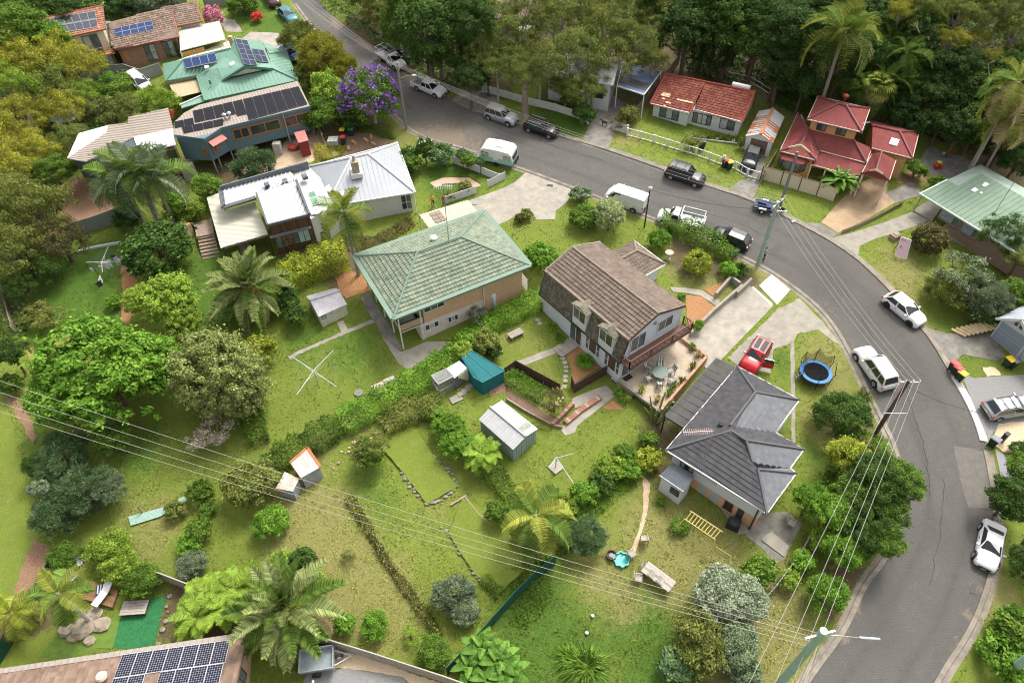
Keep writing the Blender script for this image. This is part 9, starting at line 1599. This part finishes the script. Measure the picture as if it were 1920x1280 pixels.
p0,p1=G(1678,483),G(1697,489.5);t=T('sale_board','pale pink real estate board leaning on the right hand verge','sign',p0);q=[p0+V((0,0,.25)),p1+V((0,0,.25)),V((*(p1+V((.2,.9,0))).xy,0))+V((0,0,p1.z+2.05)),V((*(p0+V((.2,.9,0))).xy,0))+V((0,0,p0.z+2.05))];n=(q[1]-q[0]).cross(q[3]-q[0]).normalized();n=n if n.y<0 else-n
g=M();g.slab(q,.05,off=-n);g.o('panel',mat('pale_pink_board',(.66,.43,.49),.6,var=.02),t);INK=mat('sign_ink',(.17,.09,.12),.6)
for u0,u1,v0,v1 in((.10,.52,.865,.895),(.10,.30,.84,.85),(.14,.34,.555,.575),(.15,.44,.50,.525),(.15,.40,.44,.465),(.55,.92,.80,.81)):patch_=[bil(q,u0,v0),bil(q,u1,v0),bil(q,u1,v1),bil(q,u0,v1)];g=M();g.slab([p+n*.006 for p in patch_],.004,off=-n);g.o('print_line',INK,t)
for a,c in((q[0],q[1]),(q[1],q[2]),(q[2],q[3]),(q[3],q[0])):g=M();g.beam(a,c,.06,.06);g.o('frame',WHITE,t)
for u in(.1,.9):g=M();p=q[0].lerp(q[1],u);k=q[3].lerp(q[2],u);g.beam(k-n*.08,V((k.x,k.y+.3,gz(k.x,k.y)-.2)),.08,.08);g.o('stake',TIMB,t)
t=at('stump','cut square timber stump on the verge beside the pink board','stump',1676,447);g=M();g.box((0,0,.25),(.9,.8,.6),.5);g.box((.1,.05,.58),(.6,.5,.1),.4);g.o('stump_block',TIMB,t,world=False)
def bin_(label,px,py,lid,rz=0.0,body=None,group=None):
 t=at('wheelie_bin',label,'bin',px,py,rz,group=group);g=M();w0,w1=.22,.29;g.add([(x*w0,y*w0*1.1,.05)for x,y in((-1,-1),(1,-1),(1,1),(-1,1))]+[(x*w1,y*w1*1.2,.95)for x,y in((-1,-1),(1,-1),(1,1),(-1,1))],BOXF);g.o('body',body or mat('dark_green_bin',(.018,.035,.025),.6),t,world=False);g=M();g.box((0,0,.99),(.64,.76,.08));g.box((0,0,1.04),(.5,.6,.04));g.o('lid',lid,t,world=False);g=M()
 for s in(-1,1):g.tube([(-.24,s*.2,.1),(-.24,s*.28,.1)],.1,8)
 g.o('wheels',TYRE,t,world=False)
LR,LY,LG,LK=mat('red_lid',(.45,.03,.04),.5),mat('yellow_lid',(.62,.42,.01),.5),mat('green_lid',(.03,.30,.13),.5),mat('grey_lid',(.13,.14,.15),.5)
bin_('rear bin with a red lid on the right hand kerb',1783,694,LR,.5);bin_('middle bin with a red lid on the right hand kerb',1789,702,LR,.5);bin_('bin with a yellow lid beside the two red lids',1797,712,LY,.5);bin_('bin with a yellow lid against the grey garage',1886,686,LY,.3);bin_('dark lidded bin against the grey garage',1895,688,LK,.3);bin_('bin with a grey lid beside the new white kerb',1858,835,LK,.6);bin_('bin with a yellow lid near the cut logs',644,256,LY);bin_('bin with a green lid near the cut logs',660,254,LG);bin_('bin with a red lid beside the pallet of blocks',645,270,LR);bin_('bin with a yellow lid inside the white rail fence',1366,317,LY,.2);bin_('bin with a red lid inside the white rail fence',1358,313,LR,.2);bin_('black bin on the cottage lawn',1316,278,LK)
t=at('letter_box','dark upright letter box on the beige gravel bed','letter box',1877,827,.4);g=M();g.box((0,0,.55),(.4,.3,1.1));g.box((0,0,1.12),(.46,.36,.06));g.o('box',PLAS,t,world=False)
t=at('block_pallet','pallet of grey concrete blocks beside the bins','blocks',629,270)
for i in range(3):
 for j in range(3):
  for k in range(3):g=M();g.box((-.6+.42*i,-.45+.42*j,.2+.22*k),(.39,.39,.2),0);g.o('block',mat('grey_block',(.40,.39,.37)),t,world=False)
t=at('traffic_cone','small orange cone on the bare soil behind the silver roof','cone',666,271);g=M();g.lathe((0,0,0),((.2,0),(.2,.04),(.13,.05),(.03,.6)),10);g.o('cone_body',mat('cone_orange',(.55,.16,.02),.6),t,world=False)
t=at('tarpaulin','crumpled red tarpaulin under the blue grey house','tarpaulin',551,280);g=M();g.ball((0,0,.25),.8,7,sq=(1,.8,.45));g.o('cover',mat('red_tarp',(.40,.06,.04),.7),t,world=False)
t=at('toy_car','red and yellow ride in toy car on the concrete yard','toy car',1757,316);g=M();g.box((0,0,.3),(.8,.5,.35));g.o('body',mat('toy_red',(.5,.03,.03),.5),t,world=False);g=M();g.box((-.05,0,.85),(.5,.5,.08));
for x,y in((-.28,-.2),(-.28,.2),(.2,-.2),(.2,.2)):g.beam((x,y,.45),(x,y,.85),.05,.05)
g.o('roof',mat('toy_yellow',(.6,.4,.03),.5),t,world=False);t=at('toy_tricycle','red toy tricycle on the concrete yard','toy',1778,290);g=M();g.box((0,0,.3),(.7,.25,.15));g.beam((.3,0,.3),(.45,0,.7),.06,.06);g.beam((.45,-.2,.7),(.45,.2,.7),.05,.05);g.o('frame',mat('toy_red',(.5,.03,.03)),t,world=False)
t=at('toy_ball','pale green toy ball on the concrete yard','toy',1768,291);g=M();g.ball((0,0,.2),.22,8);g.o('ball_shell',mat('toy_green',(.2,.4,.25),.5),t,world=False)
t=T('timber_deck','low brown timber deck at the lower left under the lime shrubs','deck',G(180,1130));q=gl([(160,1085),(222,1105),(210,1138),(150,1120)],.35)
for i in range(12):g=M();g.slab(up([q[0].lerp(q[3],i/12),q[1].lerp(q[2],i/12),q[1].lerp(q[2],(i+.94)/12),q[0].lerp(q[3],(i+.94)/12)]),.3);g.o('deck_board',mat('brown_deck',(.22,.125,.06),.8,var=.2,att=.2),t)
t=at('sun_lounger','white sun lounger at the edge of the timber deck','lounger',196,1118,1.2,h=.4);WC=mat('white_mesh',(.62,.62,.60),.7);g=M();g.slab([V((-.9,-.3,.35)),V((-.9,.3,.35)),V((.25,.3,.38)),V((.25,-.3,.38))][::-1],.06);g.o('seat',WC,t,world=False);g=M();g.slab([V((.26,-.3,.38)),V((.26,.3,.38)),V((.95,.3,.75)),V((.95,-.3,.75))][::-1],.06);g.o('backrest',WC,t,world=False);g=M()
for x in(-.7,.3):g.beam((x,-.3,0),(x,-.3,.36),.05,.05);g.beam((x,.3,0),(x,.3,.36),.05,.05)
g.o('frame',PLAS,t,world=False)
t=at('cushion','blue and white striped cushion on the timber deck','cushion',189,1105,.3,h=.36)
for i in range(6):g=M();g.box((-.25+.1*i,0,.08),(.1,.7,.14));g.o('stripe',SW if i%2 else mat('navy_stripe',(.02,.04,.13),.8),t,world=False)
chair('white outdoor armchair behind the timber deck',152,1060,-1.2,WHITE,w=.6);chair('white outdoor armchair nearest the leaning palm',142,1085,-.6,WHITE,w=.6)
t=at('pallet_table','weathered timber pallet table on the artificial turf','table',256,1142,.05)
for i in range(5):g=M();g.box((0,-.45+.22*i,.4),(1.9,.2,.06));g.o('plank',GRT,t,world=False)
for x in(-.8,0,.8):g=M();g.box((x,0,.2),(.12,1.05,.34));g.o('bearer',TIMBD,t,world=False)
t=at('incinerator','old brick incinerator with pale square top beside the hedge','incinerator',712,735,.5);g=M();g.box((0,0,.35),(1.2,1.0,.7));g.o('brick_base',STONE,t,world=False);g=M();g.box((0,0,.75),(1.0,.85,.1));g.o('top_slab',mat('pinkish_slab',(.46,.37,.31),.85),t,world=False)
t=at('cold_frame','grey timber box beside the brick incinerator','box',733,722,.5);g=M();g.box((0,0,.3),(1.0,.8,.6));g.box((0,0,.63),(1.08,.88,.06));g.o('box_body',GRT,t,world=False)
t=at('tank_lid','round concrete lid set in the lawn near the incinerator','lid',673,737);g=M();g.cyl((0,0,.0),.42,.12,20);g.cyl((0,0,.12),.1,.04,8);g.o('lid_disc',CONCD,t,world=False)
t=at('manhole','round iron manhole cover in the concrete driveway','manhole cover',890,381);g=M();g.cyl((0,0,.0),.35,.05,16);g.o('cover_disc',GREYM,t,world=False);t=at('drain_grate','rectangular drain grate in the concrete driveway','drain grate',1031,348,-.3);g=M();g.box((0,0,.03),(.7,.35,.04));g.o('grate',PLAS,t,world=False)
t=at('barbecue','black covered barbecue at the corner of the charcoal roofed house','barbecue',1373,988,-.5);g=M();g.box((0,0,.45),(1.0,.6,.9));g.lathe((0,0,.9),((.5,0),(.42,.15),(.1,.2)),10);g.o('cover',PLAS,t,world=False)
t=at('shade_cloth','pale green shade cloth strip on the lower left boundary','shade cloth',290,945);q=gl([(240,968),(300,952),(345,930),(350,938),(300,968),(245,985)],.15);g=M();g.slab(up(q),.03);g.o('cloth',mat('pale_green_cloth',(.24,.36,.30),.8,sc_=5),t);g=M();p=G(268,962);g.beam(p,p+V((0,0,1.1)),.1,.1);g.o('post',TIMB,t)
t=at('brick_fireplace','small arched orange brick barbecue beside the timber steps','barbecue',352,440,-.4);g=M();g.box((-.5,0,.6),(.25,.9,1.4));g.box((.5,0,.6),(.25,.9,1.4));g.box((0,.35,.6),(.8,.2,1.2));g.box((0,0,1.36),(1.25,.9,.2));g.o('brickwork',BRICKO,t,world=False);chair('white chair on the rear deck beside the cream roof',376,432,1.0,WHITE)
t=T('timber_steps','flight of pale timber steps beside the grey garage driveway','steps',G(1790,620))
for i in range(8):g=M();a,c=G(1783+i*7.6,618-i*.4),G(1796+i*6.9,622-i*.2);g.beam(V((a.x,a.y,a.z+.1+i*.12)),V((c.x+.4,c.y-.7,a.z+.1+i*.12)),.3,.14);g.o('tread',mat('new_pine',(.55,.42,.25)),t)
t=at('umbrella','pale blue grey market umbrella half hidden by the gum crowns','umbrella',122,212,h=2.2);p=G(122,212,2.2);t.location=(p.x,p.y,gz(p.x,p.y));g=M();g.lathe((0,0,1.9),((2.0,0),(1.0,.45),(.05,.8)),8);g.o('canopy',mat('blue_grey_canvas',(.30,.37,.40),.8),t,world=False);g=M();g.tube([(0,0,0),(0,0,2.6)],.04,6);g.o('pole',GREYM,t,world=False)
t=at('garden_planter','long row of potted plants along the front of the white cottage','planter',1345,262,-.27);
for i in range(11):g=M();g.cyl((-2.6+.5*i,rnd.uniform(-.2,.2),0),.17,.3,8,r2=.2);g.o('pot',(POTT,SW,GT,PLAS)[i%4],t,world=False)
b=M()
for i in range(220):x=rnd.uniform(-2.8,2.6);d=V((rnd.uniform(-.2,.2),rnd.uniform(-.2,.2),rnd.uniform(.2,.5)));o_=V((x,rnd.uniform(-.3,.3),.25));b.add([o_-V((.04,0,0)),o_+V((.04,0,0)),o_+d+V((.05,0,0)),o_+d-V((.05,0,0))],((0,1,2,3),))
b.o('foliage',LM['mid'],t,world=False);g=M();g.beam((-2.9,-.45,.1),(3.0,-.45,.1),.1,.12);g.o('edging',WHITE,t,world=False)
# people and a dog
SKIN=mat('skin',(.42,.24,.16),.6,var=.05);HAIR=mat('dark_hair',(.03,.02,.015),.8)
def person(label,px,py,rz,top,legs,hat=None,sc_h=1.72,bend=0.0,hairm=None):
 t=at('person',label,'person',px,py,rz);k=sc_h/1.72;b=bend;hx=math.sin(b)*.5;hz=.92+math.cos(b)*.5
 P_=dict(pel=(0,0,.92),ch=(hx*.85,0,.92+.42*math.cos(b)),nk=(hx*1.08,0,hz+.02),hd=(hx*1.25,0,hz+.14),ht=(hx*1.3,0,hz+.27),lh=(0,.10,.86),lk=(.06,.11,.48),la=(0,.12,.07),lf=(.17,.13,.04),rh=(0,-.10,.86),rk=(.04,-.11,.48),ra=(-.04,-.12,.07),rf=(.13,-.13,.04),ls=(hx,.19,hz-.08),le=(hx+.08,.27,hz-.36),lw=(hx+.26,.22,hz-.52),lp=(hx+.34,.2,hz-.55),rs=(hx,-.19,hz-.08),re=(hx+.05,-.28,hz-.36),rw=(hx+.22,-.24,hz-.54),rp=(hx+.30,-.22,hz-.58))
 RD=dict(pel=.14,ch=.16,nk=.055,hd=.10,ht=.075,lh=.095,lk=.062,la=.042,lf=.04,rh=.095,rk=.062,ra=.042,rf=.04,ls=.065,le=.045,lw=.032,lp=.04,rs=.065,re=.045,rw=.032,rp=.04);names=list(P_);ix={n:i for i,n in enumerate(names)}
 ed=[('pel','ch'),('ch','nk'),('nk','hd'),('hd','ht'),('pel','lh'),('lh','lk'),('lk','la'),('la','lf'),('pel','rh'),('rh','rk'),('rk','ra'),('ra','rf'),('ch','ls'),('ls','le'),('le','lw'),('lw','lp'),('ch','rs'),('rs','re'),('re','rw'),('rw','rp')]
 me=bpy.data.meshes.new('body');me.from_pydata([tuple(c*k for c in P_[n])for n in names],[(ix[a],ix[c])for a,c in ed],[]);o=bpy.data.objects.new('body',me);COL.objects.link(o);o.modifiers.new('Skin','SKIN');
 for i,n in enumerate(names):me.skin_vertices[0].data[i].radius=(RD[n]*k,RD[n]*k*.9);me.skin_vertices[0].data[i].use_root=n=='pel'
 o.modifiers.new('Sub','SUBSURF').levels=1;dg=bpy.context.evaluated_depsgraph_get();nm=bpy.data.meshes.new_from_object(o.evaluated_get(dg));bpy.data.objects.remove(o);nm.name='body'
 nm.materials.clear()
 for m_ in(SKIN,top,legs,hairm or HAIR):nm.materials.append(m_)
 for p in nm.polygons:c=p.center/k;d_=abs(c.y);p.material_index=3 if c.z>hz+.17 or(c.z>hz+.08 and c.x<hx*1.25-.03)else 0 if c.z>hz+.03 or(c.z<hz-.30 and c.x>hx+.05 and d_>.16 and c.z>.6)or c.z<.0 else 1 if c.z>.92 else 2;p.use_smooth=True
 ob=bpy.data.objects.new('body',nm);COL.objects.link(ob);ob.parent=t
 if hat:g=M();q=V(P_['ht'])*k;g.lathe((q.x,q.y,q.z-.05),((.20,0),(.19,.02),(.11,.03),(.10,.10),(.03,.13)),12);g.o('hat',hat,t,world=False)
 return t
person('person in a white shirt and pale hat bending over the white rail fence',1355,313,-2.2,mat('white_shirt',(.6,.6,.58),.9),mat('grey_trousers',(.12,.13,.15),.9),hat=mat('straw_hat',(.55,.48,.36),.9),bend=.35);person('person in dark clothes and pale top standing behind the green power pole',1431,487,-.5,mat('grey_top',(.28,.28,.28),.9),mat('black_trousers',(.02,.02,.022),.9));person('person in a yellow orange vest standing on the grey timber deck',812,388,-1.0,mat('yellow_vest',(.62,.34,.03),.8),mat('black_trousers',(.02,.02,.022)),hairm=mat('red_cap',(.4,.05,.03),.8));person('small person in a red top at the end of the white boarded fence',832,384,-1.6,mat('red_top',(.45,.03,.06),.8),mat('pink_shorts',(.45,.20,.22),.9),sc_h=1.25)
t=at('dog','dark dog standing on the brick driveway beyond the road','dog',1133,236,2.6);DK=mat('dark_coat',(.035,.03,.028),.9);g=M();g.tube([(-.38,0,.5),(-.2,0,.53),(.1,0,.52),(.3,0,.55)],[.10,.13,.15,.11],8);g.tube([(.28,0,.56),(.45,0,.72),(.52,0,.76)],[.09,.075,.085],8);g.tube([(.5,0,.76),(.72,0,.72)],[.08,.04],8);g.tube([(-.38,0,.55),(-.58,0,.7)],[.035,.015],6)
for s in(-1,1):g.tube([(.25,s*.09,.45),(.22,s*.09,.24),(.25,s*.09,.03)],[.055,.035,.035],6);g.tube([(-.3,s*.09,.48),(-.2,s*.1,.3),(-.36,s*.1,.2),(-.32,s*.1,.03)],[.075,.05,.032,.035],6);g.add([(.46,s*.05,.82),(.40,s*.10,.80),(.42,s*.07,.92)],((0,1,2),))
g.o('body',DK,t,world=False)
# poles, lamps and wires
PGN=mat('green_pole',(.22,.30,.24),.7,sc_=3,col2=(.33,.40,.33));PWD=mat('wood_pole',(.12,.075,.06),.9,var=.3,sc_=4);PGR=mat('grey_pole',(.20,.195,.18),.9,var=.15);PORC=mat('insulator',(.42,.44,.45),.3)
def pole(label,base,h,m,r=.17,arm=None,za=.25,name='power_pole',lean=(0,0)):
 p=G(*base);t=T(name,label,'pole',p);g=M();tp=p+V((lean[0],lean[1],h));g.tube([p-V((0,0,.4)),p.lerp(tp,.5),tp],[r*1.15,r,r*.82],12);g.o('shaft',m,t,smooth=True);pts=[]
 if arm:
  a,c=[V((q[0],q[1],0))for q in arm];z=tp.z-za;u,v=tp+a,tp+c;u.z=v.z=z;g=M();g.beam(u,v,.12,.14);g.o('crossarm',mat('pale_crossarm',(.50,.50,.47),.7),t)
  for f in(.04,.33,.67,.96):q=u.lerp(v,f)+V((0,0,.08));g=M();g.lathe(q,((.05,0),(.08,.08),(.05,.12),(.07,.18),(.02,.22)),8);g.o('insulator',PORC,t);pts.append(q+V((0,0,.2)))
  g=M();g.beam(u.lerp(v,.3),V((tp.x,tp.y,z-.7)),.04,.04);g.beam(u.lerp(v,.7),V((tp.x,tp.y,z-.7)),.04,.04);g.o('brace',GALV,t)
 return t,tp,pts
def hof(base,top):
 b=G(*base);lo=1e9;best=5
 for i in range(20,300):
  z=i*.1;q=V((b.x,b.y,b.z+z-CH));dd=depth((b.x,b.y,b.z+z));x=960+FPX*_x.dot(q)*0 if 0 else None
  c=V((_cx.dot(q),_cy.dot(q),_cz.dot(q)));sx,sy=960+FPX*c.x/-c.z,640-FPX*c.y/-c.z;e=(sx-top[0])**2+(sy-top[1])**2
  if e<lo:lo,best=e,z
 return best
hA=hof((1421,497),(1451,376));tA,topA,wA=pole('pale green power pole with white crossarm at the inner bend of the street',(1421,497),hA,PGN,.2,((-.75,-.75),(.95,.95)));tB,topB,_=pole('grey green power pole behind the blue trailer',(1462,388),hof((1462,388),(1493,284)),PGR,.16)
h2=hof((1640,815),(1704,713));t2,top2,w2=pole('dark timber power pole with white crossarm leaning over the bend',(1640,815),h2,PWD,.17,((-.75,.05),(.95,-.05)));hC=hof((762,243),(745,118));tC,topC,wC=pole('grey street power pole beside the purple flowering tree',(762,243),hC,PGR,.15,((-.1,-.1),(.1,.1)),.3)
g=M();q=topC-V((0,0,2.0));g.tube([q,q+V((.8,.2,.3)),q+V((1.5,.35,.25))],.04,6);g.o('lamp_arm',GREYM,tC);g=M();g.ball(q+V((1.75,.4,.22)),.28,8,sq=(1.3,.6,.4));g.o('lamp_head',PORC,tC)
p=G(1208,426);t=T('street_lamp','dark slim street lamp on the lawn beside the pale variegated bush','street lamp',p);hL=hof((1208,426),(1218,355));g=M();g.tube([p-V((0,0,.2)),p+V((0,0,hL))],[.09,.06],8);g.o('post',BLACKM,t);g=M();g.lathe(p+V((0,0,hL-.05)),((.08,0),(.22,.12),(.24,.3),(.1,.42),(.02,.45)),10);g.o('lamp_head',PORC,t);topL=p+V((0,0,hL))
p3=G(1545,1182,11.5);t3=T('power_pole','big pale green pole rising at the bottom edge with many wires','pole',(p3.x,p3.y,gz(p3.x,p3.y)));g=M();g.tube([(0,0,-.3),(0,0,6),(0,0,11.5)],[.30,.27,.24],14);g.o('shaft',mat('mint_pole',(.25,.38,.30),.7,sc_=1.6,col2=(.36,.47,.39)),t3,world=False,smooth=True);g=M();g.beam((-1.0,-.2,10.9),(.9,.2,10.9),.12,.14);g.o('crossarm',PORC,t3,world=False);g=M();g.tube([(.25,0,10.6),(1.1,.05,10.6)],.04,6);g.tube([(2.4,-.05,10.4),(3.6,-.15,10.35)],.09,8);g.tube([(1.1,.05,10.6),(2.4,-.05,10.4)],.015,5);g.o('service_fuse',GALV,t3,world=False);top3=V((p3.x,p3.y,p3.z))
pD=G(1878,1266);pole('mint green pole base in the scrub at the bottom right corner',(1878,1266),11,mat('mint_pole',(.25,.38,.30)),.26)
WM=mat('wire_aluminium',(.40,.38,.34),.5,var=.05);WDK=mat('dark_cable',(.05,.05,.05),.6)
def wire(label,a,b,sag,m=WM,r=.013,group=None,n=22):
 a,b=V(a),V(b);t=T('power_line',label,'wire',a,group);g=M();g.tube([a.lerp(b,i/n)-V((0,0,4*sag*(i/n)*(1-i/n)))for i in range(n+1)],r,5);g.o('cable',m,t)
for i in range(4):
 wire('overhead wire between the green pole and the dark timber pole',wA[i],w2[i],.6,group='wires between the bend poles');e=G((1395,1445,1478,1500)[i],1300,8.5);wire('overhead wire running down the right verge from the timber pole',w2[i],e,.5,group='wires down the right verge')
 s=wC[i]+V((.12*(i-1.5),.3*(i-1.5),-.15*i));wire('overhead wire along the upper street',s,G((552,556,566,578)[i]-6,-12,9.0),.5,group='wires of the upper street');wire('overhead wire from the street lamp pole to the bend',s,wA[i],1.0,group='wires over the street cars')
 wire('long overhead wire crossing the back yards',top3+V((-.3+.1*i,0,-.3-.75*i)),G(-40,(700,722,742,758)[i],9.0),.9,group='wires crossing the back yards',n=30)
for i in range(4):wire('service wire spreading from the big green bottom pole',top3+V((.1,0,-.5-.3*i)),G((1572,1505,1490,1450)[i],(1310,1320,1300,1240)[i],(4,4,5,6)[i]),.15,r=.016,group='service wires at the bottom pole')
wire('dark cable from the bend pole to the street lamp',topA-V((0,0,1)),topL,.5,WDK,.025);wire('dark cable from the timber pole across the road',top2-V((0,0,.6)),G(1845,775,4.5),.4,WDK,.02)
sp=[w2[i].lerp(G((1395,1445,1478,1500)[i],1300,8.5),.13)-V((0,0,.22))for i in(0,3)];t=T('wire_spreader','white spreader bar across the wires below the timber pole','spreader',sp[0]);g=M();g.tube(sp,.03,6);g.o('bar',PORC,t)
# look-alikes told apart by their place from the left
ORD='leftmost second third fourth fifth sixth seventh eighth ninth tenth eleventh twelfth thirteenth fourteenth fifteenth sixteenth seventeenth eighteenth nineteenth twentieth'.split()
same={}
for o in list(COL.objects):
 if o.parent is None and o.get('label'):same.setdefault(o['label'],[]).append(o)
for lb,os_ in same.items():
 if len(os_)<2:continue
 def sx(o):d=V(o.location)-V((0,0,CH));return _cx.dot(d)/max(1e-6,-_cz.dot(d))
 os_.sort(key=sx);n=len(os_);base=' '.join(lb.split()[:12])
 for i,o in enumerate(os_):
  if n<=20:o['label']=base+(', leftmost' if i==0 else ', rightmost' if i==n-1 else ', '+ORD[i]+' from the left')
  else:k=i if i<n/2 else n-1-i;side='left' if i<n/2 else 'right';o['label']=base+(', '+side+'most' if k==0 else ', '+ORD[min(k,19)]+' from the '+side)
